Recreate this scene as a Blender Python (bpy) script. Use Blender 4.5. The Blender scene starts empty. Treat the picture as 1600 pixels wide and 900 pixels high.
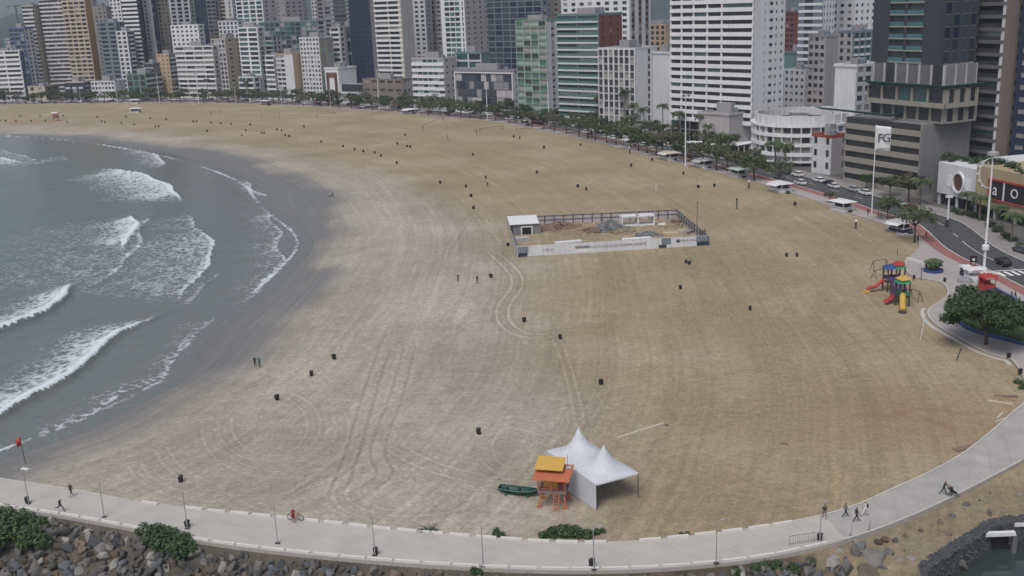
import bpy, bmesh, math, random
import numpy as np
from mathutils import Vector, Matrix, Euler
R_ = math.radians
random.seed(7); rng = np.random.default_rng(11)
scene = bpy.context.scene
COL = scene.collection

# ------------------------------------------------------------------ camera
CAM_H, FPX, PITCH, ROLL = 56.14, 1648.86, 0.266171571, -0.0404247305
fw = np.array([0, math.cos(PITCH), -math.sin(PITCH)]); r0 = np.array([1., 0, 0]); u0 = np.cross(r0, fw)
cr = math.cos(ROLL)*r0 + math.sin(ROLL)*u0; cu = -math.sin(ROLL)*r0 + math.cos(ROLL)*u0
cam_d = bpy.data.cameras.new('camera'); cam = bpy.data.objects.new('camera', cam_d); COL.objects.link(cam)
cam_d.sensor_width = 36; cam_d.sensor_fit = 'HORIZONTAL'; cam_d.lens = 36*FPX/1600
cam_d.clip_start = 1; cam_d.clip_end = 20000
cam.matrix_world = Matrix(((cr[0], cu[0], -fw[0], 0), (cr[1], cu[1], -fw[1], 0), (cr[2], cu[2], -fw[2], CAM_H), (0, 0, 0, 1)))
scene.camera = cam
# ------------------------------------------------------------------ sky, sun, exposure (overcast)
SUN_EL, SUN_AZ = R_(58), R_(205)      # azimuth clockwise from +Y
world = bpy.data.worlds.new('World'); scene.world = world; world.use_nodes = True
wn = world.node_tree.nodes; wl = world.node_tree.links
bg = wn['Background']
sky = wn.new('ShaderNodeTexSky'); sky.sky_type = 'NISHITA'; sky.sun_disc = False
sky.sun_elevation = SUN_EL; sky.sun_rotation = SUN_AZ; sky.air_density = 1.0; sky.dust_density = 4.0; sky.ozone_density = 1.0
hs = wn.new('ShaderNodeHueSaturation'); hs.inputs['Saturation'].default_value = 0.66
wl.new(sky.outputs[0], hs.inputs['Color']); wl.new(hs.outputs[0], bg.inputs[0]); bg.inputs[1].default_value = 0.105
sl = bpy.data.lights.new('sun', 'SUN'); sl.energy = 1.3; sl.angle = R_(28); sl.color = (1, 0.97, 0.93)
sun = bpy.data.objects.new('sun', sl); COL.objects.link(sun)
sd_ = Vector((math.sin(SUN_AZ)*math.cos(SUN_EL), math.cos(SUN_AZ)*math.cos(SUN_EL), math.sin(SUN_EL)))
sun.rotation_euler = sd_.to_track_quat('Z', 'Y').to_euler(); sun.location = (0, 0, 300)
scene.view_settings.view_transform = 'Standard'; scene.view_settings.look = 'None'
scene.view_settings.exposure = 0.30; scene.view_settings.gamma = 1.0; scene.view_settings.use_curve_mapping = False
scene.render.engine = 'CYCLES'; scene.cycles.use_denoising = True
scene.cycles.max_bounces = 5; scene.cycles.diffuse_bounces = 2; scene.cycles.glossy_bounces = 2
scene.cycles.transmission_bounces = 2; scene.cycles.volume_bounces = 0; scene.cycles.transparent_max_bounces = 8

# ------------------------------------------------------------------ picture point -> point on a level z
def G(x, y, z=0.0):
    d = fw + cr*(x-800)/FPX - cu*(y-450)/FPX
    t = (z-CAM_H)/d[2]
    return Vector((d[0]*t, d[1]*t, z))
def PX(p):
    d = np.array([p[0], p[1], p[2]-CAM_H]); z = d @ fw
    return 800+FPX*(d @ cr)/z, 450-FPX*(d @ cu)/z
def gpts(pts, z=0.0): return np.array([G(x, y, z)[:2] for x, y in pts])
def smooth(pts, n=8):
    """Catmull-Rom through the points"""
    P = np.asarray(pts, float); P = np.vstack([2*P[0]-P[1], P, 2*P[-1]-P[-2]]); out = []
    for i in range(1, len(P)-2):
        a, b, c, d = P[i-1], P[i], P[i+1], P[i+2]
        for k in range(n):
            t = k/n
            out.append(.5*((2*b)+(-a+c)*t+(2*a-5*b+4*c-d)*t*t+(-a+3*b-3*c+d)*t**3))
    out.append(P[-2]); return np.array(out)
def resample(P, step):
    P = np.asarray(P, float); s = np.r_[0, np.cumsum(np.linalg.norm(np.diff(P, axis=0), axis=1))]
    n = max(2, int(s[-1]/step)+1); t = np.linspace(0, s[-1], n)
    return np.c_[np.interp(t, s, P[:, 0]), np.interp(t, s, P[:, 1])]
def tangents(P):
    T = np.gradient(P, axis=0); return T/np.linalg.norm(T, axis=1)[:, None]
def offset(P, d):
    T = tangents(P); return P + d*np.c_[-T[:, 1], T[:, 0]]
def sdist(XY, P):
    """signed distance (+ left of travel), arc parameter of the nearest point, end overshoot"""
    N = len(XY); best = np.full(N, 1e18); sg = np.zeros(N); arc = np.zeros(N); s0 = 0.
    nseg = len(P)-1; over = np.zeros(N)
    for i in range(nseg):
        a, b = P[i], P[i+1]; d = b-a; L = np.hypot(*d)
        if L < 1e-9: continue
        q = XY-a; t = (q @ d)/(L*L); tc = np.clip(t, 0, 1)
        e = q-tc[:, None]*d; dd = (e*e).sum(1); m = dd < best
        best[m] = dd[m]; cr_ = d[0]*q[:, 1]-d[1]*q[:, 0]; sg[m] = np.sign(cr_[m]); arc[m] = (s0+tc*L)[m]
        ov = np.maximum(-t if i == 0 else 0, t-1 if i == nseg-1 else 0)*L; over[m] = np.maximum(ov, 0)[m] if np.ndim(ov) else 0
        s0 += L
    return np.sqrt(best)*np.where(sg == 0, 1, sg), arc, over, s0
def sstep(a, b, x):
    t = np.clip((x-a)/(b-a), 0, 1); return t*t*(3-2*t)

# ------------------------------------------------------------------ materials
MATS = {}
def nodes_of(name):
    m = bpy.data.materials.new(name); m.use_nodes = True
    nt = m.node_tree; return m, nt, nt.nodes, nt.links, nt.nodes['Principled BSDF']
def c4(c, k=1.0): return (min(1, c[0]*k), min(1, c[1]*k), min(1, c[2]*k), 1)
def mat(name, col, rough=0.8, var=0.14, scale=0.6, spec=0.3, metal=0.0, bump=0.0, streak=0.0, rand=0.0):
    """plain painted / cast surface with noise in colour, vertical weather streaks and optional relief"""
    if name in MATS: return MATS[name]
    m, nt, N, L, b = nodes_of(name)
    geo = N.new('ShaderNodeNewGeometry')
    nz = N.new('ShaderNodeTexNoise'); nz.inputs['Scale'].default_value = scale; nz.inputs['Detail'].default_value = 5; nz.inputs['Roughness'].default_value = .65
    L.new(geo.outputs['Position'], nz.inputs['Vector'])
    mix = N.new('ShaderNodeMix'); mix.data_type = 'RGBA'; L.new(nz.outputs['Fac'], mix.inputs[0])
    mix.inputs[6].default_value = c4(col, 1-var*1.6); mix.inputs[7].default_value = c4(col, 1+var*1.3)
    out = mix.outputs[2]
    if streak:
        mp = N.new('ShaderNodeMapping'); mp.inputs['Scale'].default_value = (2.2, 2.2, .10); L.new(geo.outputs['Position'], mp.inputs[0])
        n2 = N.new('ShaderNodeTexNoise'); n2.inputs['Scale'].default_value = 1.0; n2.inputs['Detail'].default_value = 4; L.new(mp.outputs[0], n2.inputs['Vector'])
        cr2 = N.new('ShaderNodeValToRGB'); cr2.color_ramp.elements[0].position = .38; cr2.color_ramp.elements[1].position = .62
        v = 1-streak; cr2.color_ramp.elements[0].color = (v, v*.98, v*.95, 1); cr2.color_ramp.elements[1].color = (1, 1, 1, 1)
        L.new(n2.outputs['Fac'], cr2.inputs[0])
        mm = N.new('ShaderNodeMix'); mm.data_type = 'RGBA'; mm.blend_type = 'MULTIPLY'; mm.inputs[0].default_value = 1
        L.new(out, mm.inputs[6]); L.new(cr2.outputs[0], mm.inputs[7]); out = mm.outputs[2]
    if rand:
        oi = N.new('ShaderNodeObjectInfo'); hsv = N.new('ShaderNodeHueSaturation')
        mr = N.new('ShaderNodeMapRange'); mr.inputs[3].default_value = 1-rand; mr.inputs[4].default_value = 1+rand
        L.new(oi.outputs['Random'], mr.inputs[0]); L.new(mr.outputs[0], hsv.inputs['Value']); L.new(out, hsv.inputs['Color']); out = hsv.outputs[0]
    L.new(out, b.inputs['Base Color'])
    b.inputs['Roughness'].default_value = rough; b.inputs['Specular IOR Level'].default_value = spec; b.inputs['Metallic'].default_value = metal
    if bump:
        bp = N.new('ShaderNodeBump'); bp.inputs['Strength'].default_value = bump; bp.inputs['Distance'].default_value = .1
        n3 = N.new('ShaderNodeTexNoise'); n3.inputs['Scale'].default_value = scale*6; n3.inputs['Detail'].default_value = 4
        L.new(geo.outputs['Position'], n3.inputs['Vector']); L.new(n3.outputs['Fac'], bp.inputs['Height']); L.new(bp.outputs[0], b.inputs['Normal'])
    MATS[name] = m; return m
def M(name): return MATS[name]

# ------------------------------------------------------------------ mesh building
class MB:
    def __init__(s): s.v = []; s.f = []; s.m = []
    def add(s, vs, fs, m=0):
        o = len(s.v); s.v += [tuple(v) for v in vs]; s.f += [tuple(i+o for i in f) for f in fs]; s.m += [m]*len(fs); return s
    def box(s, x0, x1, y0, y1, z0, z1, m=0):
        return s.add([(x0, y0, z0), (x1, y0, z0), (x1, y1, z0), (x0, y1, z0), (x0, y0, z1), (x1, y0, z1), (x1, y1, z1), (x0, y1, z1)],
                     [(0, 3, 2, 1), (4, 5, 6, 7), (0, 1, 5, 4), (1, 2, 6, 5), (2, 3, 7, 6), (3, 0, 4, 7)], m)
    def tbox(s, c, sx, sy, z0, z1, tx, ty, m=0):
        """box tapering to tx, ty at the top"""
        x, y = c; a, b, e, g = sx/2, sy/2, tx/2, ty/2
        return s.add([(x-a, y-b, z0), (x+a, y-b, z0), (x+a, y+b, z0), (x-a, y+b, z0), (x-e, y-g, z1), (x+e, y-g, z1), (x+e, y+g, z1), (x-e, y+g, z1)],
                     [(0, 3, 2, 1), (4, 5, 6, 7), (0, 1, 5, 4), (1, 2, 6, 5), (2, 3, 7, 6), (3, 0, 4, 7)], m)
    def bar(s, p, q, w, h, m=0):
        """rectangular bar from p to q"""
        p, q = Vector(p), Vector(q); d = (q-p).normalized(); up = Vector((0, 0, 1)) if abs(d.z) < .95 else Vector((0, 1, 0))
        a = d.cross(up).normalized()*w/2; b = a.cross(d).normalized()*h/2
        vs = [p-a-b, p+a-b, p+a+b, p-a+b, q-a-b, q+a-b, q+a+b, q-a+b]
        return s.add(vs, [(0, 3, 2, 1), (4, 5, 6, 7), (0, 1, 5, 4), (1, 2, 6, 5), (2, 3, 7, 6), (3, 0, 4, 7)], m)
    def tube(s, pts, r, n=8, m=0, cap=True):
        pts = [Vector(p) for p in pts]; k = len(pts); r = [r]*k if not hasattr(r, '__len__') else r
        vs = []; prev = None
        for i, p in enumerate(pts):
            d = (pts[min(i+1, k-1)]-pts[max(i-1, 0)]).normalized()
            a = (prev - d*prev.dot(d)).normalized() if prev is not None and (prev-d*prev.dot(d)).length > 1e-4 else d.orthogonal().normalized()
            prev = a; b = d.cross(a)
            for j in range(n):
                t = 2*math.pi*j/n; vs.append(p+(a*math.cos(t)+b*math.sin(t))*r[i])
        fs = [(i*n+j, i*n+(j+1) % n, (i+1)*n+(j+1) % n, (i+1)*n+j) for i in range(k-1) for j in range(n)]
        if cap: fs += [tuple(range(n-1, -1, -1)), tuple((k-1)*n+j for j in range(n))]
        return s.add(vs, fs, m)
    def lathe(s, prof, n=16, c=(0, 0), m=0):
        vs = [(c[0]+r*math.cos(2*math.pi*j/n), c[1]+r*math.sin(2*math.pi*j/n), z) for r, z in prof for j in range(n)]
        fs = [(i*n+j, i*n+(j+1) % n, (i+1)*n+(j+1) % n, (i+1)*n+j) for i in range(len(prof)-1) for j in range(n)]
        if prof[0][0] > 1e-4: fs.append(tuple(range(n-1, -1, -1)))
        if prof[-1][0] > 1e-4: fs.append(tuple((len(prof)-1)*n+j for j in range(n)))
        return s.add(vs, fs, m)
    def prism(s, poly, z0, z1, m=0):
        n = len(poly); vs = [(x, y, z0) for x, y in poly]+[(x, y, z1) for x, y in poly]
        return s.add(vs, [tuple(range(n-1, -1, -1)), tuple(range(n, 2*n))]+[(i, (i+1) % n, n+(i+1) % n, n+i) for i in range(n)], m)
    def strip(s, A, B, z, m=0):
        """flat sheet between two polylines with the same number of points"""
        n = len(A); za = z if hasattr(z, '__len__') else [z]*n
        vs = [(a[0], a[1], za[i]) for i, a in enumerate(A)]+[(b[0], b[1], za[i]) for i, b in enumerate(B)]
        return s.add(vs, [(i, n+i, n+i+1, i+1) for i in range(n-1)], m)
    def wall(s, A, B, z0, z1, m=0):
        """closed solid between two polylines"""
        n = len(A); vs = [(a[0], a[1], z0) for a in A]+[(b[0], b[1], z0) for b in B]+[(a[0], a[1], z1) for a in A]+[(b[0], b[1], z1) for b in B]
        fs = []
        for i in range(n-1):
            fs += [(i, i+1, n+i+1, n+i), (2*n+i, 3*n+i, 3*n+i+1, 2*n+i+1), (i, 2*n+i, 2*n+i+1, i+1), (n+i, n+i+1, 3*n+i+1, 3*n+i)]
        fs += [(0, n, 3*n, 2*n), (n-1, 3*n-1, 4*n-1, 2*n-1)]
        return s.add(vs, fs, m)
    def xform(s, Mx):
        s.v = [tuple(Mx @ Vector(v)) for v in s.v]; return s
    def mesh(s, name, mats, sm=False):
        me = bpy.data.meshes.new(name); me.from_pydata(s.v, [], s.f)
        for m in (mats if isinstance(mats, (list, tuple)) else [mats]): me.materials.append(m)
        if any(s.m): me.polygons.foreach_set('material_index', s.m)
        if sm: me.polygons.foreach_set('use_smooth', [True]*len(s.f))
        me.update(); return me
    def build(s, name, mats, parent=None, sm=False, loc=None, rz=0):
        return put(name, s.mesh(name, mats, sm), parent, loc, rz)
def put(name, me, parent=None, loc=None, rz=0, sc=None):
    o = bpy.data.objects.new(name, me); COL.objects.link(o)
    if parent is not None: o.parent = parent
    if loc is not None: o.location = loc
    if rz: o.rotation_euler = (0, 0, rz)
    if sc is not None: o.scale = sc if hasattr(sc, '__len__') else (sc, sc, sc)
    return o
def tag(o, label=None, cat=None, group=None, kind=None):
    if label: o['label'] = label
    if cat: o['category'] = cat
    if group: o['group'] = group
    if kind: o['kind'] = kind
    return o
def root(name, label, cat, loc=(0, 0, 0), rz=0, group=None):
    return tag(put(name, None, None, loc, rz), label, cat, group)
def clone(o, loc, rz=0, label=None, group=None, sc=None, swap=None):
    c = o.copy(); COL.objects.link(c); c.location = loc; c.rotation_euler = (0, 0, rz)
    if sc is not None: c.scale = (sc, sc, sc)
    if label: c['label'] = label
    if group: c['group'] = group
    for ch in o.children:
        d = ch.copy(); COL.objects.link(d); d.parent = c
        if swap and ch.name.split('.')[0] in swap: d.data = swap[ch.name.split('.')[0]]
        for g in ch.children:
            e = g.copy(); COL.objects.link(e); e.parent = d
    return c
def npmesh(name, V, F, mats, attrs=None, sm=False):
    """mesh straight from numpy arrays (quads)"""
    me = bpy.data.meshes.new(name); nv, nf, k = len(V), len(F), F.shape[1]
    me.vertices.add(nv); me.vertices.foreach_set('co', np.ascontiguousarray(V, np.float32).ravel())
    me.loops.add(nf*k); me.loops.foreach_set('vertex_index', np.ascontiguousarray(F, np.int32).ravel())
    me.polygons.add(nf); me.polygons.foreach_set('loop_start', np.arange(0, nf*k, k, dtype=np.int32))
    me.polygons.foreach_set('loop_total', np.full(nf, k, np.int32))
    if sm: me.polygons.foreach_set('use_smooth', np.ones(nf, bool))
    for m in (mats if isinstance(mats, (list, tuple)) else [mats]): me.materials.append(m)
    for n, a in (attrs or {}).items():
        at = me.attributes.new(n, 'FLOAT', 'POINT'); at.data.foreach_set('value', np.ascontiguousarray(a, np.float32))
    me.update(calc_edges=True); return me
# ================================================================== ground, sea, promenade, avenue
SEA_Z = -0.6
WATER = smooth(gpts([(-420, 880), (-200, 780), (0, 706), (40, 692), (80, 676), (130, 657), (190, 629), (240, 606), (262, 590), (275, 560), (305, 517), (350, 490), (400, 456),
    (445, 415), (468, 385), (460, 362), (425, 335), (402, 312), (385, 290), (350, 272), (290, 252), (230, 238), (160, 226), (100, 219), (40, 214), (0, 212), (-150, 206), (-400, 200)], SEA_Z), 5)
WETE = smooth(gpts([(-420, 910), (-200, 830), (0, 766), (60, 748), (130, 722), (200, 700), (270, 663), (330, 622), (385, 585), (425, 545), (445, 515), (490, 470), (522, 428), (546, 388),
    (550, 350), (532, 312), (500, 282), (440, 258), (380, 242), (300, 227), (200, 216), (100, 209), (0, 205), (-150, 200), (-400, 195)]), 5)
PALE = smooth(gpts([(820, 960), (840, 840), (850, 780), (880, 700), (850, 620), (800, 550), (770, 480), (775, 420), (740, 360), (650, 312), (560, 276), (450, 246), (330, 224), (200, 206), (0, 196), (-300, 190)]), 5)
BANK = smooth(gpts([(-300, 745), (-100, 779), (0, 797), (100, 813), (200, 831), (300, 850), (400, 864), (500, 875), (600, 884), (700, 891), (800, 897), (900, 899), (1000, 897), (1100, 890),
    (1200, 879), (1300, 868), (1380, 880), (1430, 886), (1480, 854), (1535, 820), (1600, 805), (1750, 790), (2000, 770)]), 4)
WK_IN = gpts([(-300, 690), (-100, 730), (0, 747), (100, 762), (200, 780), (300, 793), (400, 803), (500, 813), (600, 824), (700, 833), (800, 841), (900, 846), (1000, 843), (1100, 833), (1200, 820), (1280, 805), (1340, 787), (1400, 760),
    (1450, 738), (1500, 710), (1540, 680), (1580, 645), (1610, 618), (1660, 560)], .45)
WK_OUT = gpts([(-300, 732), (-100, 774), (0, 791), (100, 806), (200, 824), (300, 843), (400, 857), (500, 868), (600, 877), (700, 884), (800, 889), (900, 891), (1000, 889), (1100, 882), (1200, 870), (1290, 851), (1360, 831), (1430, 804),
    (1490, 776), (1550, 745), (1600, 718), (1650, 688), (1700, 650), (1760, 590)], .45)

def sand_material():
    m, nt, N, L, b = nodes_of('sand'); MATS['sand'] = m
    def at(n):
        a = N.new('ShaderNodeAttribute'); a.attribute_name = n; return a.outputs['Fac']
    def math_(op, x, y=None, z=None):
        q = N.new('ShaderNodeMath'); q.operation = op
        for i, v in enumerate((x, y, z)):
            if v is None: continue
            if isinstance(v, (int, float)): q.inputs[i].default_value = v
            else: L.new(v, q.inputs[i])
        return q.outputs[0]
    def noise(vec, sc, det=4, ro=.6):
        n = N.new('ShaderNodeTexNoise'); n.inputs['Scale'].default_value = sc; n.inputs['Detail'].default_value = det; n.inputs['Roughness'].default_value = ro
        L.new(vec, n.inputs['Vector']); return n.outputs['Fac']
    def rng_(x, a, b_, c, d, clamp=True):
        q = N.new('ShaderNodeMapRange'); q.clamp = clamp
        for i, v in enumerate((a, b_, c, d)): q.inputs[i+1].default_value = v
        L.new(x, q.inputs[0]); return q.outputs[0]
    def mix(f, a, c, bt='MIX'):
        q = N.new('ShaderNodeMix'); q.data_type = 'RGBA'; q.blend_type = bt
        if isinstance(f, (int, float)): q.inputs[0].default_value = f
        else: L.new(f, q.inputs[0])
        for i, v in ((6, a), (7, c)):
            if isinstance(v, tuple): q.inputs[i].default_value = v
            else: L.new(v, q.inputs[i])
        return q.outputs[2]
    pos = N.new('ShaderNodeNewGeometry').outputs['Position']
    cb = N.new('ShaderNodeCombineXYZ'); L.new(math_('MULTIPLY', at('ss'), .035), cb.inputs[0]); L.new(math_('MULTIPLY', at('sd'), 1.15), cb.inputs[1])
    st = noise(cb.outputs[0], 1.0, 5, .62)
    cb2 = N.new('ShaderNodeCombineXYZ'); L.new(math_('MULTIPLY', at('ss'), .012), cb2.inputs[0]); L.new(math_('MULTIPLY', at('sd'), .13), cb2.inputs[1])
    st2 = noise(cb2.outputs[0], 1.0, 4, .6)
    big = noise(pos, .035, 5, .6); mid = noise(pos, .35, 5, .65); fine = noise(pos, 2.2, 5, .75)
    palef = math_('ADD', at('pale'), rng_(big, .35, .65, -.22, .22))
    pf = N.new('ShaderNodeMath'); pf.operation = 'ADD'; pf.use_clamp = True; L.new(palef, pf.inputs[0]); pf.inputs[1].default_value = 0
    col = mix(pf.outputs[0], (.298, .236, .150, 1), (.345, .316, .268, 1))
    v1 = rng_(st, .3, .7, .89, 1.10); v2 = rng_(st2, .3, .7, .93, 1.06); v3 = rng_(mid, .3, .7, .88, 1.10); v4 = math_('MULTIPLY', rng_(fine, .25, .75, .66, 1.30), rng_(noise(pos, .95, 5, .7), .28, .72, .80, 1.19))
    v5 = rng_(big, .3, .7, .84, 1.12)
    cb3 = N.new('ShaderNodeCombineXYZ'); L.new(math_('MULTIPLY', at('ss'), .02), cb3.inputs[0]); L.new(math_('MULTIPLY', at('sd'), .36), cb3.inputs[1])
    v2 = math_('MULTIPLY', v2, rng_(noise(cb3.outputs[0], 1.0, 6, .7), .28, .72, .88, 1.11))
    v = math_('MULTIPLY', math_('MULTIPLY', v1, v2), math_('MULTIPLY', math_('MULTIPLY', v3, v4), v5))
    v = math_('MULTIPLY', v, math_('ADD', 1.0, math_('MULTIPLY', at('trk'), .45)))
    q = N.new('ShaderNodeHueSaturation'); L.new(v, q.inputs['Value']); L.new(col, q.inputs['Color']); col = q.outputs[0]
    col = mix(math_('MULTIPLY', at('stain'), rng_(mid, .35, .6, 0, .75)), col, (.20, .115, .065, 1))
    col = mix(math_('MULTIPLY', at('soil'), .85), col, mix(rng_(mid, .35, .65, 0, 1), (.020, .019, .014, 1), (.060, .048, .034, 1)))  # bank soil, with shadow below the kerb and between rocks painted into its colour
    wet = at('wet'); wv = math_('MULTIPLY', rng_(st, .3, .7, .84, 1.14), rng_(st2, .3, .7, .86, 1.12))
    wc = N.new('ShaderNodeHueSaturation'); wc.inputs['Color'].default_value = (.150, .146, .143, 1); L.new(wv, wc.inputs['Value'])
    wet2 = N.new('ShaderNodeMath'); wet2.operation = 'MULTIPLY_ADD'; wet2.use_clamp = True
    L.new(wet, wet2.inputs[0]); wet2.inputs[1].default_value = 1; L.new(math_('MULTIPLY', math_('MULTIPLY', wet, math_('SUBTRACT', 1, wet)), rng_(st2, .3, .7, -1.6, 1.6)), wet2.inputs[2])
    col = mix(wet2.outputs[0], col, wc.outputs[0])
    L.new(col, b.inputs['Base Color'])
    L.new(rng_(wet2.outputs[0], .3, 1, .92, .38), b.inputs['Roughness']); b.inputs['Specular IOR Level'].default_value = .35
    h = math_('ADD', math_('ADD', math_('MULTIPLY', fine, .34), math_('MULTIPLY', st, .22)), math_('MULTIPLY', at('trk'), .25))
    h = math_('MULTIPLY', h, rng_(wet2.outputs[0], 0, 1, 1, .12))
    bp = N.new('ShaderNodeBump'); bp.inputs['Strength'].default_value = .8; bp.inputs['Distance'].default_value = .38; L.new(h, bp.inputs['Height']); L.new(bp.outputs[0], b.inputs['Normal'])
    return m

def polar_grid(rmin, rmax, amin, amax):
    rs = [rmin]
    while rs[-1] < rmax: r = rs[-1]; rs.append(r+min(14, 1.15*(r*r+CAM_H**2)/(CAM_H*1055)))
    fine_ = np.arange(-29.5, 29.5, .068)
    an = np.r_[np.arange(amin, -29.5, 1.0), fine_, np.arange(29.5, amax, 1.0)]
    A, Rr = np.meshgrid(np.radians(an), np.array(rs)); X = Rr*np.sin(A); Y = Rr*np.cos(A)
    nr, na = X.shape; idx = np.arange(nr*na).reshape(nr, na)
    F = np.stack([idx[:-1, :-1], idx[:-1, 1:], idx[1:, 1:], idx[1:, :-1]], -1).reshape(-1, 4)
    return np.c_[X.ravel(), Y.ravel()], F
def compact(XY, F, keep):
    F = F[keep[F].any(1)]; u, inv = np.unique(F.ravel(), return_inverse=True); return u, inv.reshape(-1, 4)

# line R: middle of the red cycle path; the avenue, pavements and buildings hang on it
SAND_EDGE = np.array([(-900, 900), (-600, 815), (-349, 741), (-298, 724), (-251, 711), (-201, 689), (-154, 661), (-108, 622), (-66, 578), (-29, 535), (-9, 512), (4, 489), (19, 457), (32, 425), (41, 402), (48, 382), (55, 363), (61, 348),
    (68, 329), (74, 311), (79.5, 291), (83.5, 273), (86.5, 256), (89, 243)])
_off = offset(smooth(SAND_EDGE, 4), 8.5)
RLINE = np.vstack([_off[:-6], [(97.2, 252), (97, 245), (95.5, 235), (94, 225), (93.6, 216), (94.4, 206), (95, 196), (95.3, 184), (95.5, 165), (95.5, 120), (95, 60)]])
RLINE = resample(smooth(RLINE, 3), 2.0)

XY, F = polar_grid(62, 1050, -62, 50)
dW, sW, _, _ = sdist(XY, resample(WATER, 9)); dE, _, _, _ = sdist(XY, resample(WETE, 9)); dP, _, _, _ = sdist(XY, resample(PALE, 14))
dB, _, _, _ = sdist(XY, BANK); dR, _, _, _ = sdist(XY, resample(RLINE, 25))
# land lies to the right of the water line (travelling away from the camera) -> positive inland
dW, dE, dP = -dW, -dE, -dP; dB = -dB                     # dB > 0 : camera side of the bank
zz = np.where(dW < 0, SEA_Z+.02*np.maximum(dW, -90), SEA_Z+.6*sstep(0, 26, dW))
px_x = 800+FPX*XY[:, 0]/np.maximum(XY[:, 1], 1)
soil = sstep(-.9, -.2, dB)*(1-sstep(27, 32, XY[:, 0]))+.35*sstep(27, 32, XY[:, 0])*sstep(-9, -6, dB)*(XY[:, 1] < 118)*(dB > -9)  # bank soil mask; the rocky left stretch also carries painted shade
rightside = sstep(33, 39, XY[:, 0])
zz = np.where(dB > 0, -.15-np.minimum(dB*(.42+2.2*rightside), 4.2), zz)
zz = np.where(dR > 4, zz-.9, zz)                          # tucked under the city ground
und = rng.normal(size=(40, 3))
for i in range(9):
    k = und[i, :2]*(.05+.03*i); zz += np.where((dW > 8) & (dB < -2), .05/(1+.25*i)*np.sin(XY @ k+und[i, 2]*9), 0)
trk = np.zeros(len(XY))
def track(pts, w=.28, pair=1.7, amp=1.0, px=True, n=6):
    global trk
    P = smooth(gpts(pts) if px else np.array(pts), n)
    lo, hi = P.min(0)-4, P.max(0)+4
    idx = np.where((XY[:, 0] > lo[0]) & (XY[:, 0] < hi[0]) & (XY[:, 1] > lo[1]) & (XY[:, 1] < hi[1]))[0]
    if not len(idx): return
    d, s, ov, L = sdist(XY[idx], P)
    g = np.exp(-(d/w)**2)
    if pair: g = np.exp(-((np.abs(d)-pair/2)/w)**2)
    g -= .55*np.exp(-(((np.abs(d)-pair/2) if pair else d)/(w*2.2))**2)
    trk[idx] += amp*g*np.exp(-(ov/.4)**2)
track([(770, 395), (790, 412), (806, 432), (806, 450), (788, 475), (786, 498), (804, 517), (838, 525), (874, 521)], .32, 2.2, 1.6)
track([(866, 524), (882, 560), (893, 600), (902, 640), (905, 662)], .25, 1.2, .9)
track([(700, 400), (730, 350), (748, 340), (790, 380)], .3, 1.8, .8)
track([(600, 545), (575, 620), (552, 700), (530, 760)], .3, 1.9, -.9); track([(640, 540), (618, 620), (590, 700), (600, 740), (560, 770)], .3, 1.9, -.8)
def ring(cx, cy, rx, ry, a0, a1, **k):
    track([(cx+rx*math.cos(R_(a)), cy+ry*math.sin(R_(a))) for a in np.linspace(a0, a1, 11)], **k)
for (cx, cy, rx, ry, a0, a1) in [(420, 665, 70, 52, -60, 190), (430, 670, 105, 72, -20, 180), (400, 690, 150, 80, 10, 170), (640, 765, 70, 28, 20, 330), (640, 770, 110, 42, 0, 200), (650, 775, 160, 50, 20, 160),
    (800, 700, 42, 36, 80, 290), (805, 705, 62, 48, 60, 280), (770, 690, 95, 66, 20, 150), (560, 785, 200, 30, 10, 170), (350, 720, 140, 60, 30, 175), (880, 640, 300, 120, 95, 150)]:
    ring(cx, cy, rx, ry, a0, a1, w=.24, pair=random.choice([1.6, 1.8, 2.3]), amp=random.uniform(.3, .75))
for i in range(34):                                        # grooming and tyre lines that follow the shore
    a = random.uniform(12, 95); s0 = random.uniform(0, 620); base = resample(WETE, 5)
    seg = base[(np.arange(len(base))*5 > s0) & (np.arange(len(base))*5 < s0+random.uniform(60, 260))]
    if len(seg) > 4: track(offset(seg, -a)+rng.normal(size=2)*2, w=.3, pair=random.choice([0, 1.8]), amp=random.uniform(-.8, 1.0), px=False, n=2)
for i in range(26):
    x, y = random.uniform(620, 1520), random.uniform(330, 760); a = random.uniform(-.5, .5)
    track([(x, y), (x+60*math.cos(a), y+25*math.sin(a)), (x+160*math.cos(a+.1), y+60*math.sin(a+.1)), (x+250*math.cos(a+.25), y+90*math.sin(a+.2))], w=.26, pair=random.choice([0, 1.7]), amp=random.uniform(-.7, .8))
stc = G(1440, 655); stain = np.exp(-(((XY[:, 0]-stc.x)/13)**2+((XY[:, 1]-stc.y)/9)**2))
zz += np.clip(trk, -1.5, 1.5)*.035*(dB < -1)
wob = 2.2*np.sin(sW*.05)+1.6*np.sin(sW*.13+1)+1.1*np.sin(sW*.31+2)
wet = 1-sstep(-11, 6, dE+wob)
wet = np.maximum(wet, 1-sstep(0, 6, dW)); pale = 1-sstep(-16, 22, dP)
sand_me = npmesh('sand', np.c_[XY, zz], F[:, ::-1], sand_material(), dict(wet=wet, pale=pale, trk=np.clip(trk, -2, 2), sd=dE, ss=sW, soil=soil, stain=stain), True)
tag(put('beach_sand', sand_me), kind='structure')

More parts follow.
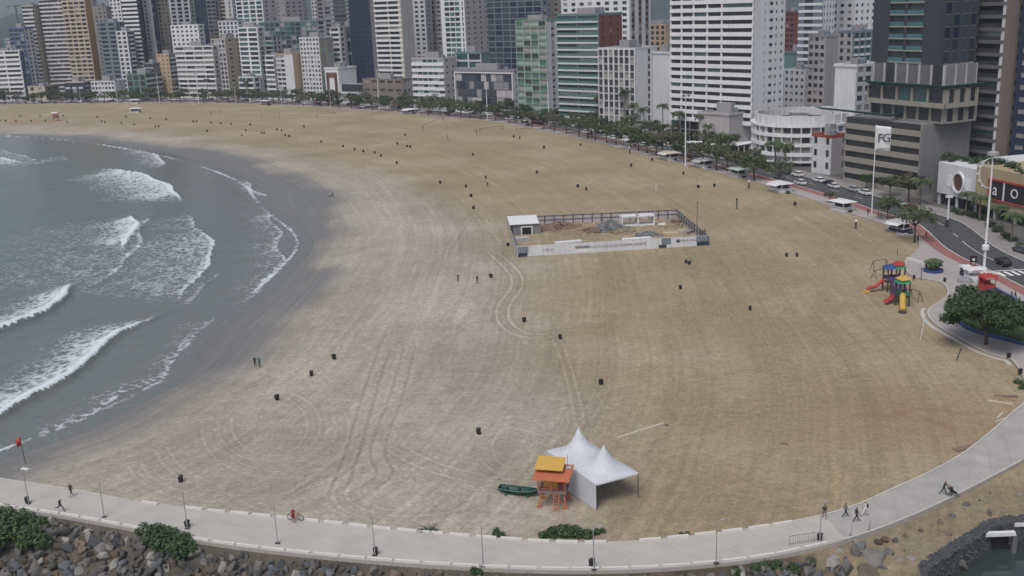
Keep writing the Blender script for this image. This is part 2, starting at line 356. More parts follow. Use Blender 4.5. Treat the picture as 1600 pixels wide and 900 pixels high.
# ------------------------------------------------------------------ sea with breaking waves
def sea_material():
    m, nt, N, L, b = nodes_of('sea'); MATS['sea'] = m
    geo = N.new('ShaderNodeNewGeometry'); pos = geo.outputs['Position']
    def noise(sc, det, ro, vec=pos):
        n = N.new('ShaderNodeTexNoise'); n.inputs['Scale'].default_value = sc; n.inputs['Detail'].default_value = det; n.inputs['Roughness'].default_value = ro; L.new(vec, n.inputs['Vector']); return n
    f = N.new('ShaderNodeAttribute'); f.attribute_name = 'foam'; sh = N.new('ShaderNodeAttribute'); sh.attribute_name = 'shallow'
    wv = noise(.5, 2, .5); 
    ad = N.new('ShaderNodeMix'); ad.data_type = 'VECTOR'; ad.inputs[0].default_value = .35
    sc = N.new('ShaderNodeVectorMath'); sc.operation = 'SCALE'; sc.inputs['Scale'].default_value = 3.0; L.new(wv.outputs['Color'], sc.inputs[0])
    av = N.new('ShaderNodeVectorMath'); av.operation = 'ADD'; L.new(pos, av.inputs[0]); L.new(sc.outputs[0], av.inputs[1])
    vo = N.new('ShaderNodeTexVoronoi'); vo.feature = 'DISTANCE_TO_EDGE'; vo.inputs['Scale'].default_value = .48; L.new(av.outputs[0], vo.inputs['Vector'])
    lace = N.new('ShaderNodeMapRange'); lace.inputs[1].default_value = 0; lace.inputs[2].default_value = .32; lace.inputs[3].default_value = 1; lace.inputs[4].default_value = 0; L.new(vo.outputs['Distance'], lace.inputs[0])
    n1 = noise(1.25, 7, .78); n2 = noise(.18, 3, .5)
    a = N.new('ShaderNodeMath'); a.operation = 'MULTIPLY_ADD'; L.new(lace.outputs[0], a.inputs[0]); a.inputs[1].default_value = .34; L.new(n1.outputs['Fac'], a.inputs[2])
    a2 = N.new('ShaderNodeMath'); a2.operation = 'MULTIPLY_ADD'; L.new(n2.outputs['Fac'], a2.inputs[0]); a2.inputs[1].default_value = .35; L.new(a.outputs[0], a2.inputs[2])   # ~0.3..1.4, mean .85
    s = N.new('ShaderNodeMath'); s.operation = 'MULTIPLY_ADD'; L.new(f.outputs['Fac'], s.inputs[0]); s.inputs[1].default_value = .95; L.new(a2.outputs[0], s.inputs[2])
    k = N.new('ShaderNodeMapRange'); k.inputs[1].default_value = 1.10; k.inputs[2].default_value = 1.46; L.new(s.outputs[0], k.inputs[0])
    gate = N.new('ShaderNodeMapRange'); gate.inputs[1].default_value = .02; gate.inputs[2].default_value = .18; L.new(f.outputs['Fac'], gate.inputs[0])
    km = N.new('ShaderNodeMath'); km.operation = 'MULTIPLY'; L.new(k.outputs[0], km.inputs[0]); L.new(gate.outputs[0], km.inputs[1])
    wc = N.new('ShaderNodeMix'); wc.data_type = 'RGBA'; wc.inputs[6].default_value = (.082, .124, .122, 1); wc.inputs[7].default_value = (.126, .138, .132, 1); L.new(sh.outputs['Fac'], wc.inputs[0])
    cm = N.new('ShaderNodeMix'); cm.data_type = 'RGBA'; L.new(km.outputs[0], cm.inputs[0]); L.new(wc.outputs[2], cm.inputs[6]); cm.inputs[7].default_value = (.60, .64, .67, 1)
    L.new(cm.outputs[2], b.inputs['Base Color'])
    r = N.new('ShaderNodeMapRange'); r.inputs[3].default_value = .18; r.inputs[4].default_value = .8; L.new(km.outputs[0], r.inputs[0]); L.new(r.outputs[0], b.inputs['Roughness'])
    b.inputs['IOR'].default_value = 1.33
    mp = N.new('ShaderNodeMapping'); mp.inputs['Rotation'].default_value = (0, 0, R_(25)); mp.inputs['Scale'].default_value = (.5, 1.3, 1); L.new(pos, mp.inputs[0])
    r1 = noise(.55, 5, .6, mp.outputs[0])
    hh = N.new('ShaderNodeMath'); hh.operation = 'MULTIPLY_ADD'; L.new(km.outputs[0], hh.inputs[0]); hh.inputs[1].default_value = .35; L.new(r1.outputs['Fac'], hh.inputs[2])
    bp = N.new('ShaderNodeBump'); bp.inputs['Strength'].default_value = .55; bp.inputs['Distance'].default_value = .35; L.new(hh.outputs[0], bp.inputs['Height']); L.new(bp.outputs[0], b.inputs['Normal'])
    return m
keep = (dW < 5) & (dB < 0)
u, F2 = compact(XY, F, keep)
P2 = XY[u]; d2 = dW[u]; foam = np.zeros(len(u)); hz = np.zeros(len(u))
# crest line (shoreward edge), foam reach behind it in metres, strength, wave height; the sea lies on the left of travel
CRESTS = [
 ([(-150, 730), (0, 655), (50, 628), (100, 595), (140, 562), (170, 541), (205, 517), (255, 490)], 13, 1.0, .7),
 ([(-150, 575), (0, 520), (40, 505), (80, 482), (105, 460), (125, 440)], 13, 1.0, .8),
 ([(183, 391), (199, 382), (208, 368), (212, 350), (207, 336)], 15, .95, .6),
 ([(282, 318), (278, 305), (262, 292), (240, 281), (212, 272), (180, 266), (150, 264)], 26, .95, .6),
 ([(52, 257), (20, 253), (0, 247), (-120, 240)], 24, .8, .5),
 ([(247, 264), (255, 254), (247, 245), (232, 238), (205, 233)], 12, .7, .3),
 ([(277, 478), (293, 455), (312, 428), (328, 412), (333, 395), (330, 380), (318, 362), (308, 354)], 34, .62, .25),
 ([(120, 255), (95, 245), (60, 250), (0, 235), (-100, 230)], 40, .42, .2),
 ([(350, 492), (400, 456), (432, 424), (440, 405), (436, 388), (438, 370), (430, 350), (414, 330), (395, 318)], 12, .42, .12),
 ([(255, 490), (300, 470), (330, 440), (345, 420)], 20, .3, .1),
 ([(110, 470), (170, 430), (205, 400), (215, 385), (230, 340), (270, 330)], 60, .47, .1),
 ([(262, 592), (275, 560), (305, 519), (350, 492)], 10, .34, .06),
 ([(40, 694), (90, 668), (150, 646), (200, 612), (235, 598), (262, 575)], 8, .42, .08),
 ([(330, 405), (322, 385), (318, 372), (300, 345), (280, 330)], 22, .42, .1),
 ([(428, 310), (402, 300), (385, 285), (370, 280)], 7, .5, .06),
 ([(200, 223), (130, 218), (60, 212)], 8, .5, .06),
]
for pts, w, st, h in CRESTS:
    P = smooth(gpts(pts, SEA_Z), 6)
    lo, hi = P.min(0)-w*1.6, P.max(0)+w*1.6
    ii = np.where((P2[:, 0] > lo[0]) & (P2[:, 0] < hi[0]) & (P2[:, 1] > lo[1]) & (P2[:, 1] < hi[1]))[0]
    d, s, ov, L = sdist(P2[ii], P); t = s/L
    d = d+.28*np.sin(s*.8)*np.sin(s*.37+1)+.7*np.sin(s*.19+w)
    endf = np.minimum(1, np.minimum(t, 1-t)*5+.12)*np.exp(-(ov/3.)**2)
    ww = w*(.45+.55*endf)
    fo = np.where(d >= 0, np.exp(-.5*(d/(ww*.55))**2)*.52+.52*np.exp(-(d/.8)**2), np.exp(-(d/.28)**2))*st*endf
    foam[ii] = np.maximum(foam[ii], fo)
    hz[ii] += 1.5*h*endf*np.where(d > 0, np.exp(-(d/(1.4+2*h))**2), np.exp(-(d/(.5+.5*h))**2))
foam = np.maximum(foam, (.44+.3*np.sin(sW[u]*.08)*np.sin(sW[u]*.031+1))*np.exp(-((d2+.5)/np.maximum(.5, np.hypot(P2[:, 0], P2[:, 1])*.0018))**2))      # the thin swash line
foam = np.maximum(foam, .10*np.exp(-(np.maximum(-d2, 0)/16)**2)*(np.sin(P2[:, 0]*.11)*np.sin(P2[:, 1]*.07) > -.3))
z2 = np.full(len(u), SEA_Z+.03)+hz*(1-sstep(-4, 0, d2))
for i in range(14):
    k = und[20+i, :2]; k = k/np.linalg.norm(k)*(.25+.07*i); z2 += np.where(d2 < -2, .022*np.sin(P2 @ k+und[20+i, 2]*7), 0)
sea_me = npmesh('sea', np.c_[P2, z2], F2[:, ::-1], sea_material(), dict(foam=np.clip(foam, 0, 1.25), shallow=sstep(-70, -6, d2)), True)
tag(put('sea_water', sea_me), kind='structure')
# deep water and sea bed well outside the frame
far = MB(); far.add([(-4000, -400, -2.9), (4000, -400, -2.9), (4000, 61, -2.9), (-4000, 61, -2.9)], [(0, 1, 2, 3)])
far.add([(-4000, 61, -2.9), (-117, 61, -2.9), (-900, 480, -2.9), (-4000, 2500, -2.9)], [(0, 1, 2, 3)])

# ------------------------------------------------------------------ basin by the gabion wall
mat('basin', (.035, .048, .045), .10, .15, .3, .5, bump=.05)
bw = MB(); q = [G(1150, 960, -3), G(1250, 1200, -3), G(2100, 1200, -3), G(2100, 770, -3), G(1700, 770, -3), G(1380, 850, -3)]
bw.add([tuple(p[:2])+(-2.6,) for p in q], [tuple(range(len(q)))])
tag(bw.build('basin_water', M('basin')), kind='structure')
# ------------------------------------------------------------------ promenade on the mole
mat('paving', (.405, .385, .362), .85, .13, .35, .2, bump=.05); mat('old_paving', (.345, .333, .320), .85, .24, .35, .2, bump=.06); mat('kerb_white', (.58, .57, .55), .8, .10, 1.5, .2)
mat('rim_stone', (.46, .445, .415), .85, .22, 1.2, .2); mat('conc', (.36, .34, .32), .9, .14, .8, .2, bump=.1)
WKI, WKO = resample(smooth(WK_IN, 6), .9), None
nwk = len(WKI); WKO = np.array([np.interp(np.linspace(0, 1, nwk), np.linspace(0, 1, len(smooth(WK_OUT, 6))), smooth(WK_OUT, 6)[:, j]) for j in (0, 1)]).T
prom = tag(put('promenade', None), kind='structure')
base = MB().wall(WKI+0, WKO+0, -.7, .40).build('footing', M('conc'), prom)
cen = (WKI+WKO)/2; sw = PX_split = None
xs_mid = np.array([PX((c[0], c[1], .45))[0] for c in cen])
per = 6; i = 0
while i < nwk-1:
    j = min(i+per, nwk-1); old = xs_mid[i] > 1303
    if not old and xs_mid[j] > 1303: j = int(np.argmax(xs_mid > 1303))
    A, B = WKI[i:j+1].copy(), WKO[i:j+1].copy()
    g = .03
    A[0] += (A[1]-A[0])*g; B[0] += (B[1]-B[0])*g; A[-1] -= (A[-1]-A[-2])*g; B[-1] -= (B[-1]-B[-2])*g
    ins = (B-A)/np.linalg.norm(B-A, axis=1)[:, None]*.12
    MB().wall(A+ins, B-ins, .402, .45+(.0 if not old else -.015)).build('slab', M('old_paving') if old else M('paving'), prom)
    i = j
def kerbs(P, inward, x0, x1, w, h, blen, gap, name='kerb_block'):
    L = resample(P, .25); T = tangents(L); d = blen+gap; n = int(len(L)*.25/d)
    me = MB().box(-blen/2, blen/2, -w/2, w/2, 0, h).mesh(name, M('kerb_white'))
    for k in range(n):
        i = min(int((k+.5)*d/.25), len(L)-1); x = PX((L[i][0], L[i][1], .45))[0]
        if not any(a <= x <= b for a, b in zip(x0, x1)): continue
        nrm = np.array([-T[i][1], T[i][0]])*inward
        o = put(name, me, prom, (L[i][0]+nrm[0], L[i][1]+nrm[1], .452+random.uniform(-.02, .0)), math.atan2(T[i][1], T[i][0])+random.uniform(-.012, .012))
kerbs(WKI, -.26, [225, 300, 1000], [262, 958, 1245], .26, .24, 2.3, .65)
kerbs(WKO, .26, [-200], [1298], .27, .2, 2.7, .36)
E2 = offset(WKI, -.10); rim = MB().wall(WKI, offset(WKI, -.35), .453, .50)
lo = [k for k in range(nwk) if xs_mid[k] < 300]; hi = [k for k in range(nwk) if xs_mid[k] > 1225]
for ids, P, dd, nm in ((lo, WKI, -.26, 'rim'), (hi, WKI, -.22, 'rim'), ([k for k in range(nwk) if xs_mid[k] > 1295], WKO, .22, 'rim')):
    A = P[ids]; MB().wall(A, A+(offset(P, dd)-P)[ids], .453, .52).build(nm, M('rim_stone'), prom)
# ------------------------------------------------------------------ avenue, pavements, city ground
mat('asphalt', (.075, .076, .082), .9, .18, .4, .2, bump=.05); mat('red_path', (.27, .125, .115), .9, .14, .7, .2); mat('sidewalk', (.34, .31, .305), .9, .16, .5, .2, bump=.05)
mat('cobble', (.25, .235, .23), .9, .30, 1.6, .2, bump=.3); mat('line_white', (.68, .68, .66), .8, .15, 2, .2); mat('city_ground', (.13, .125, .12), .95, .25, .05, .1); mat('verge', (.055, .085, .035), .95, .35, .4, .1)
RL = resample(RLINE, 3.0)
def ribbon(name, a, b, z, m, kind='structure'):
    return tag(MB().strip(offset(RL, b), offset(RL, a), z).build(name, M(m)), kind=kind)
A0 = offset(RL, 17.); city = MB(); n = len(A0)
farp = [(3500, -200), (4200, 3000), (1500, 5200), (-2500, 5200), (-3600, 1500)]
idx = list(range(0, n, 4))
pl = [tuple(A0[i]) for i in idx]+farp
city.add([(x, y, -.02) for x, y in pl], [tuple(range(len(pl)))]); tag(city.build('city_ground', M('city_ground')), kind='structure')
sub = MB(); sub.wall(offset(RL, 17.5), offset(RL, -1.55), -.6, .04); tag(sub.build('road_bed', M('conc')), kind='structure')
ribbon('avenue', 1.5, 11.6, .05, 'asphalt'); ribbon('cycle_path', -1.5, 1.3, .17, 'red_path')
tag(MB().wall(offset(RL, 17.5), offset(RL, 11.6), -.5, .17).build('far_pavement', M('cobble')), kind='structure')
tag(MB().wall(offset(RL, 11.78), offset(RL, 11.60), .0, .20).build('far_kerb', M('kerb_white')), kind='structure')
tag(MB().wall(offset(RL, 1.5), offset(RL, 1.3), .0, .20).build('kerb', M('kerb_white')), kind='structure')
ks = [k for k in range(len(RL)) if RL[k][1] > 236]
tag(MB().wall(offset(RL, -1.5)[ks], offset(RL, -6.2)[ks], -.5, .165).build('beach_pavement', M('sidewalk')), kind='structure')
lines = tag(put('road_marking', None), kind='structure')
cl = offset(RL, 6.6); T = tangents(cl); k = 0
dash = MB().box(-2, 2, -.07, .07, 0, .004).mesh('dash', M('line_white'))
while k < len(RL)-3:
    if 230 < RL[k][1] < 620: put('dash', dash, lines, (cl[k][0], cl[k][1], .055), math.atan2(T[k][1], T[k][0]))
    k += 4
solid = [k for k in range(len(RL)) if RL[k][1] < 233]
MB().strip(offset(RL, 6.68)[solid], offset(RL, 6.52)[solid], .054).build('centre_line', M('line_white'), lines)
# ================================================================== buildings
for n_, c_ in dict(white=(.69, .71, .745), white2=(.575, .59, .63), cream=(.50, .45, .38), beige=(.44, .38, .31), lilac=(.42, .40, .42), grey=(.30, .30, .32), dgrey=(.14, .14, .15), mgrey=(.21, .21, .225), brown=(.22, .15, .13), dbrown=(.115, .068, .062),
                   orange=(.48, .29, .11), peach=(.46, .35, .25), yellow=(.46, .40, .24), navy=(.030, .042, .085), blue=(.085, .13, .26), bluegrey=(.17, .21, .26), green=(.16, .25, .20), gteal=(.13, .22, .22), redbrown=(.19, .07, .06),
                   slate=(.050, .056, .068), black=(.028, .028, .032), concrete=(.28, .265, .245), tan=(.36, .30, .20), taupe=(.20, .17, .155), pgrey=(.24, .235, .26), tile=(.42, .16, .07), palegreen=(.40, .46, .42), terra=(.33, .07, .05)).items():
    mat('w_'+n_, c_, .85, .06, .25, .2, streak=.11)
mat('g_dark', (.034, .038, .046), .18, .5, .5, .5); mat('g_mid', (.055, .06, .068), .2, .4, .5, .5); mat('g_green', (.085, .165, .155), .2, .3, .5, .5); mat('g_teal', (.045, .095, .10), .18, .3, .4, .5)
mat('g_curt', (.30, .29, .28), .6, .2, .8, .3); mat('g_blue', (.045, .060, .085), .14, .35, .3, .5); mat('g_navy', (.018, .026, .060), .14, .35, .3, .5); mat('g_pale', (.30, .38, .37), .3, .2, .5, .4)
mat('g_rail', (.06, .16, .17), .2, .25, .4, .5); mat('rail', (.20, .26, .26), .3, .2, .5, .5); mat('roof_grey', (.20, .195, .19), .9, .25, .3, .1); mat('steel', (.35, .35, .36), .45, .1, 1, .5, .6)
LINE = {}
def rline(k):
    if k not in LINE:
        P = offset(RL, 20.+k); LINE[k] = (P, {})
    return LINE[k][0]
def corner_at(xc, k, zm=20.):
    P = rline(k); P = P[P[:, 1] > 150]; xs = np.array([PX((p[0], p[1], zm))[0] for p in P])
    o = np.argsort(xs); return np.array([np.interp(xc, xs[o], P[o, 0]), np.interp(xc, xs[o], P[o, 1])])
def theta_at(x): return R_(np.interp(x, [-50, 150, 300, 420, 620, 850, 1050, 1200, 1400, 1600], [-4, -12, -28, -35, -38, -44, -48, -54, -64, -70]))
def solve_len(C, d, xt, zm, lo=.5, hi=160.):
    f = lambda t: PX((C[0]+d[0]*t, C[1]+d[1]*t, zm))[0]-xt
    s = f(lo)
    if s*f(hi) > 0: return None
    for _ in range(50):
        m = (lo+hi)/2
        if f(m)*s > 0: lo = m
        else: hi = m
    return lo
def solve_z(C, yt, lo=0., hi=140.):
    for _ in range(50):
        m = (lo+hi)/2
        if PX((C[0], C[1], m))[1] > yt: lo = m
        else: hi = m
    return lo
def st(fh=3.0, ph=1.1, pr=.3, n=4, pf=.3, bm='white', pm=None, gl=('g_dark', 'g_dark', 'g_dark', 'g_mid', 'g_mid', 'g_curt'), cols=None, skip=0, rail=None, joined=None, bands=True, span=(0., 1.)):
    return dict(fh=fh, ph=ph, pr=pr, n=n, pf=pf, bm=bm, pm=pm or bm, gl=gl, cols=cols, skip=skip, rail=rail, joined=joined, bands=bands, span=span)
BL = None
def facade(rt, o, side, L, z0, z1, s, ppm, ext=0.):
    ox, oy = o
    def bx(mb, u0_, u1_, n0, n1, a, b, m=0):
        return mb.box(-u1_, -u0_, -n1, -n0, a, b, m) if side == 'L' else mb.box(n0, n1, u0_, u1_, a, b, m)
    at = (lambda u, z: (ox-u, oy, z)) if side == 'L' else (lambda u, z: (ox, oy+u, z))
    fh, ph, pr = s['fh'], s['ph'], s['pr']; nf = max(1, int(round((z1-z0)/fh))); fh = (z1-z0)/nf; ph = min(ph, fh*.9)
    cols = s['cols'] or [((i+s['pf']/2)/s['n'], (i+1-s['pf']/2)/s['n']) for i in range(s['n'])]
    joined = s['joined'] if s['joined'] is not None else fh*ppm < 5.5
    nm = 'balcony' if pr > .5 else 'spandrel'
    if s['bands']:
        if joined:
            mb = MB()
            for i in range(nf): bx(mb, -ext if s['span'][0] == 0 else L*s['span'][0], L*s['span'][1], 0, pr, z0+i*fh, z0+i*fh+ph)
            o1 = mb.build(nm, M('w_'+s['bm']), rt, loc=at(0, 0)); o1['kind'] = 'stuff'
        else:
            me = bx(MB(), -ext if s['span'][0] == 0 else L*s['span'][0], L*s['span'][1], 0, pr, 0, ph).mesh(nm, M('w_'+s['bm']))
            for i in range(nf): put(nm, me, rt, at(0, z0+i*fh))
        if s['rail'] and not joined:
            for a, b in cols:
                me = bx(MB(), a*L+.05, b*L-.05, pr-.12, pr-.06, ph+.003, ph+1.1).mesh('balustrade', M(s['rail']))
                for i in range(nf): put('balustrade', me, rt, at(0, z0+i*fh))
    ed = sorted([0.]+[c for ab in cols for c in ab]+[1.])
    ppr = pr+.012 if pr <= .5 else max(.25, pr*.75)
    pmb = MB()
    for a, b in zip(ed[0::2], ed[1::2]):
        if (b-a)*L < .12: continue
        a_, b_ = a*L-(ext if a == 0 else 0), b*L
        if joined: bx(pmb, a_, b_, 0, ppr, z0+.01, z1)
        else: bx(MB(), a_, b_, 0, ppr, z0+.01, z1).build('pier', M('w_'+s['pm']), rt, loc=at(0, 0))
    if joined and pmb.v: pmb.build('pier', M('w_'+s['pm']), rt, loc=at(0, 0))['kind'] = 'stuff'
    wmax = max((b-a)*L for a, b in cols)
    single = wmax*ppm >= 7.5 and nf*len(cols) <= 300 and not joined
    jm = {}; cache = {}
    for i in range(s['skip'], nf):
        for a, b in cols:
            g = random.choice(s['gl']); w = (b-a)*L
            if single:
                key = (g, round(w, 2))
                if key not in cache: cache[key] = bx(MB(), .02, w-.02, .02, .09, 0, fh-ph-.03).mesh('window', M(g))
                put('window', cache[key], rt, at(a*L, z0+i*fh+ph+.01))
            else: bx(jm.setdefault(g, MB()), a*L+.02, b*L-.02, .02, .09, z0+i*fh+ph+.01, z0+(i+1)*fh-.02)
    for g, mb in jm.items(): mb.build('window', M(g), rt, loc=at(0, 0))['kind'] = 'stuff'
def building(name, label, x, k, top, wall, L=None, Rr=None, th=None, z0=0., zm=20., roof=True, rt=None, cat='building', dmin=14., roofm='w_grey', parm=None):
    xl, xc, xr = x; C = corner_at(xc, k, zm); t = theta_at((xl+xr)/2) if th is None else R_(th)
    if rt is not None: t = rt.rotation_euler.z
    ux = np.array([math.cos(t), math.sin(t)]); uy = np.array([-math.sin(t), math.cos(t)])
    wL = solve_len(C, -ux, xl, zm) or 18.; wR = solve_len(C, uy, xr, zm) if xr > xc+1 else None
    shown = wR is not None and wR < 70
    wR = min(wR, 70) if wR else dmin
    z1 = top[1] if isinstance(top, tuple) else solve_z(C, top)
    if rt is None: rt = root(name, label, cat, (C[0], C[1], 0), t); o = (0., 0.)
    else:
        dv = C-np.array(rt.location[:2]); o = (float(dv @ ux), float(dv @ uy))
    ppm = FPX/math.hypot(C[0], C[1])
    MB().box(-wL, 0, 0, max(wR, 6.), z0, z1).build('wall', M('w_'+wall), rt, loc=(o[0], o[1], 0))
    if L: facade(rt, o, 'L', wL, z0, z1, L, ppm, ext=(Rr['pr'] if Rr and Rr['pr'] < .5 else 0))
    if Rr and shown: facade(rt, o, 'R', wR, z0, z1, Rr, ppm)
    if roof:
        e = .35; d = max(wR, 6.)
        mb = MB(); zt = z1
        mb.box(-wL-e, e, -e, .0, zt, zt+.9); mb.box(-wL-e, e, d, d+e, zt, zt+.9); mb.box(-wL-e, -wL, 0, d, zt, zt+.9); mb.box(0, e, 0, d, zt, zt+.9)
        mb.build('roof_parapet', M(parm or 'w_'+wall), rt, loc=(o[0], o[1], 0))
        rf = MB().box(-wL, 0, 0, d, zt, zt+.12).build('roof', M('roof_grey'), rt, loc=(o[0], o[1], 0))
        h = random.uniform(2.4, 4); a = random.uniform(.25, .5)*wL
        MB().box(-wL*.5-a/2, -wL*.5+a/2, d*.35, d*.75, zt+.13, zt+h).build('lift_room', M(roofm), rf)
        MB().lathe([(1.1, zt+.13), (1.1, zt+1.9), (.9, zt+2.2)], 12, (-wL*.15-1, d*.5)).build('water_tank', M('w_bluegrey'), rf)
    return rt, C, wL, wR, z1, o, ppm
B_ = building
DK = ('g_dark', 'g_dark', 'g_dark', 'g_mid', 'g_mid', 'g_curt'); GR = ('g_green', 'g_teal', 'g_teal', 'g_dark'); BLU = ('g_blue', 'g_blue', 'g_navy')
# ---- far left cluster
B_('apartment_block', 'low white beachfront block with wavy balcony bands at the far left edge', (-34, 35, 41), 0, 80, 'white2', st(3.3, 1.5, 1.0, 3, .08, 'white'), st(3.3, 1.2, .3, 2, .5, 'blue'))
B_('tower_block', 'blue fronted tower with a white window strip on its right edge', (24, 47, 60), 22, 45, 'blue', st(3.0, .9, .5, 3, .25, 'bluegrey', 'blue'), st(3.0, 1.2, .3, 2, .55, 'white'))
B_('tower_block', 'narrow tower with cream flank and dark and white striped balconies beside blue tower', (50, 66, 78), 34, 10, 'cream', st(2.9, 1.3, .9, 2, .2, 'white2', 'dbrown'), st(2.9, 1.6, .25, 2, .75, 'cream'))
B_('tower_block', 'brown tower dotted with white balconies left of the orange edged tower', (77, 116, 121), 42, ('m', 104), 'dbrown', st(2.9, 1.25, .8, 6, .35, 'white2', 'dbrown'), st(2.9, 1.4, .3, 1, .6, 'brown'))
B_('tower_block', 'tall cream balcony tower with an orange right edge', (112, 147, 156), 28, ('m', 102), 'orange', st(2.9, 1.15, .8, 4, .22, 'cream', 'peach'), st(2.9, 1.2, .25, 1, .97, 'orange', bands=False))
B_('tower_block', 'pale lilac grey tower with small windows right of the orange edged tower', (152, 178, 183), 62, 12, 'lilac', st(3, 1.8, .25, 4, .6, 'lilac'))
B_('tower_block', 'blue grey apartment tower behind low white hotel', (164, 190, 204), 30, 36, 'bluegrey', st(3, 1.2, .7, 2, .3, 'bluegrey', 'bluegrey', ('g_blue', 'g_dark')), st(3, 1.4, .3, 3, .5, 'bluegrey'))
B_('tower_block', 'slim white framed tower with a grey central strip beside black and white tower', (189, 205, 216), 24, 50, 'white2', st(3, 1.0, .3, 2, .4, 'white', 'white2', ('g_mid',)), st(3, 1.2, .4, 1, .3, 'white', 'dgrey'))
B_('tower_block', 'tall tower of white zigzag balconies with a black central seam', (204, 227, 231), 38, ('m', 106), 'black', st(2.9, 1.35, 1.0, 2, .1, 'white', 'black'), st(2.9, 1.2, .3, 1, .5, 'black'))
B_('tower_block', 'tall navy tower with a white windowed middle strip', (222, 248, 252), 54, ('m', 112), 'navy', st(2.9, 1.3, .3, 4, .4, 'white2', 'white2', DK, [(.30, .42), (.54, .66)]), st(2.9, 1, .3, 1, .4, 'navy'))
B_('tower_block', 'plain beige slab tower right of the navy tower', (248, 263, 274), 70, ('m', 104), 'beige', st(2.9, 1.5, .25, 2, .6, 'cream'), st(2.9, 1.5, .25, 2, .6, 'beige'))
B_('tower_block', 'beige apartment tower with black stepped stripe rising behind green low block', (247, 266, 279), 18, 86, 'peach', st(3, 1.8, .25, 3, .65, 'peach'), st(2.9, 1.3, .8, 1, .15, 'white2', 'black'))
B_('tower_block', 'white tower with three columns of dark blue windows', (276, 306, 320), 92, ('m', 104), 'white2', st(2.9, .9, .3, 3, .35, 'white', 'white', BLU), st(2.9, 1.5, .3, 2, .6, 'palegreen'))
B_('tower_block', 'mid height white block with small square windows and raised roof frame', (274, 316, 324), 44, 40, 'white', st(2.9, 1.5, .3, 6, .5, 'white'), st(2.9, 1.6, .3, 1, .5, 'white2'))
B_('apartment_block', 'white beachfront building with slatted balconies and two grey glass panels', (278, 336, 342), 4, 73, 'white2', st(3.1, 1.2, .9, 4, .12, 'white', 'lilac', ('g_mid', 'g_dark', 'g_curt')), st(3.1, 1.2, .3, 1, .4, 'lilac'))
B_('tower_block', 'dark navy glass tower with white window boxes behind slatted building', (315, 332, 346), 82, ('m', 105), 'navy', st(2.9, 1.1, .5, 2, .3, 'navy', 'navy', BLU), st(2.9, 1.2, .6, 2, .3, 'lilac', 'pgrey'))
B_('tower_block', 'cream tower with a dark brown central window strip', (345, 372, 382), 96, ('m', 106), 'cream', st(2.9, 1.4, .3, 3, .4, 'cream', 'white2', DK, [(.1, .2), (.42, .72), (.85, .95)]), st(2.9, 1.3, .3, 1, .5, 'white2'))
B_('tower_block', 'block of alternating white and dark vertical strips under pitched grey roof', (348, 378, 384), 64, 34, 'white2', st(2.9, .9, .3, 5, .42, 'white', 'white2', BLU), st(2.9, 1.2, .3, 1, .5, 'white2'), roofm='roof_grey')
B_('apartment_block', 'beige building with dark vertical balcony columns left of teal glass tower', (335, 356, 383), 8, 62, 'beige', st(3, .7, .5, 4, .35, 'white2', 'lilac'), st(3, 1.9, .25, 2, .62, 'beige', 'beige'))
B_('tower_block', 'tall white tower with teal glazed bays left of plain grey tower', (378, 419, 440), 74, ('m', 104), 'white2', st(2.95, .85, .4, 4, .2, 'white', 'white', ('g_green', 'g_teal', 'g_dark')), st(2.95, 1.7, .25, 2, .7, 'lilac'))
B_('apartment_block', 'white banded building with wide teal windows on the beachfront', (378, 408, 417), 6, 44, 'white', st(3.1, 1.0, .6, 2, .14, 'white', 'white', ('g_green', 'g_teal', 'g_dark')), st(3.1, 1, .3, 1, .5, 'palegreen'))
B_('apartment_block', 'grey green banded block behind stack of rounded white balconies', (404, 430, 442), 26, 58, 'gteal', st(3, 1.0, .7, 2, .12, 'palegreen', 'gteal', GR), st(3, 1, .4, 2, .4, 'lilac'))
B_('apartment_block', 'slim stack of rounded white balconies beside cream building', (417, 431, 435), 2, 88, 'white2', st(3, 1.1, 1.3, 1, .06, 'white', 'white2'), None)
B_('tower_block', 'plain grey tower with sparse paired windows and pink roof level', (440, 453, 480), 86, ('m', 102), 'grey', st(2.9, 1.8, .25, 2, .7, 'grey'), st(2.9, 1.6, .25, 3, .6, 'lilac'))
B_('tower_block', 'dark teal glass block patched with white cube balconies', (412, 500, 512), 48, 34, 'gteal', st(3, .55, .4, 11, .12, 'bluegrey', 'gteal', ('g_teal', 'g_curt', 'g_curt', 'g_dark', 'g_green', 'g_mid')), st(3, 1, .4, 1, .3, 'white2'))
B_('apartment_block', 'cream building with dark window columns and beige flank under white roof slab', (433, 459, 474), 0, 86, 'peach', st(2.9, 1.1, .4, 5, .2, 'white2', 'white2', DK, [(.50, .73), (.76, .98)]), st(2.9, 1.3, .25, 1, .97, 'peach', bands=False))
B_('apartment_block', 'speckled white building with yellow panelled right face', (472, 502, 523), 6, 60, 'white2', st(2.8, 1.2, .35, 6, .4, 'white2', 'white2', ('g_dark', 'g_mid', 'g_curt')), st(2.9, .5, .15, 2, .12, 'grey', 'yellow', ('g_curt', 'g_pale')))
B_('apartment_block', 'white balcony tower between yellow faced building and navy glass tower', (521, 535, 541), 24, 44, 'lilac', st(3, 1.2, .9, 1, .1, 'white'), st(3, 1.3, .4, 1, .3, 'white2'))
B_('apartment_block', 'dark teal glass slab with white cross bands beside navy tower', (534, 551, 556), 34, 42, 'gteal', st(9.6, 1.6, .6, 1, .04, 'white', 'gteal', ('g_teal',)), None)
B_('tower_block', 'purple grey tower with white arched balconies left of navy glass tower', (502, 524, 548), 92, ('m', 104), 'pgrey', st(2.95, 1.1, .5, 2, .3, 'pgrey'), st(2.95, 1.2, .9, 1, .25, 'pgrey', 'white2', ('g_mid', 'g_curt')))
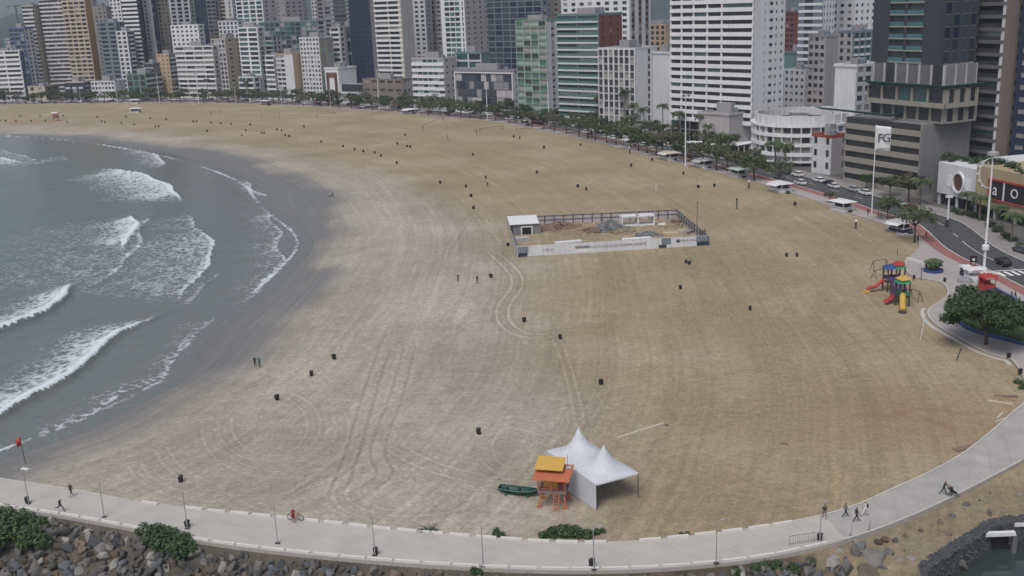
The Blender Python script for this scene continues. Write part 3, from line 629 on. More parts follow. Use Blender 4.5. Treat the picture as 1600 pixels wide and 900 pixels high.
B_('showroom_podium', 'white podium with a brown framed display arch and plain white flank', (507, 528, 556), 0, 108, 'white', None, None)
B_('low_podium', 'low grey podium with white zigzag lattice front', (530, 572, 577), -1, 132, 'grey', st(5, 1.2, .5, 1, .1, 'white2'), None, roof=False)
B_('tower_block', 'tall navy glass tower with faint floor lines', (552, 584, 598), 28, ('m', 110), 'navy', st(3, .55, .22, 3, .07, 'navy', 'navy', ('g_navy',)), st(3, .9, .2, 1, .93, 'lilac', bands=False))
B_('tower_block', 'tall tower of dark and white balcony bands with cream left edge', (592, 633, 650), 22, ('m', 102), 'cream', st(2.9, 1.2, 1.0, 2, .05, 'white', 'cream', DK, [(.10, .47), (.50, .98)]), st(2.9, 1, .2, 1, .97, 'lilac', bands=False))
B_('low_building', 'low brown building with a row of arched windows below banded tower', (566, 628, 640), -1, 126, 'taupe', st(5.5, 3.4, .35, 5, .35, 'taupe'), st(5, 3, .3, 2, .5, 'lilac'))
B_('tower_block', 'white tower with rows of paired dark windows', (643, 669, 679), 72, ('m', 104), 'white', st(2.9, 1.35, .3, 3, .42, 'white'), st(2.9, 1.5, .25, 1, .8, 'grey'))
B_('tower_block', 'slim tower with dark balconies between white tower and teal windowed tower', (672, 694, 699), 84, ('m', 103), 'grey', st(2.9, 1.1, .6, 3, .3, 'lilac', 'grey', DK, [(.1, .25), (.5, .95)]), None)
B_('tower_block', 'white tower with teal gridded windows and wide lilac flank', (694, 730, 768), 46, ('m', 98), 'lilac', st(2.95, .9, .3, 4, .18, 'white', 'white', ('g_teal', 'g_green', 'g_dark'), [(.05, .11), (.2, .4), (.42, .62), (.64, .84)]), st(2.95, 1.9, .25, 4, .7, 'lilac'))
B_('apartment_block', 'dark teal glazed building with white cross frame between hotels', (714, 753, 762), 14, 84, 'gteal', st(4.2, .9, .5, 2, .08, 'white2', 'white2', ('g_teal', 'g_dark')), None)
B_('tower_block', 'wide blue grey glass tower with horizontal floor lines', (765, 849, 858), 44, ('m', 98), 'bluegrey', st(3.1, .55, .35, 7, .08, 'bluegrey', 'bluegrey', BLU), st(3.1, 1, .3, 1, .5, 'bluegrey'))
B_('hotel', 'white banded beachfront hotel with pale glass and plain right flank', (645, 694, 712), 0, 93, 'lilac', st(3.4, 1.7, .8, 6, .05, 'white', 'white2', ('g_pale', 'g_teal', 'g_mid', 'g_curt')), st(3.4, 2.0, .25, 2, .7, 'lilac'))
bd = B_('office_building', 'wide grey building chequered with blue windows and white frame', (711, 803, 812), 0, 112, 'pgrey', None, st(3.5, 2.2, .25, 2, .6, 'white2'))
def chequer(bd):
    rt, C, wL, wR, z1, o, ppm = bd; n, rows = 12, 4; z0 = 4.; fh = (z1-1.2-z0)/rows; cw = wL/n
    for j in range(rows):
        i = random.choice([0, .5])
        while i < n-.6:
            w = random.choice([1, 1.5, 2, 1]); w = min(w, n-i)
            if random.random() < .66: MB().box(-(i+w)*cw+.1, -i*cw-.1, -.25, -.05, z0+j*fh+.2, z0+(j+1)*fh-.15).build('window', M(random.choice(['g_blue', 'g_navy', 'g_blue', 'g_mid'])), rt)
            else: MB().box(-(i+w)*cw+.1, -i*cw-.1, -.40, -.05, z0+j*fh+.2, z0+(j+1)*fh-.15).build('panel', M('w_'+random.choice(['lilac', 'pgrey', 'grey'])), rt)
            i += w
    for z in (0.1, 1.9, 3.6, z1-1.0): MB().box(-wL, 0, -1.0, 0, z, z+.5).build('ledge', M('w_white'), rt)
    for u in (0, wL-.8): MB().box(-u-.8, -u, -1.01, 0, .6, z1-1.01).build('frame', M('w_white2'), rt)
chequer(bd)
bd = B_('apartment_block', 'green glazed beachfront building with white flank left of taller green banded one', (809, 856, 874), 0, 33, 'green', st(3.0, .95, .5, 4, .08, 'green', 'palegreen', ('g_pale', 'g_pale', 'g_green', 'g_mid', 'g_curt')), st(3, 1.8, .2, 1, .75, 'lilac', 'white2'))
B_('tower_block', 'beige tower with a green lower wall behind green glazed building', (851, 853, 888), 60, ('m', 98), 'cream', None, st(3, 1.8, .25, 3, .65, 'cream'))
bd = B_('apartment_block', 'green banded balcony building with red brown upper side panel', (874, 937, 972), 0, 24, 'gteal', st(3.0, .75, 1.0, 2, .04, 'white2', 'gteal', ('g_green', 'g_teal', 'g_dark', 'g_mid', 'g_pale'), rail='g_green'), st(3, 1.7, .25, 3, .75, 'redbrown', 'redbrown'))
B_('tower_block', 'tall white tower with a brown strip behind green banded building', (880, 984, 1016), 58, ('m', 98), 'white', st(3, 1.3, .3, 8, .5, 'white', 'white', DK), st(3, 1.2, .3, 3, .5, 'brown', 'white2'))
B_('apartment_block', 'white gridded building with exposed columns and plain white right flank', (936, 993, 1026), 2, 78, 'white2', st(3.0, .6, .5, 7, .26, 'lilac', 'white2', ('g_dark', 'g_mid', 'g_curt', 'g_mid')), st(3, 1, .25, 2, .1, 'white', 'white', ('g_mid',), [(.56, .68)], bands=False))
B_('party_wall_building', 'plain white rear wing left of the white hotel tower', (1020, 1048, 1054), 16, 84, 'white2', None, None)
# ---- low front row at the far left
B_('low_building', 'low beige block with blank garage walls under the striped tower', (40, 66, 88), -2, 136, 'beige', st(4, 2.6, .3, 2, .6, 'cream'), st(4, 2.8, .3, 2, .6, 'taupe'))
B_('low_hotel', 'low hotel with dark cross fronts and cream awning wall below orange edged tower', (98, 128, 140), -2, 129, 'cream', st(4, 1.2, .5, 3, .3, 'white2', 'navy'), st(3.4, 1.2, .4, 2, .3, 'white2', 'blue'))
B_('low_hotel', 'low white hotel with three rows of small windows left of green low block', (140, 176, 192), -2, 128, 'white2', st(3.3, 1.3, .4, 7, .4, 'white', 'white2'), st(3.3, 1.5, .3, 1, .97, 'white', bands=False))
B_('low_building', 'low green walled block with dark glass left of beige apartment tower', (197, 226, 250), -2, 117, 'green', st(4.5, .8, .4, 3, .2, 'gteal', 'green', ('g_teal', 'g_dark')), st(3.4, 1.3, .7, 2, .12, 'white2', 'dgrey'))
B_('apartment_block', 'dark glazed balcony block between navy tower foot and beige apartment tower', (226, 240, 250), 12, 100, 'mgrey', st(3.1, 1.0, .8, 1, .1, 'white2', 'dgrey'), None)
B_('apartment_block', 'white low block with stepped terraces under teal windowed building', (372, 395, 404), -2, 122, 'white2', st(3.6, 1.0, .8, 2, .12, 'white', 'palegreen', ('g_teal', 'g_dark')), st(3.6, 1.2, .4, 1, .3, 'white2'))
# ---- hotel tower and its podium
bd = B_('hotel', 'large white hotel tower with rows of dark windows and white balcony bands', (1049, 1176, 1223), 10, ('m', 92), 'white', st(2.85, 1.45, .9, 5, .035, 'white', 'white', ('g_dark', 'g_dark', 'g_dark', 'g_mid', 'g_green'), [(.01, .355), (.37, .53), (.545, .70), (.715, .85), (.865, .99)]),
   st(2.85, 1.75, .25, 4, .6, 'white', 'white', DK, [(.33, .36), (.48, .60), (.68, .74), (.86, .93)]), z0=9.0)
rt = bd[0]; rt['label'] = rt['label']
B_('', '', (1092, 1140, 1183), 1, 181, 'lilac', None, None, rt=rt)
B_('', '', (1049, 1174, 1220), 14, ('m', 9.), 'dgrey', st(4.5, .5, .3, 8, .1, 'white', 'white', ('g_dark', 'g_teal')), st(4.5, .5, .3, 5, .1, 'white', 'white', ('g_dark',)), rt=rt, roof=False)
# ---- pink white annex, white shops
B_('annex_building', 'small pale pink building with square windows and red roof rim', (1272, 1301, 1323), 0, 216, 'white2', st(3.3, 1.7, .3, 2, .55, 'white2', 'white2', ('g_dark',), [(.08, .25), (.72, .90)]), st(3.3, 1.8, .3, 2, .7, 'lilac', 'lilac', ('g_dark',), [(.75, .88)]), parm='w_terra')
# ---- behind the avenue on the right
B_('tower_block', 'white tower with grey stepped strip behind red tiled house', (1246, 1282, 1300), 96, ('m', 100), 'white2', st(3, 1.2, .6, 3, .3, 'white', 'bluegrey', ('g_mid',), [(.38, .75)]), st(3, 1.6, .3, 4, .6, 'white2'))
B_('apartment_block', 'grey mid height block with dark window bands left of white windowless wing', (1262, 1288, 1306), 52, 58, 'grey', st(3, 1.4, .4, 3, .3, 'lilac'), st(3, 1, .2, 1, .97, 'grey', bands=False))
B_('tower_block', 'white tower dotted with small dark windows left of the dark unfinished tower', (1296, 1330, 1372), 118, ('m', 100), 'white2', st(3, 1.6, .3, 3, .5, 'white2'), st(3, 1.6, .3, 5, .6, 'white', 'white'))
B_('apartment_block', 'blue grey glazed block with chequered strip below the white dotted tower', (1308, 1330, 1366), 70, 52, 'bluegrey', st(3, 1.3, .3, 2, .5, 'lilac'), st(3, .9, .5, 4, .2, 'white2', 'bluegrey', ('g_teal', 'g_blue')))
B_('party_wall_building', 'white windowless wing beside the unfinished tower', (1303, 1336, 1372), 22, 105, 'white', None, st(3.2, 1.3, .25, 3, .3, 'white2', 'white2', ('g_mid', 'g_curt')))
B_('low_building', 'low dark teal roofed building behind white hotel tower', (1224, 1256, 1266), 96, 84, 'gteal', None, st(3, 1, .3, 2, .4, 'grey'))
B_('apartment_block', 'dark red block far behind between white towers', (1226, 1240, 1250), 190, 20, 'redbrown', st(3, 1.2, .4, 2, .3, 'redbrown'), None)
B_('low_building', 'white low houses with flat roofs right of white hotel tower', (1226, 1258, 1270), 66, 112, 'white2', st(3, 1.6, .3, 4, .5, 'white2'), st(3, 1.6, .3, 2, .5, 'white2'))
B_('low_building', 'beige low block with arched windows far behind by the hillside', (1008, 1040, 1060), 170, 40, 'peach', st(3.4, 1.2, .3, 4, .4, 'peach'), None)
# ---- unfinished tower on a parking podium
bd = B_('unfinished_tower', 'unfinished dark tower on grey parking podium with green safety trays', (1324, 1442, 1518), 2, 195, 'mgrey', st(3.15, 1.45, .7, 1, .01, 'concrete', 'concrete', ('g_dark',)), None, roof=False)
FGB = bd; rt = bd[0]
zt = bd[4]
b2 = B_('', '', (1362, 1476, 1526), 7, ('m', zt+4.3), 'dgrey', st(4.2, .5, .4, 6, .2, 'concrete', 'concrete', ('g_dark', 'g_mid')), st(4.2, .5, .3, 3, .45, 'concrete', 'concrete', ('g_dark',)), rt=rt, roof=False, z0=zt+.05, zm=25)
b3 = B_('', '', (1358, 1478, 1528), 6, ('m', zt+9.2), 'dgrey', st(4.8, 1.3, .8, 5, .12, 'concrete', 'concrete', ('g_dark', 'g_teal')), st(4.8, 1.3, .4, 3, .5, 'concrete', 'concrete', ('g_dark',)), rt=rt, roof=False, z0=zt+4.35, zm=29)
b4 = B_('', '', (1366, 1476, 1526), 7, ('m', zt+15.5), 'mgrey', st(6.2, .9, .4, 6, .12, 'concrete', 'lilac', ('g_dark', 'g_dark', 'w_dgrey')), st(6.2, .9, .3, 3, .12, 'lilac', 'lilac', ('g_dark', 'w_mgrey')), rt=rt, roof=False, z0=zt+9.25, zm=33)
b5 = B_('', '', (1366, 1474, 1527), 7, ('m', 96), 'slate', st(3.2, .4, .7, 2, .1, 'concrete', 'slate', ('g_dark', 'g_dark', 'g_mid'), [(.255, .485), (.525, .74)], rail='g_rail', span=(.25, .745)), st(3.2, .22, .14, 4, .35, 'dgrey', 'slate', ('g_blue', 'g_navy', 'g_dark')), rt=rt, roof=False, z0=zt+15.6, zm=45)
mat('net', (.055, .17, .165), .7, .3, 1.2, .2)
def tray(b, z, w, drop):
    _, C, wL, wR, z1, o, ppm = b; mb = MB()
    p0 = [(-wL-.2, -.9), (.9, -.9), (.9, wR)]; p1 = [(-wL-.2-w*.3, -.9-w), (.9+w, -.9-w), (.9+w, wR)]
    vs = [(x+o[0], y+o[1], z) for x, y in p0]+[(x+o[0], y+o[1], z+drop) for x, y in p1]+[(x+o[0], y+o[1], z-.1) for x, y in p0]+[(x+o[0], y+o[1], z+drop-.1) for x, y in p1]
    mb.add(vs, [(0, 3, 4, 1), (1, 4, 5, 2), (6, 7, 10, 9), (7, 8, 11, 10), (3, 9, 10, 4), (4, 10, 11, 5)]); mb.build('safety_tray', M('net'), rt)
    for i in range(9):
        t = i/8; MB().bar((o[0]-wL*t, o[1]-.9, z-.15), (o[0]-wL*t, o[1]-.9-w, z+drop-.15), .12, .12).build('tray_bracket', M('w_dgrey'), rt)
tray(b4, zt+9.4, 2.6, 1.2)
tray((None, None, 26., 6., None, (b2[5][0]-b2[2]+9, b2[5][1]-2), None), zt+1.2, 2.2, .8)
# ---- grey green tower at the right edge
bd = B_('tower_block', 'tall tower at right edge with green glass balconies and taupe flank', (1520, 1560, 1588), 24, ('m', 96), 'taupe', st(3.3, .95, 1.0, 1, .03, 'dgrey', 'white2', ('g_green', 'g_dark', 'g_dark', 'g_dark', 'g_pale'), rail='g_mid'), st(3.3, 1.9, .25, 1, .6, 'taupe', 'taupe', ('g_dark',), [(.78, .92)]), zm=25)
B_('tower_block', 'dark blue tower cut off by right picture edge', (1586, 1640, 1700), 30, ('m', 90), 'navy', st(3.2, 1.9, .25, 2, .5, 'navy', 'navy', ('g_curt',)), None, zm=25)
# ---- shopping gallery
MALL = root('shopping_gallery', 'low shopping gallery with white porthole wall and tan sign wall', 'shop', (0, 0, 0))
def mall():
    P = offset(resample(RL, 1.0), 20.); xs = np.array([PX((p[0], p[1], 8))[0] for p in P]); ok = (P[:, 1] > 150); P = P[ok]; xs = xs[ok]
    def pt(x): return np.array([np.interp(x, xs, P[:, 0]), np.interp(x, xs, P[:, 1])])
    a, b, c = pt(1466), pt(1528), pt(1660)
    MALL.location = (b[0], b[1], 0); d = (a-b)/np.linalg.norm(a-b); t = math.atan2(-d[1], -d[0]); MALL.rotation_euler = (0, 0, t)
    wl_, wr_ = np.linalg.norm(a-b), np.linalg.norm(c-b)
    MB().box(-wl_, 0, 0, 26, 3.2, 11.2).build('white_wall', M('w_white2'), MALL); MB().box(.02, wr_, -.6, 26, 3.0, 12.4).build('tan_wall', M('w_tan'), MALL)
    MB().box(-wl_, wr_, 3.0, 25, 0, 2.98).build('shop_front', M('g_dark'), MALL)
    for i in range(9): MB().box(-wl_+i*(wl_+wr_)/8.6, -wl_+i*(wl_+wr_)/8.6+.5, .4, .9, 0, 2.98).build('column', M('w_white2'), MALL)
    MB().box(-wl_-3.5, -wl_-.02, 1.5, 24, 0, 10.4).build('side_wing', M('w_dgrey'), MALL)
    # porthole
    cx, cz, r = -wl_*.46, 7.0, 2.75; n = 40
    def ringm(r0, r1, y0, y1, m_, nm):
        mb = MB(); vs = []
        for rr in (r0, r1):
            for y in (y0, y1):
                vs += [(cx+rr*.86*math.cos(2*math.pi*i/n), y, cz+rr*math.sin(2*math.pi*i/n)) for i in range(n)]
        fs = []
        for i in range(n):
            j = (i+1) % n; A_, B2, C_, D_ = 0, n, 2*n, 3*n
            fs += [(A_+i, A_+j, C_+j, C_+i), (B2+i, D_+i, D_+j, B2+j), (C_+i, C_+j, D_+j, D_+i), (A_+i, B2+i, B2+j, A_+j)]
        mb.add(vs, fs); mb.build(nm, M(m_), MALL)
    ringm(r*.82, r, -.45, -.003, 'w_white', 'porthole_ring')
    mb = MB(); mb.add([(cx+r*.8*.86*math.cos(2*math.pi*i/n), -.05, cz+r*.8*math.sin(2*math.pi*i/n)) for i in range(n)], [tuple(range(n))]); mb.build('porthole_glass', M('w_dbrown'), MALL)
    for s in (-1, 1): MB().box(cx+s*3.6-.9, cx+s*3.6+.9, -.12, -.003, 5.4, 8.4).build('panel', M('w_white'), MALL)
    # sign strip with letters
    x0, x1 = 5.2, wr_; z0, z1 = 5.2, 9.6
    MB().box(x0, x1, -.75, -.605, z0, z1).build('sign_panel', M('w_black'), MALL)
    for (a_, b_) in ((z0-.45, z0), (z1, z1+.45)): MB().box(x0-.45, x1, -.95, -.603, a_, b_).build('sign_frame', M('w_terra'), MALL)
    MB().box(x0-.45, x0, -.94, -.604, z0+.003, z1-.003).build('sign_frame', M('w_terra'), MALL)
    for xx, w in ((5.0, .5), (13.5, .6), (21, .5)):
        mb = MB(); mb.bar((x0+xx-1.2*(xx > 6), -.8, z0+.02), (x0+xx+.9*(xx > 6), -.8, z1-.02), w, .06); mb.build('sign_bar', M('w_white'), MALL)
    return (x0, z0, z1)
ms = mall()
WORK = bpy.data.scenes.new('work')
def evaluated(o):
    """mesh of an object after its modifiers, worked out in a scratch scene"""
    WORK.collection.objects.link(o)
    with bpy.context.temp_override(scene=WORK, view_layer=WORK.view_layers[0]):
        dg = bpy.context.evaluated_depsgraph_get(); me = bpy.data.meshes.new_from_object(o.evaluated_get(dg))
    bpy.data.objects.remove(o); return me
def text(s, size, m, parent, loc, rot, name='lettering', ext=.04, mirror=False, align='CENTER', sp=1.0):
    cu_ = bpy.data.curves.new(name, 'FONT'); cu_.body = s; cu_.size = size; cu_.extrude = ext; cu_.align_x = align; cu_.align_y = 'CENTER'; cu_.resolution_u = 3; cu_.space_character = sp
    o = bpy.data.objects.new(name, cu_)
    me = evaluated(o)
    me.materials.clear(); me.materials.append(m)
    q = put(name, me, parent, loc); q.rotation_euler = rot
    if mirror: q.scale = (-1, 1, 1)
    return q
text('a', 4.0, M('w_white'), MALL, (ms[0]+2.0, -.8, 7.4), (R_(90), 0, 0)); text('O', 3.2, M('w_white'), MALL, (ms[0]+8.6, -.8, 7.4), (R_(90), 0, 0)); text('A', 3.2, M('w_white'), MALL, (ms[0]+16.6, -.8, 7.4), (R_(90), 0, 0))
# ---- lettering and fronts on the podiums
HT = [o for o in bpy.data.objects if o.get('label', '').startswith('large white hotel tower')][0]
_pc = corner_at(1140, 1); _t = HT.rotation_euler.z; _d = _pc-np.array(HT.location[:2])
_o = (_d[0]*math.cos(_t)+_d[1]*math.sin(_t), -_d[0]*math.sin(_t)+_d[1]*math.cos(_t))
text('BOSATOM', 1.5, M('w_dgrey'), HT, (_o[0]-5.5, _o[1]-.08, 5.6), (R_(90), 0, 0))
text('dine', 1.0, M('w_dgrey'), HT, (_o[0]-2.6, _o[1]-.08, 3.6), (R_(90), 0, 0))
MB().box(_o[0]-17, _o[0]+.6, _o[1]-4.5, _o[1]-.02, 2.7, 3.0).build('canopy', M('w_white'), HT)
MB().box(_o[0]+.02, _o[0]+4.5, _o[1]-.5, _o[1]+24, 2.7, 3.0).build('canopy', M('w_white'), HT)
for i in range(8): MB().box(_o[0]+4.1, _o[0]+4.4, _o[1]+i*3.2, _o[1]+i*3.2+.3, 0, 2.69).build('column', M('w_white'), HT)
MB().box(_o[0]+.15, _o[0]+.4, _o[1]+14, _o[1]+18, 4.0, 5.8).build('sign_panel', M('w_black'), HT)
text('aurora', .9, M('w_white'), HT, (_o[0]+.45, _o[1]+16, 4.9), (R_(90), 0, R_(90)))
SH = [o for o in bpy.data.objects if o.name.startswith('showroom_podium')][0]
def arch():
    C = corner_at(528, 0); w = solve_len(C, -np.array([math.cos(SH.rotation_euler.z), math.sin(SH.rotation_euler.z)]), 507, 20); z1 = solve_z(C, 108)
    a, b = w*.10, w*.90
    MB().box(-b, -a, -.12, -.003, 1, z1*.88).build('display_back', M('w_white'), SH)
    for u in (a, b-w*.2): MB().box(-u-w*.2, -u, -.35, -.13, .5, z1*.90).build('frame', M('w_dbrown'), SH)
    MB().box(-b+w*.2+.003, -a-w*.2-.003, -.34, -.13, z1*.74, z1*.895).build('frame', M('w_redbrown'), SH)
    MB().lathe([(.3, 1.1), (.6, 2.2), (.9, 3.4), (.7, 5.2), (.35, 6.4), (.5, 7.2), (.2, 8.0)], 10, (-w*.5, -.9)).build('statue', M('w_dbrown'), SH)
arch()
LP = [o for o in bpy.data.objects if o.name.startswith('low_podium')][0]
for i in range(8): MB().bar((-1-i*4.2, -.65, 1.6+2.2*(i % 2)), (-1-(i+1)*4.2, -.65, 3.8-2.2*(i % 2)), .35, .3).build('lattice_bar', M('w_white'), LP)
# ---- round hotel
def round_hotel():
    C = corner_at(1252, 12.5, 8); ppm = FPX/math.hypot(*C); r = 74/ppm
    a_cam = math.atan2(-C[1], -C[0])
    rt = root('round_hotel', 'round white hotel with curved balcony rings and roof letters', 'hotel', (C[0], C[1], -2.6), a_cam)   # local +x looks at the camera
    def ring(z0, z1, ra, rb, nm, m, n=64):
        mb = MB(); P = [(rr*math.cos(2*math.pi*i/n), rr*math.sin(2*math.pi*i/n)) for rr in (ra, rb) for i in range(n)]
        vs = [(x, y, z0) for x, y in P]+[(x, y, z1) for x, y in P]; fs = []
        for i in range(n):
            j = (i+1) % n
            fs += [(2*n+i, 2*n+j, 3*n+j, 3*n+i), (i, n+i, n+j, j), (i, j, 2*n+j, 2*n+i), (n+i, 3*n+i, 3*n+j, n+j)]
        mb.add(vs, fs); return mb.build(nm, M(m), rt)
    MB().lathe([(r-1.3, .0), (r-1.3, 15.2)], 64).build('wall', M('w_lilac'), rt)
    for z in (5.6, 8.75, 11.9): ring(z, z+1.05, r-1.2, r, 'balcony', 'w_white')
    ring(15.0, 15.75, r-1.25, r, 'balcony', 'w_white')
    ring(15.76, 18.6, r-2.0, r-1.55, 'roof_parapet', 'w_white2')
    MB().lathe([(0.01, 15.8), (r-2.05, 15.8)], 64).build('roof', M('roof_grey'), rt)
    for i in range(26):
        a = 2*math.pi*i/26; o = MB().box(r-1.56, r-1.25, -.2, .2, 15.78, 18.75).build('rib', M('w_white'), rt, rz=a)
    pane = {g: MB().box(r-1.24, r-1.16, -1.1, 1.1, 0, 1.95).mesh('window', M(g)) for g in ('g_curt', 'g_mid', 'g_dark', 'w_lilac')}
    fin = MB().box(r-1.2, r-.15, -.13, .13, 0, 2.08).mesh('fin', M('w_white'))
    for z in (6.66, 9.81, 12.96):
        for i in range(-9, 10):
            a = R_(i*11); put('fin', fin, rt, (0, 0, z), a)
            put('window', pane[random.choice(['g_curt', 'g_curt', 'g_mid', 'g_dark'])], rt, (0, 0, z+.03), a+R_(5.5))
    for i in range(-8, 9):
        a = R_(i*11); MB().box(r-1.28, r-.7, -.3, .3, 0, 5.58).build('column', M('w_white2'), rt, rz=a)
        MB().box(r-1.28, r-1.1, -2.2, 2.2, .1, 3.6).build('shop_window', M('g_dark'), rt, rz=a+R_(5.5))
    ring(3.7, 4.0, r-1.2, r+1.6, 'awning', 'w_white2')
    MB().box(-3, 3, -4, 2, 15.85, 18.2).build('lift_room', M('w_white2'), rt); MB().box(-3.4, 3.4, -4.4, 2.4, 18.21, 18.6).build('lift_room_roof', M('w_lilac'), rt)
    MB().box(-8, -4.5, 6.5, 10, 15.85, 19.4).build('stair_room', M('w_white2'), rt)
    L = G(1209, 174, 16.5); dv = np.array([L.x-C[0], L.y-C[1]]); ca, sa = math.cos(-a_cam), math.sin(-a_cam); lx, ly = dv[0]*ca-dv[1]*sa, dv[0]*sa+dv[1]*ca
    text('MARAMBAIA', 2.6, M('w_lilac'), rt, (lx, ly, 20.1), (R_(90), 0, R_(270)), 'roof_letter', .12)
    for i in range(7): MB().box(lx-.35, lx-.2, ly-5.4+i*1.8, ly-5.3+i*1.8, 15.85, 19.6).build('sign_post', M('w_dgrey'), rt)
round_hotel()
# ---- red tiled house, crane tower, hills, back row
def house(px, py, z, w, d, h, label):
    C = corner_at(px, 44, 6); rt = root('house', label, 'house', (C[0], C[1], 0), R_(-58))
    MB().box(-w, 0, 0, d, 0, h).build('wall', M('w_white2'), rt); mb = MB()
    e = .7; mb.add([(-w-e, -e, h), (e, -e, h), (e, d+e, h), (-w-e, d+e, h), (-w-e, d/2, h+2.6), (e, d/2, h+2.6)], [(0, 1, 5, 4), (2, 3, 4, 5), (0, 4, 3), (1, 2, 5), (0, 3, 2, 1)]); mb.build('roof', M('w_tile'), rt)
    for i in range(3): MB().box(-w+1.5+i*w/3, -w+3+i*w/3, -.08, -.003, 1.2, 2.6).build('window', M('g_dark'), rt)
house(1258, 146, 6, 15, 9, 7.5, 'house with an orange tiled pitched roof behind the round hotel')
BACK = [(-20, 'white2', 'lilac'), (8, 'lilac', 'white2'), (138, 'grey', 'lilac'), (178, 'white', 'grey'), (196, 'cream', 'white2'), (238, 'lilac', 'beige'), (270, 'cream', 'yellow'), (296, 'grey', 'white'), (338, 'white2', 'grey'), (366, 'navy', 'lilac'), (398, 'beige', 'cream'), (428, 'white', 'lilac'), (462, 'pgrey', 'grey'),
        (490, 'white2', 'navy'), (530, 'lilac', 'white'), (566, 'grey', 'white2'), (612, 'white', 'beige'), (660, 'cream', 'lilac'), (688, 'pgrey', 'white2'), (742, 'white', 'grey'), (790, 'lilac', 'white'), (868, 'white2', 'cream'), (910, 'grey', 'lilac'), (968, 'white', 'pgrey'), (1262, 'lilac', 'white'), (1312, 'white', 'lilac'), (1350, 'grey', 'white2'), (1388, 'white2', 'grey')]
nice = dict(white='white', white2='off white', lilac='lilac grey', grey='grey', cream='cream', beige='beige', yellow='yellow', navy='navy', pgrey='purple grey')
for i, (x, a, b) in enumerate(BACK):
    near = ['left of the navy tower'] if i == 99 else None
    kk = 130+ (i*37) % 90; w = 20+(i*7) % 14
    front = min([o for o in bpy.data.objects if o.get('category') in ('building', 'hotel')], key=lambda o: abs(PX((o.location.x, o.location.y, 30))[0]-x))
    short = ' '.join(front['label'].split()[:5])
    B_('tower_block', '%s back row tower with %s flank behind %s' % (nice[a], nice[b], short) if x > -30 else '', (x, x+w*.62, x+w), kk, ('m', 40 if x < 60 else 66+(i*29) % 44), a, st(3, 1.3, .3, 3+i % 3, .4, a), st(3, 1.4, .3, 3, .5, b), zm=40)
mat('hill', (.035, .052, .048), .95, .5, .012, .05)
def hills():
    n = 260; V = []; Fh = []
    an = np.linspace(-75, 75, n)
    for i, a in enumerate(an):
        h = (75+45*math.sin(a*.13+1)+32*math.sin(a*.31+2.2)+18*math.sin(a*.9)+10*math.sin(a*2.3+.4))*float(sstep(-34, -8, np.array(a)))*1.25+38
        for j, (r, f) in enumerate(((2500, 0), (2800, .45), (3100, .8), (3500, 1), (4300, .3), (5000, -.05))):
            V.append((r*math.sin(R_(a)), r*math.cos(R_(a)), f*h+(12*math.sin(i*1.3+j*2) if 0 < j < 5 else -.5)))
    for i in range(n-1):
        for j in range(5): Fh.append((i*6+j, (i+1)*6+j, (i+1)*6+j+1, i*6+j+1))
    me = npmesh('hills', np.array(V), np.array(Fh)[:, ::-1], M('hill'), None, True); tag(put('hills', me), kind='structure')
hills()
ho = MB(); 
for i in range(14):
    rt = corner_at(1005+i*4, 260+(i*53) % 200, 10)
    r_ = root('hillside_house', 'small pale house in the cluster below the hills left of white hotel tower', 'house', (rt[0], rt[1], 0), R_(-40+i*7), 'pale houses below the hills')
    h = 6+(i*5) % 9; MB().box(-7, 7, -5, 5, 0, h).build('wall', M('w_'+['white2', 'cream', 'peach', 'lilac'][i % 4]), r_); MB().add([(-7.5, -5.5, h), (7.5, -5.5, h), (7.5, 5.5, h), (-7.5, 5.5, h), (-7.5, 0, h+2.5), (7.5, 0, h+2.5)], [(0, 1, 5, 4), (2, 3, 4, 5), (0, 4, 3), (1, 2, 5), (0, 3, 2, 1)]).build('roof', M('w_tile' if i % 3 else 'roof_grey'), r_)
    for q in range(3): MB().box(-5+q*4, -3.4+q*4, -5.08, -5.003, 1.5, 3.2).build('window', M('g_dark'), r_)
def crane():
    C = corner_at(31, 60, 45); rt = root('tower_crane', 'thin tower crane standing over the blue fronted tower', 'crane', (C[0], C[1], 0), R_(8)); zt = solve_z(C, 8)
    MB().box(-.5, .5, -.5, .5, 0, zt).build('mast', M('w_dgrey'), rt); mb = MB().bar((-7, 0, zt-.6), (14, 0, zt-.6), .5, .7); mb.build('jib', M('w_dgrey'), rt); MB().box(-7, -5, -.7, .7, zt-2.4, zt-.95).build('counterweight', M('w_concrete'), rt)
crane()
# ================================================================== plants
def leaf_mat(name, a, b, rough=.6):
    m, nt, N, L, bs = nodes_of(name); MATS[name] = m
    geo = N.new('ShaderNodeNewGeometry'); nz = N.new('ShaderNodeTexNoise'); nz.inputs['Scale'].default_value = .9; nz.inputs['Detail'].default_value = 3; L.new(geo.outputs['Position'], nz.inputs['Vector'])
    ad = N.new('ShaderNodeMath'); ad.operation = 'MULTIPLY_ADD'; L.new(geo.outputs['Random Per Island'], ad.inputs[0]); ad.inputs[1].default_value = .55; 
    ad2 = N.new('ShaderNodeMath'); ad2.operation = 'SUBTRACT'; L.new(nz.outputs['Fac'], ad2.inputs[0]); ad2.inputs[1].default_value = .28; L.new(ad2.outputs[0], ad.inputs[2])
    mx = N.new('ShaderNodeMix'); mx.data_type = 'RGBA'; L.new(ad.outputs[0], mx.inputs[0]); mx.inputs[6].default_value = c4(a); mx.inputs[7].default_value = c4(b)
    L.new(mx.outputs[2], bs.inputs['Base Color']); bs.inputs['Roughness'].default_value = rough; bs.inputs['Specular IOR Level'].default_value = .25
    return m
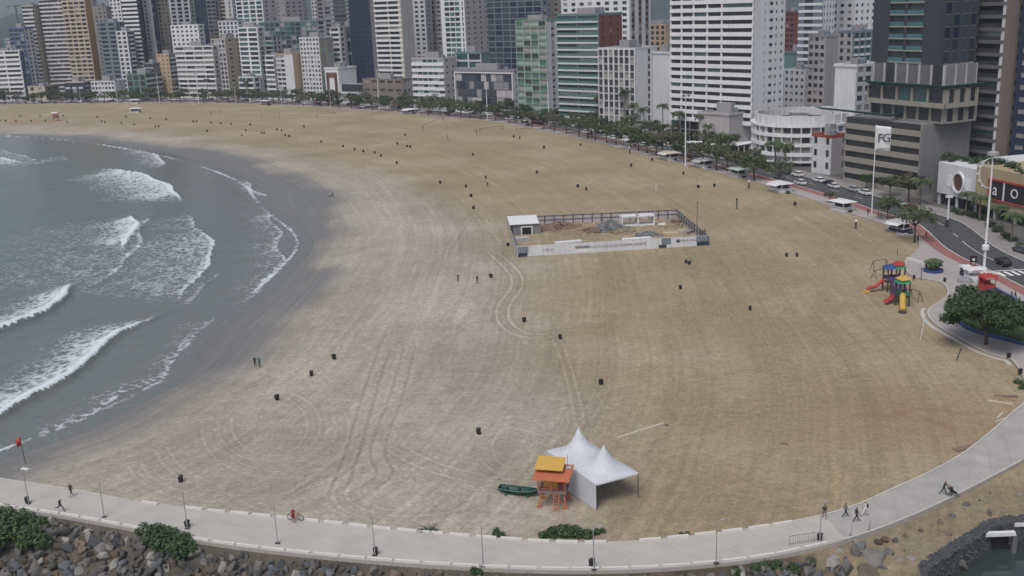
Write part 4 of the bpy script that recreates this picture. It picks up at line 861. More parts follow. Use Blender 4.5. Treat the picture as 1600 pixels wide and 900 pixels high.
leaf_mat('leaf_street', (.026, .045, .018), (.105, .135, .055)); leaf_mat('leaf_dark', (.014, .032, .013), (.06, .10, .038)); leaf_mat('leaf_palm', (.026, .046, .020), (.11, .15, .065)); leaf_mat('leaf_bush', (.018, .040, .014), (.075, .125, .045)); leaf_mat('leaf_dry', (.038, .042, .022), (.125, .115, .065))
mat('bark', (.10, .075, .058), .95, .3, 2, .1); mat('palm_bark', (.19, .165, .135), .95, .3, 3, .1)
def leaves(clumps, n, size, seed, flat=.75, hang=0.):
    g = np.random.default_rng(seed); c = np.array(clumps); p = c[:, 3]**2; p = p/p.sum(); ci = g.choice(len(c), n, p=p)
    d = g.normal(size=(n, 3)); d /= np.linalg.norm(d, axis=1)[:, None]; rad = g.random(n)**.45
    pos = c[ci, :3]+d*rad[:, None]*c[ci, 3:4]*np.array([1, 1, flat])
    nrm = d*np.array([1, 1, 1])+g.normal(size=(n, 3))*.8+np.array([0, 0, .9]); nrm /= np.linalg.norm(nrm, axis=1)[:, None]
    t = np.cross(nrm, g.normal(size=(n, 3))); t /= np.linalg.norm(t, axis=1)[:, None]; b = np.cross(nrm, t)
    s = size*(.55+.9*g.random(n))[:, None]
    V = np.stack([pos-t*s, pos+b*s*.45, pos+t*s, pos-b*s*.45], 1).reshape(-1, 3); return V, np.arange(4*n).reshape(-1, 4)
def make_tree(name, label, h, rad, seed, nl=1500, leaf=.36, m='leaf_street', trunk_r=.17, spread=1.0, flat=.55, th=.42, gap=0.):
    g = random.Random(seed); rt = root(name, label, 'tree'); mb = MB(); th_ = h*th
    top = (g.uniform(-.3, .3), g.uniform(-.3, .3), th_); mb.tube([(0, 0, -.3), (top[0]*.4, top[1]*.4, th_*.5), top], [trunk_r*1.25, trunk_r, trunk_r*.85], 7)
    cl = []; nb = 7
    for i in range(nb):
        a = 2*math.pi*i/nb+g.uniform(-.3, .3); rr = rad*g.uniform(.5, .82)*spread; z = g.uniform(th_+.35*(h-th_), h*.9)
        mid = (top[0]+rr*.45*math.cos(a), top[1]+rr*.45*math.sin(a), th_+(z-th_)*.6); end = (top[0]+rr*math.cos(a), top[1]+rr*math.sin(a), z)
        mb.tube([top, mid, end], [trunk_r*.6, trunk_r*.4, trunk_r*.15], 5)
        cl.append(end+(rad*g.uniform(.26, .42),))
        for q in range(2): 
            b = a+g.uniform(-.7, .7); r2 = rad*g.uniform(.3, .95); cl.append((r2*math.cos(b), r2*math.sin(b), g.uniform(th_+.3*(h-th_), h*.95)-r2/rad*h*.06, rad*g.uniform(.18, .34)))
    cl.append((0, 0, h*.86, rad*.4))
    mb.build('trunk', M('bark'), rt, sm=True)
    V, Fq = leaves(cl, nl, leaf, seed, flat); put('crown', npmesh('crown', V, Fq, M(m)), rt); return rt
def make_palm(name, label, h, seed, nf=15, fl=2.9, lean=.4):
    g = random.Random(seed); rt = root(name, label, 'palm'); tx, ty = g.uniform(-lean, lean), g.uniform(-lean, lean)
    MB().tube([(0, 0, -.3), (tx*.25, ty*.25, h*.35), (tx*.6, ty*.6, h*.7), (tx, ty, h)], [.26, .19, .16, .15], 8).build('trunk', M('palm_bark'), rt, sm=True)
    V = []; Fq = []
    for i in range(nf):
        a = 2*math.pi*i/nf*1.0+g.uniform(-.25, .25); el = g.uniform(.15, 1.15); L = fl*g.uniform(.85, 1.1); pts = []; x, z = 0., 0.; e = el
        for q in range(9): pts.append((x, z)); x += L/8*math.cos(e); z += L/8*math.sin(e); e -= .24+.05*q*.6
        for q in range(1, 9):
            w = .75*math.sin(math.pi*min(1, (q+.6)/9.2))**.7; (x0, z0), (x1, z1) = pts[q-1], pts[q]
            for sgn in (-1, 1):
                for k2 in range(2):
                    u = k2*.5; ux, uz = x0+(x1-x0)*u, z0+(z1-z0)*u; vx, vz = x0+(x1-x0)*(u+.42), z0+(z1-z0)*(u+.42); o = len(V)
                    tipx, tipz = vx+.22, vz-w*.55
                    for (px_, py_, pz_) in ((ux, 0, uz), (vx, 0, vz), (tipx, sgn*w, tipz), (tipx-.12, sgn*w*.98, tipz-.03)):
                        V.append((tx+px_*math.cos(a)-py_*math.sin(a), ty+px_*math.sin(a)+py_*math.cos(a), h+pz_))
                    Fq.append((o, o+1, o+2, o+3))
    put('fronds', npmesh('fronds', np.array(V), np.array(Fq), M('leaf_palm')), rt); return rt
used = set()
def place(proto, loc, rz, label, group, sc=1.):
    if proto.name not in used:
        used.add(proto.name); proto.location = loc; proto.rotation_euler = (0, 0, rz); proto.scale = (sc,)*3; proto['label'] = label
        if group: proto['group'] = group
        return proto
    c = clone(proto, loc, rz, label, group, sc); 
    if not group and 'group' in c: del c['group']
    return c
T_ = [make_tree('street_tree', 'x', 5.6, 3.0, 3, 1500, .25), make_tree('street_tree', 'x', 6.2, 3.4, 5, 1700, .26), make_tree('street_tree', 'x', 5.0, 2.7, 8, 1300, .25, 'leaf_dark'), make_tree('street_tree', 'x', 6.6, 3.7, 12, 1000, .24), make_tree('street_tree', 'x', 5.8, 3.1, 17, 1100, .25, 'leaf_dry')]
PA = [make_palm('palm_tree', 'x', 9.5, 2), make_palm('palm_tree', 'x', 11.5, 4), make_palm('palm_tree', 'x', 5.2, 6, 17, 3.2)]
def rl_at(px, off, z=0):
    P = offset(RL, off); ok = P[:, 1] > 170; P = P[ok]; xs = np.array([PX((p[0], p[1], z))[0] for p in P]); o = np.argsort(xs)
    return np.interp(px, xs[o], P[o, 0]), np.interp(px, xs[o], P[o, 1])
P_ = resample(offset(RL, -4.2), 1.0); s = 0; k = 0
GT = 'street trees along the beach pavement'; GF = 'street trees on the far pavement'
while s < len(P_):
    p = P_[s]; xp, yp = PX((p[0], p[1], 0))
    if -20 < xp < 1180 or (1180 <= xp < 1345 and random.random() < .6): place(T_[(k*7+k//3) % 5], (p[0], p[1], .16), k*1.7, 'small spreading tree in the row along the beach side pavement', GT, random.uniform(.85, 1.25)*(1.15 if xp < 900 else 1.4)); k += 1
    s += random.choice([7, 8, 10, 12])
P_ = resample(offset(RL, 14.6), 1.0); s = 4; k = 0
while s < len(P_):
    p = P_[s]; xp, yp = PX((p[0], p[1], 0))
    if -20 < xp < 1420 and not 1190 < xp < 1330: place(T_[(k*3+k//4+1) % 5], (p[0], p[1], .17), k*2.1, 'leafy tree in the row on the building side pavement', GF, random.uniform(.85, 1.4)); k += 1
    s += random.choice([7, 9, 12, 16])
for (x, y, t, sc, lb) in [(1429, 379, 3, 1.35, 'large thin crowned tree at the end of beach pavement by kiosk'), (1387, 344, 1, .95, 'small tree left of the large thin crowned pavement tree'), (1297, 318, 0, .55, 'young thin tree between kiosks near the cycle path'), (1136, 268, 1, 1.25, 'broad round crowned tree behind white awning kiosk'),
                          (1178, 283, 3, 1.2, 'sparse pale crowned tree right of broad round crowned tree'), (1086, 250, 2, 1.25, 'dark crowned tree right of the tall lamp by mural kiosk'), (1035, 238, 0, 1.1, 'light green tree beside the mural kiosk')]:
    p = G(x, y); place(T_[t], (p.x, p.y, .1), x*.01, lb, None, sc)
for (x, off, t, sc, lb) in [(912, 19, 1, .95, 'tall palm at left end of the palm cluster'), (940, 18.5, 0, 1.1, 'palm before green banded building'), (958, 19, 1, 1.1, 'tall palm at the gridded building'), (975, 18.6, 1, 1.2, 'tallest palm of the cluster before gridded building'), (992, 19, 0, 1.0, 'short palm before gridded building flank'),
                            (1008, 17, 0, .95, 'palm between gridded building and white rear wing'), (1036, 18, 1, .95, 'palm before the white rear wing'), (1062, 17, 0, 1.0, 'palm left of hotel podium'), (1092, 16.5, 1, .85, 'tall palm at corner of hotel podium'), (1108, 16, 0, .8, 'small palm before hotel podium'),
                            (1212, 13.8, 2, 1.35, 'left one of two bright palms before round hotel'), (1228, 13.4, 2, 1.35, 'right one of two bright palms before round hotel'), (1437, 15, 2, 1.1, 'bright short palm before the unfinished tower podium'),
                            (1508, 17, 2, .9, 'palm under the white porthole wall'), (1530, 16.5, 2, .95, 'palm under the joint of porthole and tan walls'), (1556, 17, 2, .9, 'palm under sign letters'), (1580, 16.5, 2, 1.0, 'palm under tan wall near the right edge'), (326, 17, 1, .9, 'palm before slatted white building'), (276, 17, 1, .8, 'palm before beige tower by green low block'), (388, 17, 1, .8, 'palm before teal windowed beachfront building')]:
    q = rl_at(x, off); place(PA[t], (q[0], q[1], .15), x*.37, lb, None, sc*(1.22 if t < 2 else 1.1))
# dense darker greenery
BIG = make_tree('broad_tree', 'broad dense dark green tree over blue kerbed planter on plaza', 9.2, 7.4, 21, 15000, .27, 'leaf_dark', .26, 1.0, .5, .28)
p = G(1541, 538, .3); BIG.location = (p.x, p.y, .3); BIG.scale = (1.0, 1.0, .95)
def mass(name, label, cat, pts, n, size, m, seed, group=None):
    c = np.array(pts).mean(0); rt = root(name, label, cat, (c[0], c[1], c[2]-.2), 0, group); V, Fq = leaves([(x-c[0], y-c[1], z-c[2]+.2+r*.3, r) for x, y, z, r in pts], n, size, seed, .8)
    put('foliage', npmesh('foliage', V, Fq, M(m)), rt); mb = MB(); g = random.Random(seed)
    for x, y, z, r in pts:
        for q in range(3): a = g.uniform(0, 6.3); mb.tube([(x-c[0], y-c[1], z-c[2]), (x-c[0]+r*.5*math.cos(a), y-c[1]+r*.5*math.sin(a), z-c[2]+.2+r*.7)], [.04, .015], 4)
    mb.build('stem', M('bark'), rt); return rt
def bz(x, y, z=0):
    p = G(x, y, z); return p
def bushpts(lst, z):
    out = []
    for x, y, r in lst:
        p = G(x, y, z); out.append((p.x, p.y, z, r))
    return out
mass('shrub', 'large green shrub on the rocks at far left bottom corner', 'shrub', bushpts([(-20, 815, 1.6), (10, 812, 1.7), (38, 818, 1.6), (60, 828, 1.5), (15, 835, 1.8), (45, 845, 1.6), (68, 850, 1.1), (-10, 850, 1.5)], -.9), 5200, .24, 'leaf_bush', 31)
mass('shrub', 'green shrub overhanging promenade edge beside the third lamp', 'shrub', bushpts([(225, 832, 1.0), (245, 836, 1.3), (265, 842, 1.3), (285, 850, 1.3), (255, 852, 1.4), (280, 862, 1.4), (240, 844, 1.2), (297, 860, 1.0)], .0), 4200, .22, 'leaf_bush', 32)
mass('shrub', 'low wide shrub on sand beside promenade before the tent', 'shrub', bushpts([(850, 838, .6), (865, 836, .9), (882, 835, 1.1), (900, 836, 1.0), (918, 838, .8), (932, 833, .5), (942, 830, .35)], .1), 2400, .19, 'leaf_bush', 33)
mass('shrub', 'small upright weed by promenade left of low wide shrub', 'shrub', bushpts([(776, 836, .5), (784, 838, .5), (776, 831, .45)], .2), 500, .15, 'leaf_bush', 34)
mass('shrub', 'tiny shrub at promenade outer edge below middle lamp', 'shrub', bushpts([(741, 893, .5), (748, 895, .45)], 0), 360, .16, 'leaf_dark', 35)
mass('shrub', 'creeping green shrub on the rocks right of middle', 'shrub', bushpts([(1195, 884, .8), (1215, 890, .9), (1180, 892, .8), (1240, 893, .8), (1150, 897, .7), (1265, 880, .6)], -.6), 2200, .18, 'leaf_dark', 36)
mass('shrub', 'weed patch at sand edge near right picture border', 'shrub', bushpts([(1590, 598, .6), (1602, 602, .8), (1596, 607, .6)], .1), 500, .17, 'leaf_bush', 37)
mass('shrub', 'dry tuft beside promenade kerb right of low shrub', 'shrub', bushpts([(1065, 836, .35), (1074, 835, .35)], .2), 150, .14, 'leaf_dark', 38)
rt = root('agave_plant', 'spiky dark agave between the kerb blocks', 'plant', G(672, 833, .1)); mb = MB()
for i in range(26):
    a = i*2.4; l = 1.0+.5*((i*7) % 5)/5; e = .35+.7*((i*3) % 7)/7; mb.tube([(0, 0, 0), (l*.5*math.cos(a)*math.cos(e), l*.5*math.sin(a)*math.cos(e), l*.55*math.sin(e)), (l*math.cos(a), l*math.sin(a), l*.75*math.sin(e))], [.07, .06, .006], 4)
mb.build('blade', M('leaf_dark'), rt)
q = corner_at(1272, 34, 6); pts = [(q[0]-8+random.uniform(0, 20), q[1]-6+random.uniform(-8, 12), random.uniform(3, 9), random.uniform(2.5, 4.2)) for i in range(16)]
mass('tree_group', 'dark dense trees behind round hotel by the tiled house', 'trees', pts, 4500, .5, 'leaf_dark', 41)
q = corner_at(1030, 130, 10); pts = [(q[0]-9+random.uniform(0, 26), q[1]+random.uniform(-8, 12), random.uniform(4, 15), random.uniform(4, 6)) for i in range(16)]
mass('tree_group', 'dark wooded patch between white rear wing and hillside houses', 'trees', pts, 4200, .7, 'leaf_dark', 42)
q = corner_at(1030, 26, 4); pts = [(q[0]-6+random.uniform(0, 10), q[1]-6+random.uniform(0, 8), random.uniform(1, 5), random.uniform(1.5, 2.4)) for i in range(8)]
mass('tree_group', 'garden trees between palms and white rear wing', 'trees', pts, 1800, .35, 'leaf_dark', 43)
pts = []
for i in range(24):
    x = 1474+i*6.2; c = rl_at(x, 22.5+random.uniform(0, 5), 11.5); pts.append((c[0], c[1], 11.5+.9*(x > 1525), random.uniform(.7, 1.5)))
mass('roof_garden', 'planted roof garden along shopping gallery roof edge', 'plants', pts, 3000, .3, 'leaf_dark', 44)
pts = []
for i in range(22):
    x = 1490+i*6; c = rl_at(x, 16.6+random.uniform(-.8, 1.2)); pts.append((c[0], c[1], .4, random.uniform(.6, 1.2)))
mass('hedge', 'low green planting bed below shopping gallery walls', 'hedge', pts, 2800, .26, 'leaf_dark', 45)
# ================================================================== plaza, markings
PLZ = [(1436, 386), (1424, 398), (1414, 408), (1416, 422), (1430, 432), (1455, 437), (1472, 442), (1480, 452), (1478, 463), (1464, 473), (1452, 481), (1449, 488), (1453, 498), (1470, 512), (1500, 528), (1530, 545), (1560, 556), (1580, 561), (1592, 577), (1600, 592), (1612, 618), (1650, 600)]
pz = smooth(gpts(PLZ, .28), 4)
ri = [k for k in range(len(RL)) if 120 < RL[k][1] < 240]; east = offset(RL, -1.52)[ri][::-1]
poly = [tuple(p) for p in pz]+[tuple(p) for p in east]
tag(MB().prism(poly, -.5, .26).build('plaza', M('sidewalk')), kind='structure')
lo = [k for k in range(len(pz)) if 6 <= k <= len(pz)-14]
tag(MB().wall(pz[lo], offset(pz, .25)[lo], .262, .30).build('plaza_kerb', M('rim_stone')), kind='structure')
lo2 = [k for k in range(len(pz)) if 40 <= k <= 70]
tag(MB().wall(offset(pz, -1.15)[lo2], offset(pz, -.5)[lo2], -.3, .12).build('plaza_step', M('rim_stone')), kind='structure')
mk = tag(put('crossing_marking', None), kind='structure')
rs = resample(RLINE, .5); tt = tangents(rs)
yk = np.argmin(np.abs(rs[:, 1]-200)); n0 = np.array([-tt[yk][1], tt[yk][0]]); ang = math.atan2(tt[yk][1], tt[yk][0])
for i in range(6):
    c = rs[yk]+n0*(2.2+i*1.5)-tt[yk]*1.2; put('zebra_bar', MB().box(-1.6, 1.6, -.35, .35, 0, .006).mesh('zebra_bar', M('line_white')), mk, (c[0], c[1], .056), ang)
for i in range(4):
    c = rs[yk]+n0*(-1.0+i*.75)-tt[yk]*2.2; put('zebra_bar', MB().box(-1.5, 1.5, -.22, .22, 0, .006).mesh('zebra_bar', M('line_white')), mk, (c[0], c[1], .178), ang)
for i in range(6):
    c = rs[yk]+n0*6.4+tt[yk]*(3+i*1.5)
    for s_ in (-1, 1): put('chevron', MB().bar((0, 0, .003), (1.6, s_*2.6, .003), .4, .006).mesh('chevron', M('line_white')), mk, (c[0], c[1], .06), ang)
c = rs[yk]+n0*6.4-tt[yk]*3.6; put('stop_line', MB().box(-.2, .2, -4.6, 4.6, 0, .006).mesh('stop_line', M('line_white')), mk, (c[0], c[1], .056), ang)
# ================================================================== paints
for n_, c_, r_ in (('p_black', (.018, .018, .02), .5), ('p_white', (.62, .63, .65), .5), ('p_tent', (.50, .52, .57), .55), ('p_orange', (.42, .13, .065), .6), ('p_yellow', (.50, .31, .07), .6), ('p_red', (.36, .04, .035), .5), ('p_blue', (.03, .07, .22), .5), ('p_green', (.03, .22, .10), .5), ('p_purple', (.10, .08, .22), .5), ('p_boat', (.008, .045, .035), .45),
                   ('p_wood', (.30, .22, .14), .8), ('p_pole', (.32, .32, .33), .5), ('p_dark', (.05, .05, .055), .6), ('p_ply', (.48, .40, .28), .8), ('p_navy', (.02, .035, .07), .5), ('c_white', (.60, .61, .63), .3), ('c_silver', (.34, .35, .36), .3), ('c_black', (.02, .02, .024), .25), ('c_grey', (.10, .105, .11), .3), ('c_red', (.13, .02, .02), .3),
                   ('skin', (.36, .20, .13), .6), ('skin2', (.22, .12, .08), .6), ('hair', (.02, .014, .010), .7), ('cl_black', (.02, .02, .023), .9), ('cl_navy', (.03, .035, .06), .9), ('cl_red', (.28, .03, .05), .9), ('cl_white', (.60, .58, .57), .9), ('cl_teal', (.03, .16, .18), .9), ('cl_grey', (.16, .16, .17), .9), ('cl_brown', (.16, .10, .07), .9), ('tyre', (.02, .02, .02), .9)):
    mat(n_, c_, r_, .12, 2.0, .35)
# ================================================================== litter bins
def make_bin():
    rt = root('litter_bin', 'x', 'bin'); MB().tbox((0, 0), .50, .52, .08, .86, .64, .66).build('body', M('p_black'), rt)
    mb = MB().tbox((0, 0), .68, .70, .862, .93, .66, .66); mb.tbox((0, 0), .62, .62, .931, 1.05, .40, .44); mb.build('lid', M('p_black'), rt)
    MB().tube([(-.27, .24, .1), (.27, .24, .1)], .1, 8).build('wheel', M('tyre'), rt); MB().tube([(-.25, .36, .9), (.25, .36, .9)], .02, 6).build('handle', M('p_dark'), rt)
    return rt
BIN = make_bin(); GB = 'black litter bins set out across the sand'
NEARB = [(283, 753, 'litter bin on sand near promenade at the lower left'), (433, 625, 'lowest of three black bins beside the wet sand'), (487, 587, 'middle one of three black bins beside the wet sand'), (522, 561, 'uppermost of three black bins beside the wet sand'), (748, 678, 'lone black bin left of the white tent'), (819, 503, 'black bin inside the curving tyre track'), (875, 530, 'black bin at the end of the curving tyre track'),
         (939, 601, 'black bin standing behind the white tent'), (1063, 452, 'lone black bin below the works hoarding'), (1072, 412, 'left one of two touching bins below the hoarding'), (1077, 414, 'right one of two touching bins below the hoarding'), (1172, 485, 'lone black bin left of the playground on open sand'), (767, 434, 'black bin right of the adult with child'), (794, 385, 'black bin against the left end of works hoarding'),
         (1229, 401, 'left one of two bins between hoarding and playground'), (1245, 401, 'right one of two bins between hoarding and playground')]
FARB = [(740, 327), (736, 308), (688, 287), (620, 256), (595, 245), (586, 240), (568, 238), (554, 235), (536, 230), (502, 223), (903, 293), (916, 297), (839, 271), (759, 279), (728, 293), (850, 232), (907, 228), (803, 215), (812, 217), (633, 212), (621, 226), (636, 230), (641, 231), (739, 243), (986, 260), (1068, 273), (1091, 294), (1116, 292), (1242, 321), (1019, 251), (446, 213), (452, 214), (433, 204), (440, 205),
        (409, 209), (413, 209), (384, 205), (378, 213), (391, 196), (361, 195), (345, 194), (330, 193), (324, 206), (475, 199), (302, 191), (307, 191), (0, 190), (9, 190), (25, 190), (49, 190), (71, 190), (105, 192), (32, 182), (63, 182), (99, 182), (152, 184), (159, 191), (164, 192), (190, 194), (197, 184), (210, 196), (235, 186), (243, 199), (248, 199), (260, 188)]
for x, y, lb in NEARB: place(BIN, G(x, y), x*.3, lb, None, .86)
for x, y in FARB: place(BIN, G(x, y), x*.3, 'small black litter bin on the far sand', GB, .95)
for x, y, lb in [(1411, 416, 'black bin at the bench end of plaza'), (1428, 436, 'black bin on a stand at plaza edge'), (1476, 440, 'black bin at the inner curve of plaza edge'), (1576, 559, 'dark bin at lower plaza corner'), (1594, 584, 'black bin by weeds at the right border'),
                 (43, 786, 'black bin at foot of leftmost promenade lamp'), (293, 823, 'black bin at foot of third promenade lamp'), (587, 866, 'black bin at foot of fifth promenade lamp'), (925, 884, 'black bin at foot of lamp below the tent'), (1281, 844, 'black bin at foot of rightmost promenade lamp')]:
    place(BIN, G(x, y, .45 if y > 700 else .28), x*.3, lb, None, .78)
# ================================================================== promenade lamps
def make_lamp(head):
    rt = root('promenade_lamp', 'x', 'lamp'); MB().box(-.28, .28, -.2, .2, 0, .10).build('base_plate', M('p_dark'), rt)
    MB().tube([(0, 0, .1), (0, 0, 2.4), (0, 0, 4.9)], [.075, .06, .045], 8).build('pole', M('p_pole'), rt)
    if head: MB().box(-.15, 1.0, -.22, .22, 4.9, 5.02).build('lamp_head', M('p_white'), rt)
    else:
        MB().tube([(0, 0, 4.85), (.25, 0, 5.0), (.75, .1, 5.08)], .03, 6).build('arm', M('p_pole'), rt); MB().box(.55, 1.05, -.02, .22, 5.03, 5.12).build('lamp_head', M('p_pole'), rt)
        MB().tube([(0, 0, 4.85), (-.2, 0, 5.0), (-.4, .05, 5.06)], .03, 6).build('arm', M('p_pole'), rt)
    return rt
LA, LB = make_lamp(True), make_lamp(False)
LAMPS = [(45, 787, 'leftmost promenade lamp with flat white head'), (163, 808, 'second promenade lamp from the left'), (293, 826, 'third promenade lamp from left by overhanging shrub'), (434, 849, 'promenade lamp below the cyclist'), (586, 868, 'fifth promenade lamp from the left'), (755, 885, 'promenade lamp at bottom middle'), (928, 890, 'promenade lamp below the white tent'), (1119, 880, 'second promenade lamp from the right'), (1281, 850, 'rightmost promenade lamp by the barrier')]
for i, (x, y, lb) in enumerate(LAMPS): place(LA if i == 0 else LB, G(x, y, .45), .1*i-.4, lb, None, .92)
# ================================================================== tall flood light masts
def make_mast():
    rt = root('light_mast', 'x', 'mast'); MB().tube([(0, 0, 0), (0, 0, 9), (0, 0, 18)], [.19, .15, .10], 10).build('pole', M('p_white'), rt); MB().tbox((0, 0), .9, .9, 0, .6, .7, .7).build('footing', M('conc'), rt)
    MB().box(-.9, .9, -.12, .12, 17.6, 17.8).build('cross_arm', M('p_pole'), rt)
    for s_ in (-.7, .7): MB().box(s_-.22, s_+.22, -.4, -.121, 17.35, 17.8).build('flood_light', M('p_dark'), rt)
    return rt
MA = make_mast()
for x, y, sc, lb in [(1071, 262, 1.35, 'tall white mast beside the mural kiosk'), (960, 216, 1.15, 'tall white mast before the gridded building'), (858, 200, 1.2, 'tall white mast before green glazed building'), (762, 188, 1.25, 'tall white mast before chequered building'), (593, 174, 1.25, 'tall white mast left of the white banded hotel'), (667, 179, .5, 'short white mast before the white banded hotel'), (311, 164, 1.1, 'white mast before slatted white building'), (250, 163, 1.1, 'white mast before green low block'),
                     (184, 163, .9, 'white mast before low white hotel at left'), (369, 164, .8, 'white mast before beige building'), (13, 166, .7, 'white mast at the far left edge'), (127, 164, .6, 'short mast below orange edged tower'), (517, 170, .7, 'white mast before speckled building'), (441, 166, .7, 'white mast before cream building')]:
    place(MA, G(x, y), x*.1, lb, None, sc)
def big_lamp():
    rt = root('light_column', 'tall white light column with arched top beside plaza and road', 'lamp', G(1537, 424, .2)); h = 23.
    MB().tube([(0, 0, 0), (0, 0, h*.5), (0, 0, h)], [.27, .21, .14], 12).build('pole', M('p_white'), rt); MB().tbox((0, 0), 1.0, 1.0, 0, .9, .8, .8).build('footing', M('p_white'), rt); MB().lathe([(.5, 4.3), (.7, 4.5), (.7, 5.3), (.5, 5.5)], 10).build('junction_box', M('p_white'), rt)
    MB().lathe([(.2, h), (1.1, h+.3), (1.1, h+.9), (.3, h+1.1)], 12).build('lantern_crown', M('p_pole'), rt)
    MB().tube([(-.1-2.3*math.sin(t*math.pi/10), 0, h-3.2+3.0*math.cos(t*math.pi/10)) for t in range(11)], .09, 6).build('arc_arm', M('p_white'), rt)
    for i in range(5): t = (2+i*1.5)*math.pi/10; MB().box(-2.6*math.sin(t)-.25, -2.6*math.sin(t), -.2, .2, h-3.2+3.0*math.cos(t)-.15, h-3.2+3.0*math.cos(t)+.15).build('lamp_head', M('p_white'), rt)
big_lamp()
def cctv():
    rt = root('camera_mast', 'white camera mast on far pavement before porthole wall', 'mast', G(1480, 354, .17)); MB().tube([(0, 0, 0), (0, 0, 7.5)], [.22, .18], 10).build('pole', M('p_white'), rt); MB().box(-.8, .8, -.25, .25, 7.0, 7.5).build('cross_arm', M('p_white'), rt); MB().box(-.35, .35, -.35, .35, 0, 1.7).build('cabinet', M('p_dark'), rt)
    for s_ in (-.6, .6): MB().lathe([(.1, 6.5), (.22, 6.7), (.22, 6.99)], 8, (s_, 0)).build('camera_dome', M('p_dark'), rt)
cctv()
def flag():
    g = G(1362, 334, .1); rt = root('banner_mast', 'white mast flying a tall white FG banner', 'banner', g); h = 22.5
    MB().tube([(0, 0, 0), (0, 0, h)], [.16, .11], 10).build('pole', M('p_white'), rt)
    a = math.atan2(-g.x, g.y)*0+R_(-8); dx, dy = math.cos(a), math.sin(a); n = 9; V = []; F_ = []
    for j in range(n):
        for i in range(n):
            u, v = i/8*3.8-.3, j/8; wob = .22*math.sin(i*.9+j*.35)
            V.append((u*dx+.15-wob*dy, u*dy-.2+wob*dx, h-6.4+6.3*v-.14*u))
    F_ = [(j*n+i, j*n+i+1, (j+1)*n+i+1, (j+1)*n+i) for j in range(n-1) for i in range(n-1)]
    b = MB().add(V, F_).build('banner', M('p_white'), rt, sm=True); so = b.modifiers.new('thick', 'SOLIDIFY'); so.thickness = .03
    text('FG', 2.9, M('p_navy'), rt, (1.8*dx+.1, -.55+1.8*dy, h-3.3), (R_(90), 0, a), ext=.03, sp=.85); text('empreendimentos', .38, M('p_navy'), rt, (1.8*dx+.1, -.55+1.8*dy, h-5.8), (R_(90), 0, a), ext=.02)
flag()
# ================================================================== cars
def car_meshes(kind='hatch'):
    L, W = (4.1, 1.72); mb = MB()
    prof = [(-2.05, .32), (-2.07, .62), (-1.95, .90), (-1.1, .97), (.95, 1.0), (1.9, .98), (2.02, .70), (2.0, .32)]
    if kind == 'suv': prof = [(x*1.03, z*1.12+.03) for x, z in prof]
    def loft(pr, w0, w1, m):
        zmin, zmax = min(z for _, z in pr), max(z for _, z in pr); vs = []
        for s_ in (-1, 1):
            for x, z in pr: t = (z-zmin)/(zmax-zmin); vs.append((x, s_*(w0+(w1-w0)*t)/2, z))
        n = len(pr); mb.add(vs, [tuple(range(n-1, -1, -1)), tuple(range(n, 2*n))]+[(i, (i+1) % n, n+(i+1) % n, n+i) for i in range(n)], m)
    loft(prof, W, W*.95, 0); body = mb.mesh('body', M('c_white'))
    k = 1.12 if kind == 'suv' else 1.; top = 1.46*k
    mb = MB(); rx0, rx1 = (-.35, 1.45) if kind != 'sedan' else (-.35, .95)
    cab = [(-1.15, .98*k), (rx0, top-.05), (rx1, top-.05), (1.85 if kind != 'sedan' else 1.6, 1.0*k)]
    vs = []
    for s_ in (-1, 1):
        for x, z in cab: vs.append((x, s_*(W*.92 if z < 1.2 else W*.74)/2, z))
    mb.add(vs, [(3, 2, 1, 0), (4, 5, 6, 7), (0, 1, 5, 4), (1, 2, 6, 5), (2, 3, 7, 6)], 0); glass = mb.mesh('window_glass', M('g_dark'))
    mb = MB(); mb.tbox(((rx0+rx1)/2, 0), rx1-rx0+.1, W*.76, top-.05, top+.03, rx1-rx0-.15, W*.62)
    roof = mb.mesh('roof', M('c_white'))
    wh = MB().tube([(0, -.1, 0), (0, .1, 0)], .31, 12).mesh('wheel', M('tyre')); rim = MB().tube([(0, -.11, 0), (0, .11, 0)], .19, 10).mesh('rim', M('c_silver'))
    lt = MB().box(-.03, .03, -.18, .18, -.07, .07).mesh('headlight', M('p_white')); tl = MB().box(-.03, .03, -.14, .14, -.09, .09).mesh('tail_light', M('p_red'))
    return dict(body=body, glass=glass, roof=roof, wheel=wh, rim=rim, lt=lt, tl=tl, k=k)
CM = {k: car_meshes(k) for k in ('hatch', 'suv', 'sedan')}
CC = {}
def car(loc, rz, kind, col, label, group=None, full=False):
    m = CM[kind]; rt = root('parked_car', label, 'car', loc, rz, group)
    for nm in ('body', 'roof'):
        key = (kind, col, nm)
        if key not in CC: q = m[nm].copy(); q.materials.clear(); q.materials.append(M(col)); CC[key] = q
        put(nm, CC[key], rt)
    put('window_glass', m['glass'], rt)
    if full:
        for x in (-1.28, 1.25):
            for y in (-.78, .78): w = put('wheel', m['wheel'], rt, (x, y, .31)); put('rim', m['rim'], w)
        for y in (-.6, .6): put('headlight', m['lt'], rt, (-2.04, y, .72*m['k'])); put('tail_light', m['tl'], rt, (2.0, y, .8*m['k']))
    else:
        for x in (-1.28, 1.25):
            for y in (-.78, .78): put('wheel', m['wheel'], rt, (x, y, .31))
    return rt
p = G(1567, 414, .05); car((p.x, p.y, .05), R_(-88), 'suv', 'c_black', 'dark car driving on the avenue right of the tall light column', None, True)
kk = 0
